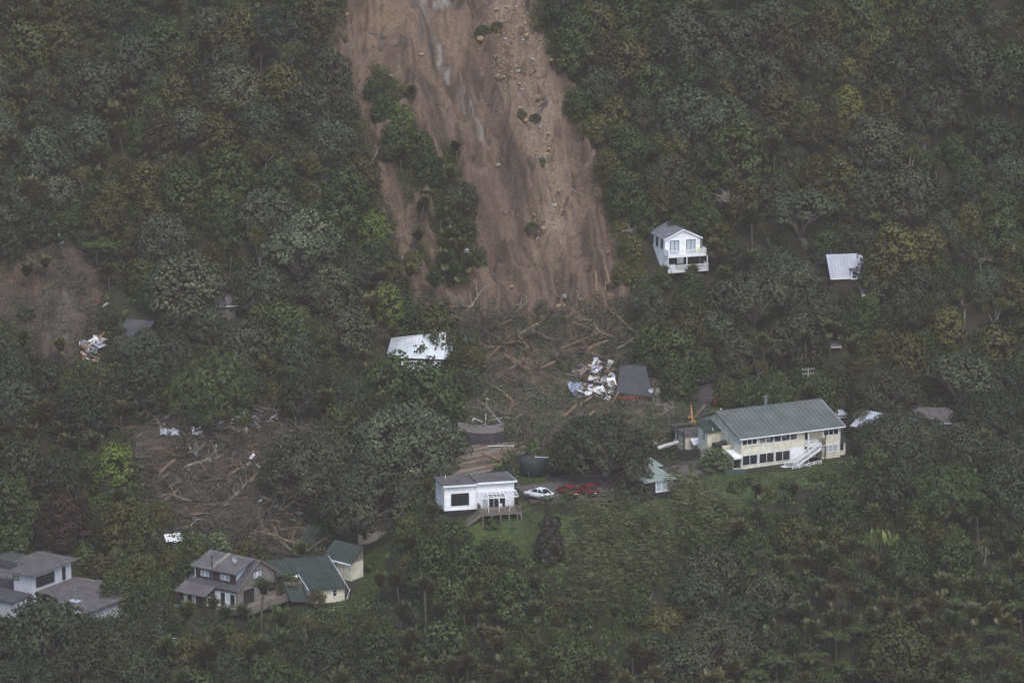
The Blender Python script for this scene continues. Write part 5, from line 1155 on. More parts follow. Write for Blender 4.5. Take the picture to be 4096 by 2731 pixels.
    ('round', 150, 1175, 120, 'purp'), ('round', 120, 1200, 90, 'purp'), ('round', 280, 1190, 110, 'oliv'), ('round', 330, 1210, 90, 'oliv'), ('round', 235, 1165, 80, 'mid'), ('feather', 365, 1175, 80, 'oliv'),
    ('round', 190, 1285, 80, 'oliv'), ('round', 240, 1300, 80, 'brown'), ('round', 270, 1340, 90, 'mid'), ('round', 330, 1360, 90, 'mid'), ('round', 310, 1300, 80, 'oliv'), ('round', 335, 1290, 54, 'brt2'),
    ('round', 270, 1270, 46, 'pale'), ('round', 500, 1243, 66, 'pale'), ('round', 570, 1255, 56, 'oliv'), ('round', 445, 1255, 70, 'oliv'), ('round', 20, 1130, 110, 'mid'), ('round', 25, 1240, 90, 'mid'),
    ('nikau', 100, 935, 60, 'nik'), ('nikau', 75, 950, 60, 'nik'), ('nikau', 130, 985, 50, 'nik'), ('nikau', 20, 985, 40, 'nik'), ('nikau', 160, 1010, 50, 'nik'), ('nikau', 190, 1085, 56, 'nikg'),
    ('round', 190, 925, 120, 'pohd'), ('round', 60, 1050, 120, 'pohd'), ('round', 130, 1090, 110, 'pohd'), ('nikautall', 602, 1345, 60, 'nikg'), ('nikau', 430, 1400, 70, 'nikg'), ('nikau', 515, 1405, 56, 'nikg'),
    ('nikau', 485, 1380, 50, 'nikg'), ('nikau', 555, 1400, 56, 'nikg'), ('nikau', 510, 1460, 80, 'nik'), ('nikau', 470, 1490, 70, 'nik'), ('nikau', 590, 1480, 70, 'nik'), ('nikau', 650, 1420, 70, 'nikg'),
    ('round', 668, 1335, 54, 'mid'), ('round', 730, 1370, 44, 'oliv'), ('cabbage', 700, 1430, 60, 'cab'), ('spread', 740, 1490, 150, 'pohd'), ('nikau', 700, 1255, 50, 'nik'), ('round', 655, 1290, 34, 'poh'),
    ('spread', 620, 1540, 130, 'mid'), ('nikau', 980, 1345, 60, 'nik'), ('nikau', 915, 1400, 70, 'nik'), ('nikautall', 980, 1340, 56, 'nik'), ('nikau', 920, 1330, 64, 'nik'), ('nikau', 1070, 1390, 60, 'nik'),
    ('nikau', 1010, 1400, 56, 'nik'), ('nikau', 950, 1460, 64, 'nik'), ('nikau', 1100, 1390, 60, 'nik'), ('nikau', 1140, 1480, 64, 'nik'), ('nikau', 870, 1330, 56, 'nik'), ('round', 870, 1480, 110, 'mid'),
    ('round', 1010, 1470, 120, 'mid'), ('spread', 840, 1530, 110, 'pohd'), ('nikau', 1040, 1530, 64, 'nik'), ('nikau', 1120, 1540, 60, 'nik'), ('nikau', 960, 1530, 60, 'nik'), ('nikau', 1200, 1530, 60, 'nik'),
]: oplant(*a)
for i, (ox, oy, ow) in enumerate([(1815, 1330, 56), (1850, 1290, 50), (1700, 1210, 56), (1745, 1180, 50), (1870, 1340, 50), (1900, 1360, 60), (1925, 1320, 56), (1960, 1370, 60), (2000, 1350, 50), (2035, 1390, 64),
                                  (1905, 1420, 60), (1945, 1420, 56), (2000, 1410, 60), (2060, 1420, 56), (2100, 1400, 60), (2150, 1380, 60), (2190, 1420, 64), (2130, 1440, 60), (2230, 1400, 60), (2290, 1400, 60), (2320, 1350, 56),
                                  (2170, 1330, 56), (2100, 1340, 50), (2170, 1250, 56), (1850, 1400, 56), (1860, 1440, 60), (2320, 1430, 60), (2210, 1470, 60), (2180, 1520, 60), (1850, 1560, 60), (2100, 1560, 60), (2000, 1290, 50),
                                  (1960, 1250, 50), (2240, 1340, 56), (2330, 1290, 56), (2060, 1330, 50), (1830, 1480, 56)]):
    oplant('nikau', ox, oy, ow, 'nik' if i % 4 else 'nikg')
for a in [('round', 1900, 545, 70, 'mid'), ('round', 1945, 535, 64, 'pohd'), ('spread', 1995, 540, 84, 'poh'), ('round', 1632, 500, 60, 'mid'), ('round', 1600, 485, 64, 'mid'), ('round', 1660, 530, 56, 'oliv'), ('round', 1918, 672, 50, 'pohd'), ('round', 1958, 690, 50, 'mid'), ('round', 2150, 690, 70, 'mid'), ('round', 2200, 330, 70, 'mid'), ('round', 1890, 175, 60, 'mid'), ('round', 2150, 440, 70, 'pohd'), ('spread', 2190, 640, 90, 'pohd'), ('round', 1740, 1240, 60, 'mid'), ('shrub', 1770, 1190, 44, 'mid'), ('shrub', 1740, 1215, 40, 'pohd'), ('round', 250, 720, 44, 'pohd'), ('round', 1948, 695, 56, 'pohd'), ('spread', 1900, 678, 80, 'poh'), ('round', 2000, 700, 60, 'mid'), ('round', 1395, 1300, 50, 'mid'), ('round', 1480, 1290, 56, 'pohd'), ('round', 1350, 1400, 60, 'mid'), ('shrub', 1440, 1240, 50, 'mid'), ('shrub', 1540, 1240, 44, 'oliv'), ('round', 1460, 1390, 60, 'mid'), ('nikau', 1410, 1400, 50, 'nikg'), ('shrub', 1370, 1260, 40, 'oliv'), ('round', 1600, 1230, 60, 'mid'), ('shrub', 1640, 1190, 44, 'mid'), ('shrub', 1900, 705, 40, 'mid'), ('shrub', 1950, 715, 44, 'pohd'), ('shrub', 1985, 710, 40, 'mid'), ('round', 1925, 730, 60, 'pohd'), ('round', 1975, 735, 60, 'mid'), ('spread', 285, 790, 90, 'poh'), ('spread', 335, 770, 80, 'poh'), ('round', 275, 765, 46, 'pohd'), ('spread', 540, 745, 70, 'poh'), ('spread', 2020, 965, 60, 'poh'), ('spread', 2100, 960, 80, 'poh'), ('giant', 2110, 1010, 150, 'poh'), ('round', 1985, 975, 50, 'pohd'), ('shrub', 1690, 1115, 40, 'mid'), ('shrub', 1760, 1130, 40, 'oliv'), ('shrub', 1720, 1105, 30, 'mid'), ('shrub', 1810, 1110, 40, 'mid'), ('nikau', 1745, 1120, 44, 'nik'), ('nikau', 1830, 1120, 44, 'nik'), ('shrub', 1880, 1090, 40, 'oliv'), ('shrub', 1340, 1190, 30, 'mid'), ('shrub', 1130, 1200, 36, 'mid'),
          ('round', 1100, 580, 40, 'mid'), ('nikau', 1080, 600, 44, 'nikg'), ('nikau', 960, 540, 44, 'nik'), ('nikau', 940, 620, 44, 'nik'), ('round', 1070, 520, 50, 'mid'), ('nikautall', 965, 460, 40, 'nik'), ('nikautall', 1035, 560, 40, 'nik'), ('round', 390, 1280, 60, 'oliv'), ('round', 420, 1290, 50, 'mid'), ('shrub', 600, 1290, 40, 'mid'), ('shrub', 560, 1300, 36, 'oliv'), ('shrub', 640, 1300, 36, 'mid'), ('round', 370, 1330, 60, 'mid'), ('round', 375, 1400, 70, 'pohd'), ('shrub', 860, 1300, 40, 'mid'), ('shrub', 820, 1400, 40, 'oliv'),
          ('nikau', 60, 620, 50, 'nik'), ('nikau', 110, 600, 46, 'nik'), ('nikau', 140, 790, 50, 'nik'), ('shrub', 60, 720, 40, 'pohd'), ('round', 20, 545, 70, 'pohd'), ('round', 90, 505, 80, 'pohd'), ('round', 150, 505, 70, 'mid'), ('round', 110, 860, 90, 'pohd')]: oplant(*a)
# bare dead trees
for i, (ox, oy, ow, lb) in enumerate([(1690, 455, 110, 'large dead silver tree with bare twisted branches on the right slope'), (1720, 395, 80, 'pale bare treetop just above the large dead silver tree'),
                                      (2255, 570, 70, 'grey bare tree right of the grey-roofed hillside house'), (2258, 1215, 50, 'thin bare grey tree standing at lower right'),
                                      (1825, 345, 40, 'small bare tree high on the right slope'), (735, 385, 60, 'bare grey tree at the left margin of the landslide'), (1455, 500, 60, 'broken bare tree left of the white two-storey house')]):
    p = ohit(ox, oy, 4.2); s = ow / ppm(p) / 7.0
    r = thing('dead_tree', lb, 'dead tree', (p[0], p[1], hz(p[0], p[1])), i * 1.3, 'dead trees on the slope', (s, s, s)); link('branches', DEADM[i % 4], r)

# ---- the rest of the bush, kept out of clearings, scars and in front of buildings
CLEAR = [SLIP, DEBRIS, LSLIP, LDEBRIS, LAWN, LAWN2, LAWN3, LAWN4, LAWN5, LAWN6, GRAVEL, CLAY, ROAD,
         [(1490, 510), (1625, 510), (1625, 640), (1490, 640)], [(1880, 570), (2030, 570), (2030, 690), (1880, 690)], [(890, 750), (1045, 750), (1045, 835), (890, 835)], [(1300, 820), (1560, 820), (1560, 960), (1300, 960)],
         [(1480, 900), (2000, 900), (2000, 1090), (1480, 1090)], [(1010, 1080), (1200, 1080), (1200, 1200), (1010, 1200)], [(0, 1260), (290, 1260), (290, 1400), (0, 1400)], [(390, 1250), (700, 1250), (700, 1430), (390, 1430)],
         [(640, 1200), (900, 1200), (900, 1400), (640, 1400)], [(465, 680), (545, 680), (545, 760), (465, 760)], [(265, 705), (345, 705), (345, 810), (265, 810)], [(1470, 1060), (1560, 1060), (1560, 1160), (1470, 1160)],
         [(1320, 1190), (1680, 1190), (1600, 1330), (1480, 1400), (1320, 1400)], [(1950, 930), (2230, 930), (2230, 1070), (1950, 1070)], [(1765, 790), (1800, 790), (1800, 850), (1765, 850)], [(1835, 860), (1875, 860), (1875, 930), (1835, 930)], [(1040, 640), (1480, 640), (1480, 900), (1040, 900)],
         [(1040, 950), (1265, 950), (1265, 1100), (1040, 1100)], [(850, 1190), (910, 1190), (910, 1260), (850, 1260)], [(100, 1205), (190, 1205), (190, 1270), (100, 1270)], [(1890, 780), (1930, 780), (1930, 810), (1890, 810)]]
frng = random.Random(4242)
PROT = np.array([(*proj([(a, b, hz(a, b) + KIND[k]['hc'] * r / KIND[k]['R'])])[0], r, b, ppm((a, b, 0))) for a, b, r, k in PLACED])   # plants to keep in view
PX = np.zeros((4000, 3)); NP = len(PLACED); PX[:NP] = [(a, b, r) for a, b, r, k in PLACED]
_r = np.random.default_rng(4242); NT = 15000
FX = _r.uniform(-96, 96, NT); FY = _r.uniform(-72, 128, NT); FZ = H(FX, FY); FQ = proj(np.c_[FX, FY, FZ])
for tries in range(NT):
    x, y, z, q = float(FX[tries]), float(FY[tries]), float(FZ[tries]), FQ[tries]
    if not (-80 < q[0] < 2430 and -20 < q[1] < 1760): continue
    u = frng.random(); left = q[0] < 900; low = q[1] > 1150
    if low and q[0] > 1650: kind, lm = ('nikau', frng.choice(['nik', 'nikg'])) if u < .26 else ('round', frng.choice(['mid', 'mid', 'oliv', 'pohd'])) if u < .7 else ('spread', frng.choice(['pohd', 'mid'])) if u < .88 else ('fern', 'fern')
    elif low and q[0] < 700: kind, lm = ('spread', 'pohd') if u < .4 else ('round', frng.choice(['mid', 'oliv', 'pohd'])) if u < .8 else ('nikau', 'nikg')
    elif low: kind, lm = ('nikau', 'nik') if u < .35 else ('round', frng.choice(['mid', 'oliv', 'mid'])) if u < .85 else ('spread', 'pohd')
    elif left: kind, lm = ('spread', frng.choice(['poh', 'poh', 'pohs', 'pohd'])) if u < .36 else ('round', frng.choice(['oliv', 'oliv', 'brown', 'mid', 'mid', 'poh', 'pohd'])) if u < .74 else ('feather', frng.choice(['poh', 'brown', 'oliv'])) if u < .84 else ('nikau', 'nik') if u < .95 else ('cabbage', 'cab') if u < .975 else ('fern', 'fern')
    else: kind, lm = ('spread', frng.choice(['poh', 'poh', 'pohd'])) if u < .38 else ('round', frng.choice(['mid', 'mid', 'mid', 'oliv', 'oliv', 'brown', 'pohd', 'brt2'])) if u < .80 else ('feather', frng.choice(['poh', 'mid', 'brown'])) if u < .86 else ('nikau', frng.choice(['nik', 'nikg'])) if u < .95 else ('cabbage', 'cab') if u < .975 else ('fern', 'fern')
    kd = KIND[kind]
    sc = frng.uniform(.5, .98) if kind == 'spread' else frng.uniform(.7, 1.4) if kind in ('round', 'feather') else frng.uniform(.65, 1.25)
    zs = frng.uniform(.85, 1.2); r = kd['R'] * sc; hh = kd['H'] * sc * zs
    if tries > 9500: kind, lm = 'round', frng.choice(['mid', 'oliv', 'pohd', 'poh']); kd = KIND[kind]; sc = frng.uniform(.4, .7); r = kd['R'] * sc; hh = kd['H'] * sc
    if ((PX[:NP, 0] - x) ** 2 + (PX[:NP, 1] - y) ** 2 < (.58 * (r + PX[:NP, 2])) ** 2).any(): continue
    pts = [(x, y, z), (x, y, z + hh), (x - r * .9, y, z + hh * .6), (x + r * .9, y, z + hh * .6), (x, y, z + hh * .6), (x - r * .6, y, z + hh * .9), (x + r * .6, y, z + hh * .9)]
    qq = proj(pts)
    if any(inpoly(qq[:, 0], qq[:, 1], P).any() for P in CLEAR[3:]) or any(inpoly(qq[[0, 4], 0], qq[[0, 4], 1], P).any() for P in CLEAR[:3]): continue
    nr = PROT[:, 3] > y + .5
    if (np.hypot(PROT[nr, 0][:, None] - qq[None, 1:, 0], PROT[nr, 1][:, None] - qq[None, 1:, 1]) < (PROT[nr, 2] * PROT[nr, 4] * .6)[:, None]).any(): continue
    PX[NP] = (x, y, r); NP += 1
    plant(kind, (x, y, z - .1), sc, lm, zs)
print('plants', len(PLACED))
# ================================================================= VEHICLES AND PROPS
TYRE = mat('tyre_rubber', (.015, .015, .016), .9, .2); RIM = mat('alloy_rim', (.35, .36, .38), .35, .5, metal=.7)
def car(label, px, py, yaw, paint, hatch=False, L=4.5):
    p = hit(px, py); c = thing('parked_car', label, 'car', (p[0], p[1], hz(p[0], p[1]) + .09), R_(yaw), 'cars parked by the cottage')
    # stations along x (front at -L/2): x, half width at sill, half width at shoulder, z bottom, z shoulder(bonnet/boot line)
    h = L / 2; W = .88
    S = [(-h, .62, .60, .34, .60), (-h + .12, .78, .76, .26, .70), (-h + .6, .86, .84, .2, .80), (-h + 1.25, .88, .86, .2, .92), (-h + 2.2, .89, .87, .2, .93), (h - 1.2, .88, .86, .2, .96), (h - .45, .86, .82, .22, .98 if not hatch else 1.0), (h - .1, .80, .76, .28, .92), (h, .70, .68, .36, .80)]
    b = MB(); n = 8
    for x, w0, w1, z0, z1 in S:
        for y, z in ((-w0, z0), (-w0 - .02, (z0 + z1) / 2), (-w1, z1 - .06), (-w1 + .14, z1), (w1 - .14, z1), (w1, z1 - .06), (w0 + .02, (z0 + z1) / 2), (w0, z0)): b.v.append((x, y, z))
    for i in range(len(S) - 1):
        for k in range(n): b.f.append((i * n + k, i * n + (k + 1) % n, (i + 1) * n + (k + 1) % n, (i + 1) * n + k))
    b.f.append(tuple(range(n))); b.f.append(tuple(range((len(S) - 1) * n, len(S) * n))[::-1])
    body = part(c, 'body', b, paint, True)
    xa, xb, xc, xd = -h + 1.15, -h + 1.95, (h - 1.55 if not hatch else h - 1.0), (h - .65 if not hatch else h - .22)
    def house(m, k, z1, t):
        i = len(m.v)
        for x, w, z in ((xa, .80 * k, .92), (xb, .62 * k, z1), (xc, .60 * k, z1 - .02), (xd, .76 * k, .96)): m.v += [(x, -w, z), (x, w, z)]
        m.f += [(i, i + 1, i + 3, i + 2), (i + 2, i + 3, i + 5, i + 4), (i + 4, i + 5, i + 7, i + 6), (i, i + 2, i + 4, i + 6), (i + 1, i + 7, i + 5, i + 3)]
    g = MB(); house(g, 1, 1.42, 0); part(c, 'windows', g, GLASS)
    rf = MB().hexa([(xb - .1, -.6, 1.40), (xc + .08, -.58, 1.38), (xc + .08, .58, 1.38), (xb - .1, .6, 1.40), (xb + .1, -.54, 1.47), (xc - .08, -.52, 1.45), (xc - .08, .52, 1.45), (xb + .1, .54, 1.47)])
    part(c, 'roof', rf, paint)
    pl = MB()
    for s in (-1, 1):
        pl.beam((xa, s * .80, .93), (xb, s * .625, 1.42), .06).beam((xc, s * .605, 1.40), (xd, s * .765, .97), .09).beam(((xb + xc) / 2, s * .625, 1.42), ((xb + xc) / 2 + .05, s * .80, .94), .06).beam((xb, s * .615, 1.42), (xc, s * .6, 1.40), .05)
    part(c, 'pillars', pl, paint)
    for x in (-h + .85, h - .92):
        for s in (-1, 1):
            w = part(c, 'wheel', MB().tube([(x, s * .70, .31), (x, s * .91, .31)], .31, 16), TYRE); part(w, 'rim', MB().tube([(x, s * .90, .31), (x, s * .925, .31)], .2, 10), RIM)
    RED = mat('tail_lamp', (.35, .015, .012), .3, .5)
    for s in (-1, 1):
        part(c, 'tail_lamp', MB().box(h - .2, h - .03, s * .62 - .16, s * .62 + .16, .72, .86), RED); part(c, 'headlamp', MB().box(-h + .02, -h + .3, s * .6 - .14, s * .6 + .14, .58, .70), CURT); part(c, 'mirror', MB().box(xa + .25, xa + .4, s * .93 - .1, s * .93 + .08, .92, 1.05), paint)
    part(c, 'number_plate', MB().box(h - .06, h + .015, -.26, .26, .52, .63), WHITE); part(c, 'bumper', MB().box(h - .12, h + .01, -.62, .62, .36, .47), BLKF)
    return c
CARW = mat('white_car_paint', (.75, .76, .78), .25, .5); CARR = mat('red_car_paint', (.17, .014, .016), .3, .4); CARB = mat('black_car_paint', (.02, .02, .024), .25, .5)
car('white sedan parked nearest the white cottage', 2157, 1992, -38, CARW)
car('red hatchback parked beside the white sedan', 2272, 1980, -58, CARR, True, 4.2)
car('red car half hidden by branches at the right of the row', 2353, 1976, -64, CARR, True, 4.3)
car('dark car on the lane below the trees behind the fallen roof', 2828, 1530, 25, CARB, True, 4.2)

YDIG = mat('digger_orange', (.36, .17, .04), .5, .4, 2, .15)
def excavator(label, px, py, yaw, s=1.0):
    p = hit(px, py); e = thing('excavator', label, 'excavator', (p[0], p[1], hz(p[0], p[1])), R_(yaw), 'excavators clearing debris', (s, s, s))
    for y in (-.85, .85):
        t = MB().prism([(-1.4, .05), (1.4, .05), (1.65, .35), (1.4, .65), (-1.4, .65), (-1.65, .35)], y - .22, y + .22); part(e, 'track', t, TYRE)
    part(e, 'turntable', MB().tube([(0, 0, .5), (0, 0, .85)], .6, 16), BLKF); part(e, 'engine_housing', MB().box(-1.7, .4, -.95, .2, .852, 1.6).box(-1.7, -.5, .201, .95, .852, 1.6), YDIG)
    cb = part(e, 'cab', MB().box(-.35, 1.15, .22, 1.0, .853, 2.45), GLASS); b = MB()
    for x in (-.36, 1.14):
        for y in (.21, .99): b.box(x - .05, x + .05, y - .05, y + .05, .86, 2.5)
    b.box(-.42, 1.22, .15, 1.07, 2.46, 2.56); part(cb, 'cab_frame', b, YDIG)
    bm = part(e, 'boom', MB().beam((.5, -.2, 1.4), (1.9, -.2, 4.0), .34, .5).beam((1.85, -.2, 3.9), (2.5, -.2, 5.3), .3, .42), YDIG); part(bm, 'ram', MB().tube([(.9, -.2, 1.2), (1.7, -.2, 3.1)], .09, 8), STEEL)
    sk = part(e, 'stick', MB().beam((2.5, -.2, 5.4), (3.6, -.2, 3.0), .24, .36), YDIG); part(sk, 'ram', MB().tube([(2.0, -.2, 5.2), (2.8, -.2, 5.5)], .08, 8), STEEL)
    part(e, 'bucket', MB().prism([(3.4, 3.0), (3.9, 2.9), (4.0, 2.3), (3.5, 1.9), (3.0, 2.0), (3.2, 2.5)], -.7, .3), mat('worn_steel', (.12, .09, .07), .7, .3, 3, .3))
    return e
excavator('orange excavator with raised arm behind the black annex', 2768, 1704, 100, .56)
excavator('orange excavator mostly hidden behind the large tree by the cars', 2405, 1835, 120, .7)
bp = hit(2637, 1652); bk = thing('digger_bucket', 'spare rusty digger bucket on the concrete drive', 'bucket', bp, R_(8))
part(bk, 'shell', MB().box(-.75, .75, .5, .6, 0, 1.1).box(-.75, -.65, -.4, .5, 0, 1.1).box(.65, .75, -.4, .5, 0, 1.1).box(-.65, .65, -.4, .5, 0, .1), mat('worn_steel', (.12, .09, .07), .7, .3)); part(bk, 'hitch', MB().box(-.5, .5, .45, .75, 1.101, 1.3), GREYW)
tb = MB()
for i in range(5): tb.box(-.7 + i * .32, -.56 + i * .32, -.6, -.401, 0, .12)
part(bk, 'teeth', tb, STEEL)
# concrete drive
cd = [hit(a, b_) for a, b_ in ((2600, 1640), (2700, 1660), (2672, 1560), (2625, 1555))]
m = MB(); V = [(v[0], v[1], hz(v[0], v[1]) + .28) for v in cd]; m.slab(V[0], V[1], V[2], V[3], .35); o = part(None, 'concrete_drive', m, CONC); tag(o, 'concrete driveway beside the fallen charcoal roof', 'driveway', kind='structure')

# power poles
def pole(label, px, py, h, arms, yaw=0):
    p = hit(px, py); r = thing('power_pole', label, 'power pole', (p[0], p[1], hz(p[0], p[1]) - .3), R_(yaw), 'timber power poles')
    part(r, 'post', MB().tube([(0, 0, 0), (0, 0, h)], [.16, .11], 8), SILV)
    for z, w in arms:
        a = part(r, 'cross_arm', MB().box(-w, w, -.06, .06, z - .07, z + .07), GREYW)
        for x in (-w * .9, -w * .45, w * .45, w * .9): part(a, 'insulator', MB().tube([(x, 0, z + .07), (x, 0, z + .22)], .045, 6), WHITEW)
    return r
pole('double-armed timber power pole rising behind the lodge roof', 3230, 1640, 7.0, [(6.75, 1.05), (6.05, .95)], 15); pole('bare T-shaped timber pole among cabbage trees above the lodge', 3102, 1480, 5.2, [(5.1, .95)], 3)
# retaining wall and other small structures
rw = thing('retaining_wall', 'curved dark block retaining wall above the clay pad', 'wall', (0, 0, 0)); P = [hit(a, b_) for a, b_ in ((1830, 1768), (1880, 1778), (1930, 1782), (1975, 1780), (2015, 1768))]; P = [np.array([v[0], v[1], P[2][2]]) for v in P]
BLK = mat('dark_block', (.055, .052, .055), .9, .2, 3, .35); m = MB()
for a, b_ in zip(P[:-1], P[1:]): m.hexa([(a[0], a[1], a[2] - .6), (b_[0], b_[1], b_[2] - .6), (b_[0], b_[1] + .4, b_[2] - .6), (a[0], a[1] + .4, a[2] - .6), (a[0], a[1], a[2] + 1.75), (b_[0], b_[1], b_[2] + 1.75), (b_[0], b_[1] + .4, b_[2] + 1.75), (a[0], a[1] + .4, a[2] + 1.75)])
rw.location = P[2]; m.v = [tuple(np.array(v) - P[2]) for v in m.v]; part(rw, 'block_face', m, BLK)
m = MB()
for a, b_ in zip(P[:-1], P[1:]): m.hexa([tuple(np.array(a) - P[2] + [0, .38, 1.72]), tuple(np.array(b_) - P[2] + [0, .38, 1.72]), tuple(np.array(b_) - P[2] + [0, 4.5, 1.85]), tuple(np.array(a) - P[2] + [0, 4.5, 1.85]), tuple(np.array(a) - P[2] + [0, -.05, 1.86]), tuple(np.array(b_) - P[2] + [0, -.05, 1.86]), tuple(np.array(b_) - P[2] + [0, 4.5, 2.0]), tuple(np.array(a) - P[2] + [0, 4.5, 2.0])])
part(rw, 'terrace_slab', m, mat('gravel_concrete', (.15, .135, .12), .9, .2, 2, .3))
p = hit(2862, 1630); r = thing('red_letterbox', 'small red letterbox post on the grass behind the lodge', 'letterbox', p, R_(10)); REDP = mat('red_plastic', (.35, .02, .02), .5, .4); part(r, 'post', MB().box(-.08, .08, -.08, .08, -.2, .5), REDP); part(r, 'box', MB().box(-.32, .32, -.25, .25, .5, 1.15).prism([(-.36, 1.15), (.36, 1.15), (0, 1.4)], -.28, .28), REDP)
p = hit(246, 2160, .3); r = thing('concrete_panel', 'upright concrete panel leaning beside the purple-brown bush', 'panel', p, R_(-18)); part(r, 'slab', MB().hexa([(-1.4, 0, -.6), (1.4, 0, -1.0), (1.4, .15, -1.0), (-1.4, .15, -.6), (-1.45, .1, 1.1), (1.3, .1, .9), (1.3, .25, .9), (-1.45, .25, 1.1)]), CONC)
for k in (-.5, .45): part(r, 'panel_joint', MB().box(k - .02, k + .02, -.03, .02, -.6, .9), GREYW)
p = hit(685, 2578, .2); r = thing('paddling_pool', 'round blue above-ground pool half hidden under dark trees', 'pool', (p[0], p[1], p[2]), 0); part(r, 'pool_wall', MB().tube([(0, 0, -.7), (0, 0, .55)], 1.3, 28), mat('pool_blue', (.06, .16, .25), .5)); part(r, 'rim', MB().tube([(1.3 * math.cos(a), 1.3 * math.sin(a), .56) for a in np.linspace(0, 2 * math.pi, 29)], .07, 6), WHITEW); part(r, 'water', MB().tube([(0, 0, .552), (0, 0, .56)], 1.22, 28), mat('pool_water', (.03, .12, .18), .1, .5))
p = hit(618, 2258); r = thing('garden_table', 'small garden table on the lawn behind the dormer house', 'table', p, R_(-20)); part(r, 'table_top', MB().box(-.55, .55, -.4, .4, .68, .74), BLKF)
for x in (-.48, .48):
    for y in (-.34, .34): part(r, 'leg', MB().box(x - .03, x + .03, y - .03, y + .03, 0, .68), WHITEW)
p = hit(2722, 1922); r = thing('picnic_table', 'weathered picnic table on the bank right of the black shed', 'table', p, R_(15))
for i in range(5): part(r, 'table_plank', MB().box(-1, 1, -.4 + i * .165, -.26 + i * .165, .7, .75), GREYW)
for y in (-.85, .7): part(r, 'bench', MB().box(-1, 1, y, y + .15, .4, .45), GREYW)
for x in (-.7, .7): part(r, 'leg_frame', MB().beam((x, -.7, 0), (x, -.2, .7), .08).beam((x, .8, 0), (x, .3, .7), .08).beam((x, -.8, .38), (x, .85, .38), .06), GREYW)
p = hit(1601, 1795, .3); r = thing('white_marquee', 'white and pale blue tent glimpsed through the giant tree', 'tent', p, R_(10)); part(r, 'canopy', MB().hexa([(-1, -.8, 1.5), (1, -.8, 1.5), (1, .8, 1.5), (-1, .8, 1.5), (-.3, -.2, 2.2), (.3, -.2, 2.2), (.3, .2, 2.2), (-.3, .2, 2.2)]), WHITE); part(r, 'side_sheet', MB().box(-.9, .9, -.74, -.7, -.2, 1.498), PALEG)
gf = thing('green_garden_fence', 'low green panel fence in front of the lodge bush tree', 'fence', hit(2902, 1900), R_(5))
for i in range(3): part(gf, 'panel', MB().box(i * 1.0, i * 1.0 + .97, 0, .05, -.5, .85), mat('fence_green', (.05, .075, .06), .8))
# wheel stop logs
for i, (a, b_, lb) in enumerate(((2140, 2018, 'timber wheel stop behind the white sedan'), (2290, 2000, 'timber wheel stop behind the red hatchback'), (2430, 1988, 'timber wheel stop near the large tree'))):
    p = hit(a, b_); o = part(None, 'wheel_stop', MB().beam((-1.1, 0, .12), (1.1, 0, .12), .22, .2), DARKW); o.location = (p[0], p[1], hz(p[0], p[1]) + .08); o.rotation_euler = (0, 0, R_(14)); tag(o, lb, 'log', 'wheel stops')

# ---- a person in a hi-vis vest, mostly behind the lodge roof
def person(px, py, label):
    p = hit(px, py, 1.55); me = bpy.data.meshes.new('body')
    J = [((0, 0, .95), .15), ((0, 0, 1.2), .15), ((0, 0, 1.42), .17), ((0, 0, 1.52), .065), ((0, -.01, 1.64), .10), ((0, -.01, 1.74), .07),
         ((.19, 0, 1.40), .075), ((.25, .02, 1.13), .05), ((.26, -.06, .88), .035), ((.26, -.08, .78), .03), ((-.19, 0, 1.40), .075), ((-.25, .02, 1.13), .05), ((-.26, -.06, .88), .035), ((-.26, -.08, .78), .03),
         ((.10, 0, .88), .10), ((.11, 0, .48), .07), ((.12, .02, .08), .05), ((.12, -.14, .03), .04), ((-.10, 0, .88), .10), ((-.11, 0, .48), .07), ((-.12, .02, .08), .05), ((-.12, -.14, .03), .04)]
    Ed = [(0, 1), (1, 2), (2, 3), (3, 4), (4, 5), (2, 6), (6, 7), (7, 8), (8, 9), (2, 10), (10, 11), (11, 12), (12, 13), (0, 14), (14, 15), (15, 16), (16, 17), (0, 18), (18, 19), (19, 20), (20, 21)]
    me.from_pydata([j[0] for j in J], Ed, []); r = thing('person', label, 'person', (p[0], p[1], p[2] - 1.55), 0)
    o = link('body', me, r); md = o.modifiers.new('skin', 'SKIN')
    for v, j in zip(me.skin_vertices[0].data, J): v.radius = (j[1], j[1])
    me.skin_vertices[0].data[0].use_root = True
    o.modifiers.new('sub', 'SUBSURF').levels = 1; o.modifiers['sub'].render_levels = 2
    me.materials.append(mat('dark_clothes', (.05, .05, .07), .9))
    part(r, 'hi_vis_vest', MB().tube([(0, 0, .95), (0, 0, 1.2), (0, 0, 1.42), (0, 0, 1.5)], [.17, .18, .21, .12], 10), mat('hi_vis_orange', (.8, .16, .03), .6)); part(r, 'hard_hat', MB().tube([(0, -.01, 1.69), (0, -.01, 1.78), (0, -.01, 1.84)], [.14, .12, .04], 10), WHITE)
person(2884, 1640, 'person in an orange hi-vis vest just behind the lodge roof')

# ================================================================= DEBRIS
drng = random.Random(31)
def inarea(P):
    xs = [a for a, _ in P]; ys = [b_ for _, b_ in P]
    while True:
        a, b_ = drng.uniform(min(xs), max(xs)), drng.uniform(min(ys), max(ys))
        if inpoly(np.array([a]), np.array([b_]), P)[0]: return a, b_
def area_pts(P, n, rng):
    """n random ground points inside an outline, and their overview pixels"""
    B = np.array([ohit(a, b_) for a, b_ in P]); got = []; m = 0
    while m < n:
        x = rng.uniform(B[:, 0].min() - 2, B[:, 0].max() + 2, n * 2); y = rng.uniform(B[:, 1].min() - 3, B[:, 1].max() + 3, n * 2); W = np.c_[x, y, H(x, y)]; q = proj(W)
        W = W[inpoly(q[:, 0], q[:, 1], P)]; got.append(W); m += len(W)
    return np.concatenate(got)[:n]
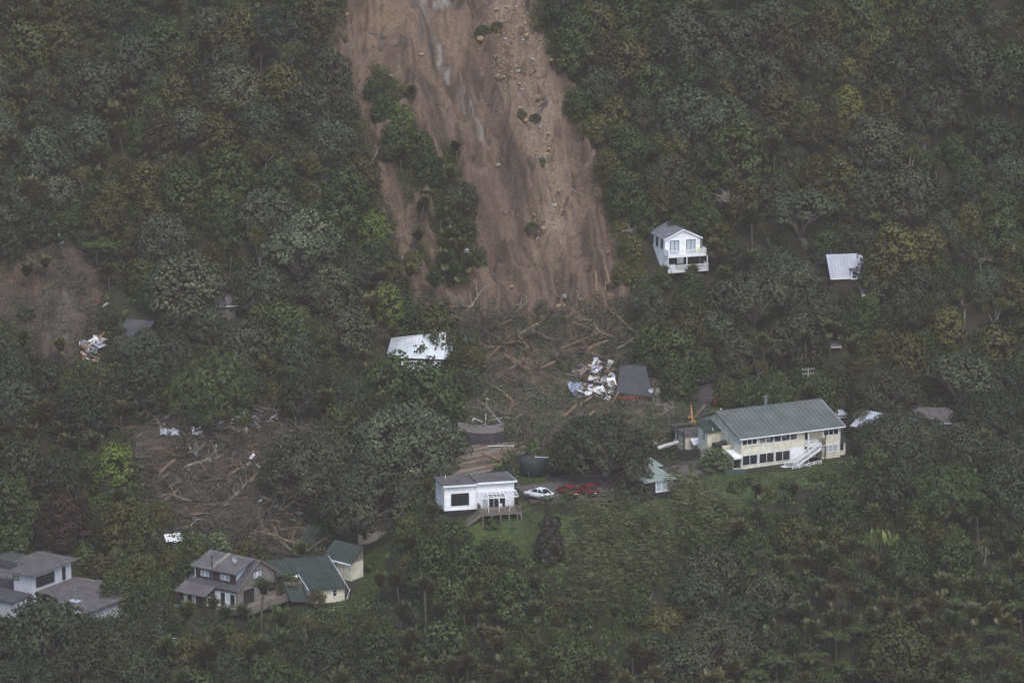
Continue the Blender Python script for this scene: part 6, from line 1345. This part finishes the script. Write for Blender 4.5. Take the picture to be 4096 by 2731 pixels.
# fallen trunks and limbs, each one by itself
WOODS = [mat('torn_wood', (.19, .135, .09), .85, .2, 3, .3), mat('muddy_grey_bark', (.125, .108, .088), .9, .2, 3, .35), mat('muddy_brown_bark', (.06, .046, .035), .9, .2, 3, .35), mat('muddy_dead_wood', (.25, .22, .18), .85, .2, 3, .3)]
LIMB = []
for i in range(8):
    rg = random.Random(800 + i); b = MB(); pts = [Vector((0, 0, 0))]; d = Vector((1, 0, rg.uniform(-.05, .25))).normalized(); n = 7
    for k in range(n): d = (d + Vector((0, rg.gauss(0, .22), rg.gauss(0, .12)))).normalized(); pts.append(pts[-1] + d * .8)
    b.tube(pts, [.17 * (1 - .8 * k / n) + .02 for k in range(n + 1)], 6)
    for k in range(2, n):
        for s in range(rg.randrange(1, 3)):
            d2 = (d + Vector((rg.gauss(0, .5), rg.gauss(0, .9), rg.gauss(.35, .5)))).normalized(); p0 = pts[k]; L = rg.uniform(.9, 2.6)
            p1 = p0 + d2 * L * .5 + Vector((0, 0, rg.uniform(-.1, .2))); p2 = p0 + d2 * L + Vector((rg.gauss(0, .2), rg.gauss(0, .2), rg.gauss(0, .2))); b.tube([p0, p1, p2], [.075, .05, .012], 4, False)
            p3 = p1 + (d2 + Vector((rg.gauss(0, .8), rg.gauss(0, .8), rg.gauss(.2, .5)))) * L * .4; b.tube([p1, p3], [.04, .01], 4, False)
    LIMB.append(b)
LIMBM = [[b.mesh('fallen_limb', w) for b in LIMB] for w in WOODS]
ROOT = []
for i in range(3):
    rg = random.Random(840 + i); b = MB(); b.tube([(0, 0, 0), (1.6, 0, .3), (3.4, .2, .5)], [.34, .27, .2], 8)
    for k in range(16):
        a = rg.uniform(0, 6.28); L = rg.uniform(.7, 1.7); d = Vector((-.35 + rg.gauss(0, .3), math.cos(a), math.sin(a))).normalized(); m1 = d * L * .5 + Vector((rg.gauss(0, .15), rg.gauss(0, .15), rg.gauss(0, .15))); b.tube([(0, 0, 0), m1, d * L + Vector((rg.gauss(-.1, .2), rg.gauss(0, .2), rg.gauss(0, .2)))], [.13, .08, .015], 5, False)
    ROOT.append(b.mesh('root_mass', WOODS[0]))
def lay(me, name, words, cat, group, ox, oy, s, rz, pitch=0, lift=.2, roll=0):
    p = ohit(ox, oy); o = link(name, me, None, (p[0], p[1], hz(p[0], p[1]) + lift), (roll, pitch, rz), (s, s, s)); o['category'] = cat; o['group'] = group; o['kind'] = 'thing'; later(o, words, ox, oy); return o
LN = ['torn_limb', 'grey_limb', 'dark_limb', 'silvery_limb']
WN = ['torn tan tree limb', 'grey fallen limb', 'dark fallen limb', 'silvery fallen limb']
for i in range(300):
    ox, oy = inarea(DEBRIS); k = drng.choices([0, 1, 2, 3], [2, 5, 4, 2])[0]
    lay(LIMBM[k][i % 8], LN[k], WN[k], 'branch', 'fallen limbs in the debris', ox, oy, drng.uniform(.4, .95), drng.uniform(0, 6.28), drng.uniform(-.35, .15), drng.uniform(.1, .6), drng.uniform(-1, 1))
for i in range(250):
    ox, oy = inarea(LDEBRIS); k = drng.choices([0, 1, 2, 3], [1, 4, 4, 2])[0]
    lay(LIMBM[k][i % 8], LN[k], WN[k], 'branch', 'fallen limbs in the debris', ox, oy, drng.uniform(.4, .95), drng.uniform(0, 6.28), drng.uniform(-.35, .15), drng.uniform(.1, .6), drng.uniform(-1, 1))
for ox, oy, s, rz, k in ((1290, 805, 1.3, .1, 0), (1230, 800, 1.1, 3.3, 0), (1340, 790, 1.2, .4, 0), (1400, 770, 1.3, 1.0, 0), (1250, 870, 1.2, 3.0, 0), (1170, 790, 1.0, 2.0, 0), (1120, 790, 1.0, .3, 1), (1060, 730, 1.1, .6, 3), (1370, 690, .9, 1.3, 0), (1330, 1060, .9, .2, 0),
                         (1180, 610, .9, 1.5, 3), (1125, 660, .8, 1.7, 1), (1450, 760, 1.2, 2.4, 0), (520, 1080, 1.3, 1.8, 0), (600, 1120, 1.3, 2.0, 0), (420, 1080, 1.2, .9, 3), (460, 1140, 1.2, 2.7, 1), (640, 1180, 1.2, .5, 0), (560, 1180, 1.2, 2.9, 1), (230, 620, .8, 1.1, 0), (100, 620, .9, 2.2, 1),
                         (850, 380, .7, .9, 3), (1140, 60, .6, .1, 1), (890, 90, .7, 3.0, 1), (1010, 290, .7, 2.3, 3), (1290, 570, .7, 2.0, 0), (880, 650, .9, 2.2, 1), (700, 1260, 1.3, 2.9, 0), (660, 1240, 1.3, 2.8, 2), (620, 1250, 1.2, 3.1, 2), (680, 1275, 1.2, 2.7, 1), (640, 1275, 1.1, 3.2, 2)):
    lay(LIMBM[k][drng.randrange(8)], LN[k], 'large ' + WN[k], 'branch', 'fallen limbs in the debris', ox, oy, s, rz, drng.uniform(-.3, 0), .4)
for ox, oy, s, rz, pt in ((1195, 775, 1.1, .3, -.3), (1370, 680, 1.0, 1.6, -1.1), (1400, 660, .9, 2.0, -.9), (1145, 1065, .9, 3.6, -.3), (1165, 1050, .8, .2, -.2), (1215, 810, .9, 2.2, -.4), (1350, 810, 1.0, .2, -.2), (620, 1090, 1.0, 1.9, -.2), (1330, 940, .8, .5, -.3), (1450, 540, .8, 2, -.6)):
    lay(ROOT[drng.randrange(3)], 'root_mass', 'torn reddish root mass', 'roots', 'uprooted root masses', ox, oy, s, rz, pt, .6)
for i in range(26):
    ox, oy = inarea(DEBRIS if i % 3 else LDEBRIS); lay(ROOT[i % 3], 'root_mass', 'torn reddish root mass', 'roots', 'uprooted root masses', ox, oy, drng.uniform(.45, .9), drng.uniform(0, 6.28), drng.uniform(-.8, 0), .5)
# tangle of twigs and torn leaves: nobody could count it
def tangle(name, P, n, label, nl, lm):
    rng = np.random.default_rng(len(P) * 7 + n); W = area_pts(P, n, rng)
    V = []; Fq = []
    d = rdir(rng, n); d[:, 2] = np.abs(d[:, 2]) * .5; d = unit(d); L = rng.uniform(.5, 2.4, n)[:, None]; c = W + [0, 0, .25] + rng.uniform(0, .6, (n, 1)) * [0, 0, 1]
    sd = unit(np.cross(d, rdir(rng, n))) * rng.uniform(.025, .07, (n, 1)); s2 = np.cross(d, sd)
    bend = rdir(rng, n) * L * .15; a = c - d * L / 2; e = c + d * L / 2; m_ = c + bend
    for p0, p1 in ((a, m_), (m_, e)):
        for u in (sd, s2): V.append(np.stack([p0 - u, p0 + u, p1 + u, p1 - u], 1).reshape(-1, 3))
    V = np.concatenate(V); o = link(name, mesh_np(name, V, np.arange(len(V)).reshape(-1, 4), WOODS[1])); tag(o, label, 'branches', kind='stuff')
    clump = np.repeat(area_pts(P, nl, rng), 26, 0); k = len(clump)
    v = np.clip(np.repeat(rng.uniform(0, .8, nl), 26) + rng.normal(0, .15, k), 0, 1)
    Vl, Fl = leafquads(clump + rng.normal(0, 1, (k, 3)) * [.55, .55, .3] + [0, 0, .55], unit(rdir(rng, k) + [0, -.3, .6]), rng.uniform(.16, .36, k), rng.uniform(.09, .2, k), rng)
    o = link(name + '_leaves', mesh_np(name + '_leaves', Vl, Fl, LM_[lm], attr=np.repeat(v, 4))); tag(o, label.replace('twigs and sticks', 'torn leaves'), 'leaves', kind='stuff')
tangle('twig_tangle', DEBRIS, 3600, 'tangle of twigs and sticks over the mud below the landslide', 1700, 'mid')
tangle('left_twig_tangle', LDEBRIS, 3200, 'tangle of twigs and sticks over the left-hand debris field', 1100, 'pohd')
tangle('left_slip_twigs', LSLIP, 900, 'tangle of twigs and sticks on the smaller left slip', 420, 'pohd')
EDGE = [(930, 690), (1040, 690), (1100, 740), (1180, 720), (1440, 700), (1440, 800), (1080, 800), (940, 730)]
tangle('slip_foot_twigs', EDGE, 1200, 'tangle of twigs and sticks along the toe of the scar', 500, 'poh')

# broken panels, boards and sheets of wrecked houses
PALS = [WHITE, WHITEW, mat('plasterboard', (.58, .55, .50), .8), mat('raw_timber', (.36, .24, .14), .8, .2, 3, .2), mat('orange_timber', (.38, .18, .08), .8, .2, 3, .2), mat('bent_blue_steel', (.20, .23, .29), .45, .4), SILVR, mat('pink_batts', (.42, .24, .2), .95), RUST]
PNAME = ['white board', 'weathered white panel', 'plasterboard sheet', 'raw timber', 'orange timber', 'blue-grey roofing sheet', 'galvanised sheet', 'pinkish insulation batt', 'rust-red sheet']
def shard(k, seed):
    rg = random.Random(seed); b = MB()
    if k in (3, 4): L = rg.uniform(1.0, 2.8); b.beam((-L / 2, 0, 0), (L / 2, 0, 0), rg.uniform(.07, .16), rg.uniform(.05, .1))
    else:
        w, h = rg.uniform(.35, 1.0), rg.uniform(.3, .8); j = lambda: rg.uniform(-.18, .18)
        a, c, d, e, f, g = Vector((-w, -h + j(), j())), Vector((0, -h + j(), j() + rg.uniform(0, .2))), Vector((w + j(), -h + j(), j())), Vector((w + j(), h + j(), j())), Vector((j(), h + j(), j() + .1)), Vector((-w + j(), h + j(), j()))
        b.slab(a, c, f, g, .04); b.slab(c + Vector((.003, 0, 0)), d, e, f + Vector((.003, 0, 0)), .04)
    return b.mesh('debris_shard', PALS[k])
SHARD = [[shard(k, 900 + k * 10 + s) for s in range(4)] for k in range(9)]
NM = ['wall_fragment', 'wall_fragment', 'plasterboard_fragment', 'timber_fragment', 'timber_fragment', 'roofing_fragment', 'roofing_fragment', 'insulation_batt', 'rusted_fragment']
def shards(P, n, wts, smin, smax, lift=.2, til=.7):
    for i in range(n):
        ox, oy = inarea(P) ; k = drng.choices(range(9), wts)[0]
        lay(SHARD[k][drng.randrange(4)], NM[k], PNAME[k], 'debris', 'wreckage of houses', ox, oy, drng.uniform(smin, smax), drng.uniform(0, 6.28), drng.gauss(0, til), drng.uniform(.1, lift + .3), drng.gauss(0, til))
shards([(1318, 875), (1345, 850), (1400, 840), (1418, 900), (1410, 928), (1370, 925), (1335, 915)], 120, [8, 6, 6, 9, 3, 3, 3, 2, 2], .35, 1.1, 1.3)
shards([(1418, 905), (1500, 912), (1505, 930), (1470, 950), (1420, 930)], 16, [4, 3, 3, 2, 1, 1, 1, 1, 1], .35, .8)
shards([(1490, 860), (1535, 880), (1530, 895), (1495, 890)], 8, [2, 2, 2, 2, 1, 2, 2, 2, 1], .4, .8)
shards([(195, 800), (235, 770), (240, 800), (205, 860), (170, 882), (180, 850)], 64, [1, 2, 2, 8, 10, 1, 1, 1, 0], .5, 1.2, .8)
shards([(215, 680), (250, 690), (248, 720), (222, 715)], 8, [3, 2, 1, 2, 2, 3, 0, 0, 1], .4, .9)
shards([(120, 520), (150, 520), (145, 570), (130, 560)], 6, [3, 3, 1, 2, 0, 0, 1, 0, 0], .4, .9)
shards([(330, 940), (450, 930), (640, 950), (640, 1000), (480, 1010), (360, 1000)], 48, [5, 5, 2, 3, 2, 3, 5, 1, 0], .4, 1.1, .3)
shards([(420, 1030), (620, 1040), (640, 1080), (440, 1070)], 26, [5, 4, 2, 3, 2, 1, 2, 1, 0], .3, .8)
shards([(580, 1110), (690, 1140), (690, 1190), (600, 1170)], 20, [5, 4, 2, 4, 2, 1, 2, 1, 0], .35, .8)
shards([(1085, 880), (1125, 885), (1120, 935), (1090, 920)], 12, [5, 3, 2, 3, 4, 3, 1, 1, 0], .4, .95)
shards([(1070, 950), (1150, 955), (1140, 975), (1070, 975)], 14, [4, 3, 1, 3, 1, 2, 2, 1, 0], .3, .8)
shards([(1120, 1000), (1200, 990), (1210, 1020), (1130, 1020)], 10, [4, 3, 1, 4, 1, 1, 2, 1, 0], .3, .8)
shards([(1230, 720), (1260, 720), (1260, 760), (1235, 755)], 5, [4, 3, 1, 0, 0, 2, 1, 0, 0], .3, .7)
shards([(1485, 1020), (1560, 1010), (1560, 1030), (1490, 1040)], 10, [3, 3, 1, 3, 2, 1, 3, 0, 0], .4, .9, .9)
shards([(380, 1225), (415, 1220), (415, 1245), (385, 1245)], 5, [4, 3, 0, 0, 0, 0, 2, 0, 0], .5, 1.0)
# crumpled roofing and larger fragments that stand out
def big(me_mb, m, name, label, cat, px, py, h, rot, s=1):
    p = hit(px, py, h); o = part(None, name, me_mb, m); o.location = p; o.rotation_euler = rot; o.scale = (s, s, s); return tag(o, label, cat)
def crumple(w, d, n, seed, amp):
    rg = random.Random(seed); b = MB(); Z = [[rg.gauss(0, amp) for _ in range(n + 1)] for _ in range(n + 1)]
    for i in range(n + 1):
        for j in range(n + 1): b.v.append((w * (i / n - .5) + rg.gauss(0, .05), d * (j / n - .5) + rg.gauss(0, .05), Z[i][j] + amp * math.sin(i * 1.7)))
    for i in range(n):
        for j in range(n): a = i * (n + 1) + j; b.f.append((a, a + n + 1, a + n + 2, a + 1))
    return b
big(crumple(2.4, 3.6, 6, 1, .22), mat('bent_blue_steel', (.20, .23, .29)), 'crumpled_roofing', 'crumpled blue-grey roofing sheet at the left of the wreckage pile', 'roofing sheet', 2308, 1560, .8, (.5, .2, .4))
big(crumple(1.5, 1.5, 5, 2, .05), SILVR, 'corrugated_sheet', 'corrugated silver sheet at the top of the wreckage pile', 'roofing sheet', 2385, 1476, 1.4, (.7, .1, -.5))
big(MB().box(-.75, .75, -.75, .75, -.03, .03), WHITE, 'wall_sheet', 'largest square white panel propped on the charcoal roof edge', 'panel', 2447, 1528, 1.8, (.9, .1, .5))
big(MB().box(-1.1, 1.1, -.35, .35, -.02, .02), SILVR, 'pale_sheet', 'pale metal sheet lying before the charcoal roof', 'roofing sheet', 2579, 1597, .3, (.15, 0, -.1))
big(MB().beam((-1.2, 0, 0), (1.2, 0, 0), .14, .1), PALS[3], 'timber_beam', 'long pale beam sticking out of the wreckage pile', 'beam', 2363, 1555, 1.0, (0, -.3, .7))
big(crumple(3.0, 1.6, 6, 5, .16), SILVR, 'bent_roofing_sheet', 'long bent silver roofing sheet on the left debris field', 'roofing sheet', 680, 1728, .5, (.35, .1, .1)); big(crumple(1.7, 1.3, 5, 6, .2), WHITEW, 'white_tarpaulin', 'crumpled white sheet on the left debris beside a trunk', 'tarpaulin', 788, 1725, .5, (.4, 0, .6))
big(MB().tube([(-1.6, 0, 0), (-.4, .1, .3), (1.6, .2, .7)], [.3, .33, .28], 8), mat('pale_log', (.42, .40, .38), .85, .2, 2, .2), 'pale_log', 'large pale log lying on top of the black fence', 'log', 2672, 1790, 1.9, (0, 0, .25))
big(MB().tube([(-.9, 0, 0), (0, .1, .1), (1.0, .0, -.1)], [.09, .08, .05], 6), SILV, 'pale_log', 'short pale log on the lawn beside the cottage deck', 'log', 2078, 2060, .1, (0, .3, -.9))
big(MB().beam((-1.2, 0, 0), (1.2, 0, 0), .09, .09).beam((-1.2, 0, 0), (-.8, 0, 1.1), .09).beam((1.0, 0, 0), (1.1, 0, 1.7), .09).beam((-.8, 0, 1.1), (.6, 0, .5), .09), WHITE, 'window_fragment', 'broken white frame on the terrace above the retaining wall', 'frame', 1915, 1700, .3, (0, 0, .1))
big(MB().beam((-2.0, 0, 0), (2.0, .1, 0), .12, .1), WHITEW, 'white_rail', 'long white rail lying at the back of the clay pad', 'rail', 2003, 1783, .25, (0, 0, .05))
big(MB().box(-.4, .4, -.35, .35, 0, .5), WHITE, 'white_appliance', 'white box-like appliance perched in the tree island', 'appliance', 1862, 1008, .4, (.3, .2, .3)); big(MB().tube([(-1, 0, .2), (-.3, .2, .1), (.5, .1, 0), (1, -.2, -.1)], .05, 6), mat('blue_pipe', (.05, .12, .3), .5), 'blue_pipe', 'thin blue pipe lying on the foot of the scar', 'pipe', 2085, 1193, .2, (0, 0, -.6))
big(MB().tube([(-.35, 0, .2), (.35, 0, .2)], .25, 10), mat('blue_plastic', (.04, .09, .3), .5), 'blue_drum', 'small blue drum in the debris above the retaining wall', 'drum', 1988, 1697, .2, (0, 0, .5))
big(crumple(4.2, 2.8, 5, 8, .12), WHITEW, 'white_ripped_roof', 'torn white sheet between shrubs behind the dormer house', 'sheet', 693, 2150, .8, (.5, 0, .3), .6)

# boulders on the scar
def rock(seed, m):
    rng = np.random.default_rng(seed); b = bpy.data.meshes.new('boulder'); V = []; F_ = []; n, k = 8, 5
    for i in range(k + 1):
        for j in range(n):
            t = math.pi * i / k; a = 2 * math.pi * j / n; r = 1 + rng.normal(0, .14); V.append((r * math.sin(t) * math.cos(a), r * math.sin(t) * math.sin(a) * .8, r * math.cos(t) * .7))
    for i in range(k):
        for j in range(n): F_.append((i * n + j, (i + 1) * n + j, (i + 1) * n + (j + 1) % n, i * n + (j + 1) % n))
    b.from_pydata(V, [], F_); b.materials.append(m); return b
RKM = [mat('tan_rock', (.30, .22, .14), .9, .2, 2, .25), mat('grey_rock', (.28, .27, .25), .9, .2, 2, .25), mat('brown_rock', (.17, .12, .09), .9, .2, 2, .25)]
RK = [[rock(50 + i * 7 + j, RKM[i]) for j in range(3)] for i in range(3)]
for px, py, r, k, lb in ((1706, 1230, .55, 2, 'brown boulder on bare ground left of the slip foot'), (2257, 1198, .6, 1, 'pale grey boulder topping the mound at the slip foot'), (2240, 1240, 1.0, 0, 'largest tan boulder half buried at the slip foot'), (2050, 480, .45, 0, 'tan boulder midway down the scar'), (1922, 165, .7, 0, 'tan boulder near the top of the scar'), (2104, 490, .5, 0, 'second tan boulder midway down the scar')):
    p = hit(px, py); o = link('boulder', RK[k][0], None, (p[0], p[1], p[2] + .3 * r + .3), (.2, .3, px), (r, r, r)); tag(o, lb, 'boulder', 'boulders on the scar')
TANL = [(1120, 60), (1200, 0), (1240, 100), (1260, 300), (1300, 450), (1300, 580), (1230, 560), (1210, 400), (1190, 250), (1130, 170)]
for i in range(110):
    ox, oy = inarea(TANL if i % 4 else SLIP); k = drng.choices([0, 1, 2], [5, 2, 2])[0]; s = drng.uniform(.16, .5)
    lay(RK[k][drng.randrange(3)], 'boulder', ['tan stone', 'grey stone', 'brown stone'][k], 'boulder', 'boulders on the scar', ox, oy, s, drng.uniform(0, 6), 0, .25)
for i in range(46):
    ox, oy = inarea(SLIP); k = drng.choices([0, 1, 2, 3], [2, 3, 3, 2])[0]
    lay(LIMBM[k][i % 8], LN[k], 'thin ' + WN[k], 'branch', 'limbs left on the scar', ox, oy, drng.uniform(.25, .6), drng.uniform(0, 6.28), drng.uniform(.2, .9), .5, drng.uniform(-1, 1))
# small stones: too many to count
rng = np.random.default_rng(5); n = 2600; W = np.r_[area_pts(TANL, 1700, rng), area_pts(SLIP, n - 1700, rng)]; s = rng.uniform(.07, .2, n)
tet = np.array([(1, 0, -.4), (-.5, .87, -.4), (-.5, -.87, -.4), (0, 0, .9)]); V = (W + [0, 0, .3])[:, None] + (tet[None] + rng.normal(0, .15, (n, 4, 3))) * s[:, None, None]
Fq = (np.arange(n)[:, None, None] * 4 + np.array([(0, 1, 3), (1, 2, 3), (2, 0, 3), (0, 2, 1)])[None]).reshape(-1, 3); o = link('scattered_stones', mesh_np('scattered_stones', V.reshape(-1, 3), Fq, RKM[0])); tag(o, 'small tan stones strewn down the scar', 'stones', kind='stuff')

# ================================================================= REEDS, GRASS, UNDERGROWTH
def reeds(name, P, n, label, h=(2.6, 4.4), lm='reed'):
    rng = np.random.default_rng(n); W = area_pts(P, n, rng); C = []; T = []; N = []; L = []; Wd = []; vv = []
    cl = fbm(W[:, 0] / 2.2, W[:, 1] / 2.2, 120, 3); hh = (rng.uniform(*h, n) * (.35 + 1.25 * sstep(.3, .58, cl)))[:, None]; lean = np.c_[-.35 + 1.2 * (vnoise(W[:, 0] / 4, W[:, 1] / 4, 121) - .5) + rng.normal(0, .2, n), rng.normal(-.1, .15, n), np.zeros(n)]; base = np.clip(rng.uniform(.0, .4, n) + .5 * (cl - .4), 0, 1); Z1 = np.array([0, 0, 1.0])
    for k in range(9):
        t = .25 + .75 * k / 8; d = unit(np.c_[-.6 + rng.normal(0, .7, n), rng.normal(0, .6, n), rng.uniform(-.45, .5, n)]); l = rng.uniform(.7, 1.25, n)
        C.append(W + Z1 * hh * t + lean * hh * t * t * .5 + d * l[:, None] * .45); T.append(d); L.append(l); Wd.append(rng.uniform(.10, .17, n)); N.append(unit(np.cross(d, rng.normal(size=(n, 3))))); vv.append(np.clip(base + rng.normal(0, .15, n) + .2 * t, 0, 1))
    C.append(W + Z1 * hh * .5 + lean * hh * .12); T.append(unit(Z1 + lean * .4)); L.append(hh[:, 0]); Wd.append(np.full(n, .05)); N.append(unit(np.c_[rng.normal(size=n), -np.ones(n), np.zeros(n)])); vv.append(base)
    C, T, N = (np.concatenate(z_) for z_ in (C, T, N)); L, Wd, vv = (np.concatenate(z_) for z_ in (L, Wd, vv))
    V, Fq = leafquads(np.array(C), np.array(N), np.array(L), np.array(Wd), rng, np.array(T)); o = link(name, mesh_np(name, V, Fq, LM_[lm], attr=np.repeat(vv, 4))); tag(o, label, 'reeds', kind='stuff')
reeds('giant_reeds', [(1330, 1225), (1430, 1205), (1520, 1215), (1560, 1250), (1560, 1310), (1500, 1370), (1420, 1420), (1340, 1420), (1310, 1330)], 1500, 'bank of wind-blown giant reeds below the parked cars')
reeds('bank_reeds', [(1545, 1140), (1610, 1120), (1660, 1160), (1720, 1200), (1740, 1260), (1660, 1260), (1560, 1230)], 620, 'wind-blown reeds on the bank below the lodge drive', (1.4, 2.6))
def scatter(name, polys, n, spread, lsz, lm, label, cat, zoff, inside=True, per=1):
    rng = np.random.default_rng(n + 3)
    if inside:
        W = np.concatenate([area_pts(P, n // len(polys), rng) for P in polys])
    else:
        x = rng.uniform(-98, 98, n); y = rng.uniform(-75, 130, n); z = H(x, y); q = proj(np.c_[x, y, z]); ok = (q[:, 0] > -60) & (q[:, 0] < 2420) & (q[:, 1] > -60) & (q[:, 1] < 1760)
        for P in polys: ok &= ~inpoly(q[:, 0], q[:, 1], P)
        W = np.c_[x, y, z][ok]
    k = per; c = np.repeat(W, k, 0); c = c + rng.normal(0, 1, c.shape) * spread + [0, 0, zoff]; nn = unit(rdir(rng, len(c)) + [0, -.2, .7]); v = np.clip(np.repeat(rng.uniform(0, .8, len(W)), k) + rng.normal(0, .12, len(c)), 0, 1)
    V, Fq = leafquads(c, nn, rng.uniform(lsz[0], lsz[1], len(c)), rng.uniform(lsz[0], lsz[1], len(c)) * .6, rng); o = link(name, mesh_np(name, V, Fq, LM_[lm], attr=np.repeat(v, 4))); tag(o, label, cat, kind='stuff')
HP = [[(1490, 510), (1625, 510), (1625, 660), (1490, 660)], [(1020, 1080), (1185, 1080), (1185, 1190), (1020, 1190)], [(1560, 920), (1950, 920), (1950, 1085), (1560, 1085)]]
rng = np.random.default_rng(77); x = rng.uniform(-98, 98, 13000); y = rng.uniform(-76, 130, 13000); z = H(x, y); q = proj(np.c_[x, y, z]); ok = (q[:, 0] > -60) & (q[:, 0] < 2420) & (q[:, 1] > -60) & (q[:, 1] < 1760)
for P in [SLIP, DEBRIS, LSLIP, LDEBRIS, LAWN, LAWN2, LAWN3, LAWN4, LAWN5, LAWN6, GRAVEL, CLAY, ROAD] + HP: ok &= ~inpoly(q[:, 0], q[:, 1], P)
for bb in bpy.data.objects:                       # not inside the houses
    if bb.get('category') in ('house', 'building', 'shed'):
        vv = np.concatenate([np.array([v.co[:] for v in ch.data.vertices]) for ch in bb.children if ch.type == 'MESH']); lo, hi = vv.min(0) - .4, vv.max(0) + .4
        cc, ss = math.cos(bb.rotation_euler.z), math.sin(bb.rotation_euler.z); dx, dy = x - bb.location.x, y - bb.location.y; lx, ly = (dx * cc + dy * ss) / bb.scale.x, (-dx * ss + dy * cc) / bb.scale.y
        ok &= ~((lx > lo[0]) & (lx < hi[0]) & (ly > lo[1] - 2.5) & (ly < hi[1]))
W = np.c_[x, y, z][ok]; n = len(W); per = 30; rr = rng.uniform(.7, 1.5, n); up = rng.uniform(.1, 1.6, n); d = rdir(rng, n * per); d[:, 2] = np.abs(d[:, 2]) * .9 - .1; d = unit(d)
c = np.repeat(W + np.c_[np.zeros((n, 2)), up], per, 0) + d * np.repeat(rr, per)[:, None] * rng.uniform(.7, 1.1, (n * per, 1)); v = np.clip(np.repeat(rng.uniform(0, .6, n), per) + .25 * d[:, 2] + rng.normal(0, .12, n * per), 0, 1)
V, Fq = leafquads(c, unit(d + rdir(rng, len(d)) * .5), rng.uniform(.3, .55, len(c)), rng.uniform(.2, .34, len(c)), rng); o = link('undergrowth', mesh_np('undergrowth', V, Fq, LM_['mid'], attr=np.repeat(v, 4))); tag(o, 'dense dark undergrowth between the trees of the bush', 'undergrowth', kind='stuff')
LWN = leafmat('grass_blades', (.032, .048, .012), (.064, .09, .025), (.105, .125, .04), .7, .2, .05); LM_['grass'] = LWN
scatter('rough_grass', [LAWN, LAWN, LAWN2, LAWN6, LAWN3, LAWN4, LAWN5], 7000, [.3, .3, .07], (.14, .32), 'grass', 'rough grass tufts covering the lawns', 'grass', .1, True, 9)
IVY = [[(855, 150), (900, 170), (960, 250), (1000, 320), (1060, 370), (1100, 450), (1090, 560), (1070, 660), (1000, 670), (960, 560), (930, 450), (900, 350), (870, 260)]]
scatter('island_scrub', IVY, 2600, [.4, .4, .35], (.18, .4), 'mid', 'low scrub on the spur left standing within the scar', 'scrub', .5, True, 14)
MARG = [[(735, 120), (770, -30), (800, -30), (790, 60), (800, 180), (830, 260), (850, 330), (870, 420), (900, 480), (930, 600), (960, 690), (920, 690), (880, 560), (845, 450), (815, 330), (780, 220)], [(1235, -30), (1275, -30), (1262, 60), (1300, 110), (1345, 150), (1340, 250), (1365, 300), (1405, 370), (1425, 470), (1465, 560), (1470, 650), (1430, 660), (1415, 560), (1375, 480), (1360, 380), (1320, 300), (1295, 250), (1300, 170), (1250, 120), (1215, 60)]]
scatter('margin_scrub', MARG, 1500, [.5, .5, .4], (.18, .42), 'mid', 'torn scrub hanging along both margins of the scar', 'scrub', .5, True, 16)
VINE = [[(1390, 370), (1440, 440), (1470, 540), (1480, 640), (1440, 660), (1425, 560), (1395, 470)]]
scatter('edge_vines', VINE, 900, [.4, .4, .4], (.18, .36), 'brt2', 'yellow-green vines along the right margin of the scar', 'vines', .6, True, 14)

# ================================================================= HAZE
hb = MB().box(-720, 720, -820, 820, -80, 230); hm = bpy.data.materials.new('haze'); hm.use_nodes = True; nt = hm.node_tree
for nd in list(nt.nodes):
    if nd.type == 'BSDF_PRINCIPLED': nt.nodes.remove(nd)
pv = nt.nodes.new('ShaderNodeVolumePrincipled'); pv.inputs['Color'].default_value = (1.0, .86, .77, 1); pv.inputs['Density'].default_value = HAZE_D; pv.inputs['Anisotropy'].default_value = 0.0
nt.links.new(pv.outputs[0], [x for x in nt.nodes if x.type == 'OUTPUT_MATERIAL'][0].inputs['Volume'])
o = link('haze', hb.mesh('haze', hm)); tag(o, 'thin pale grey haze hanging in the air', 'haze', kind='stuff')
settle_labels()
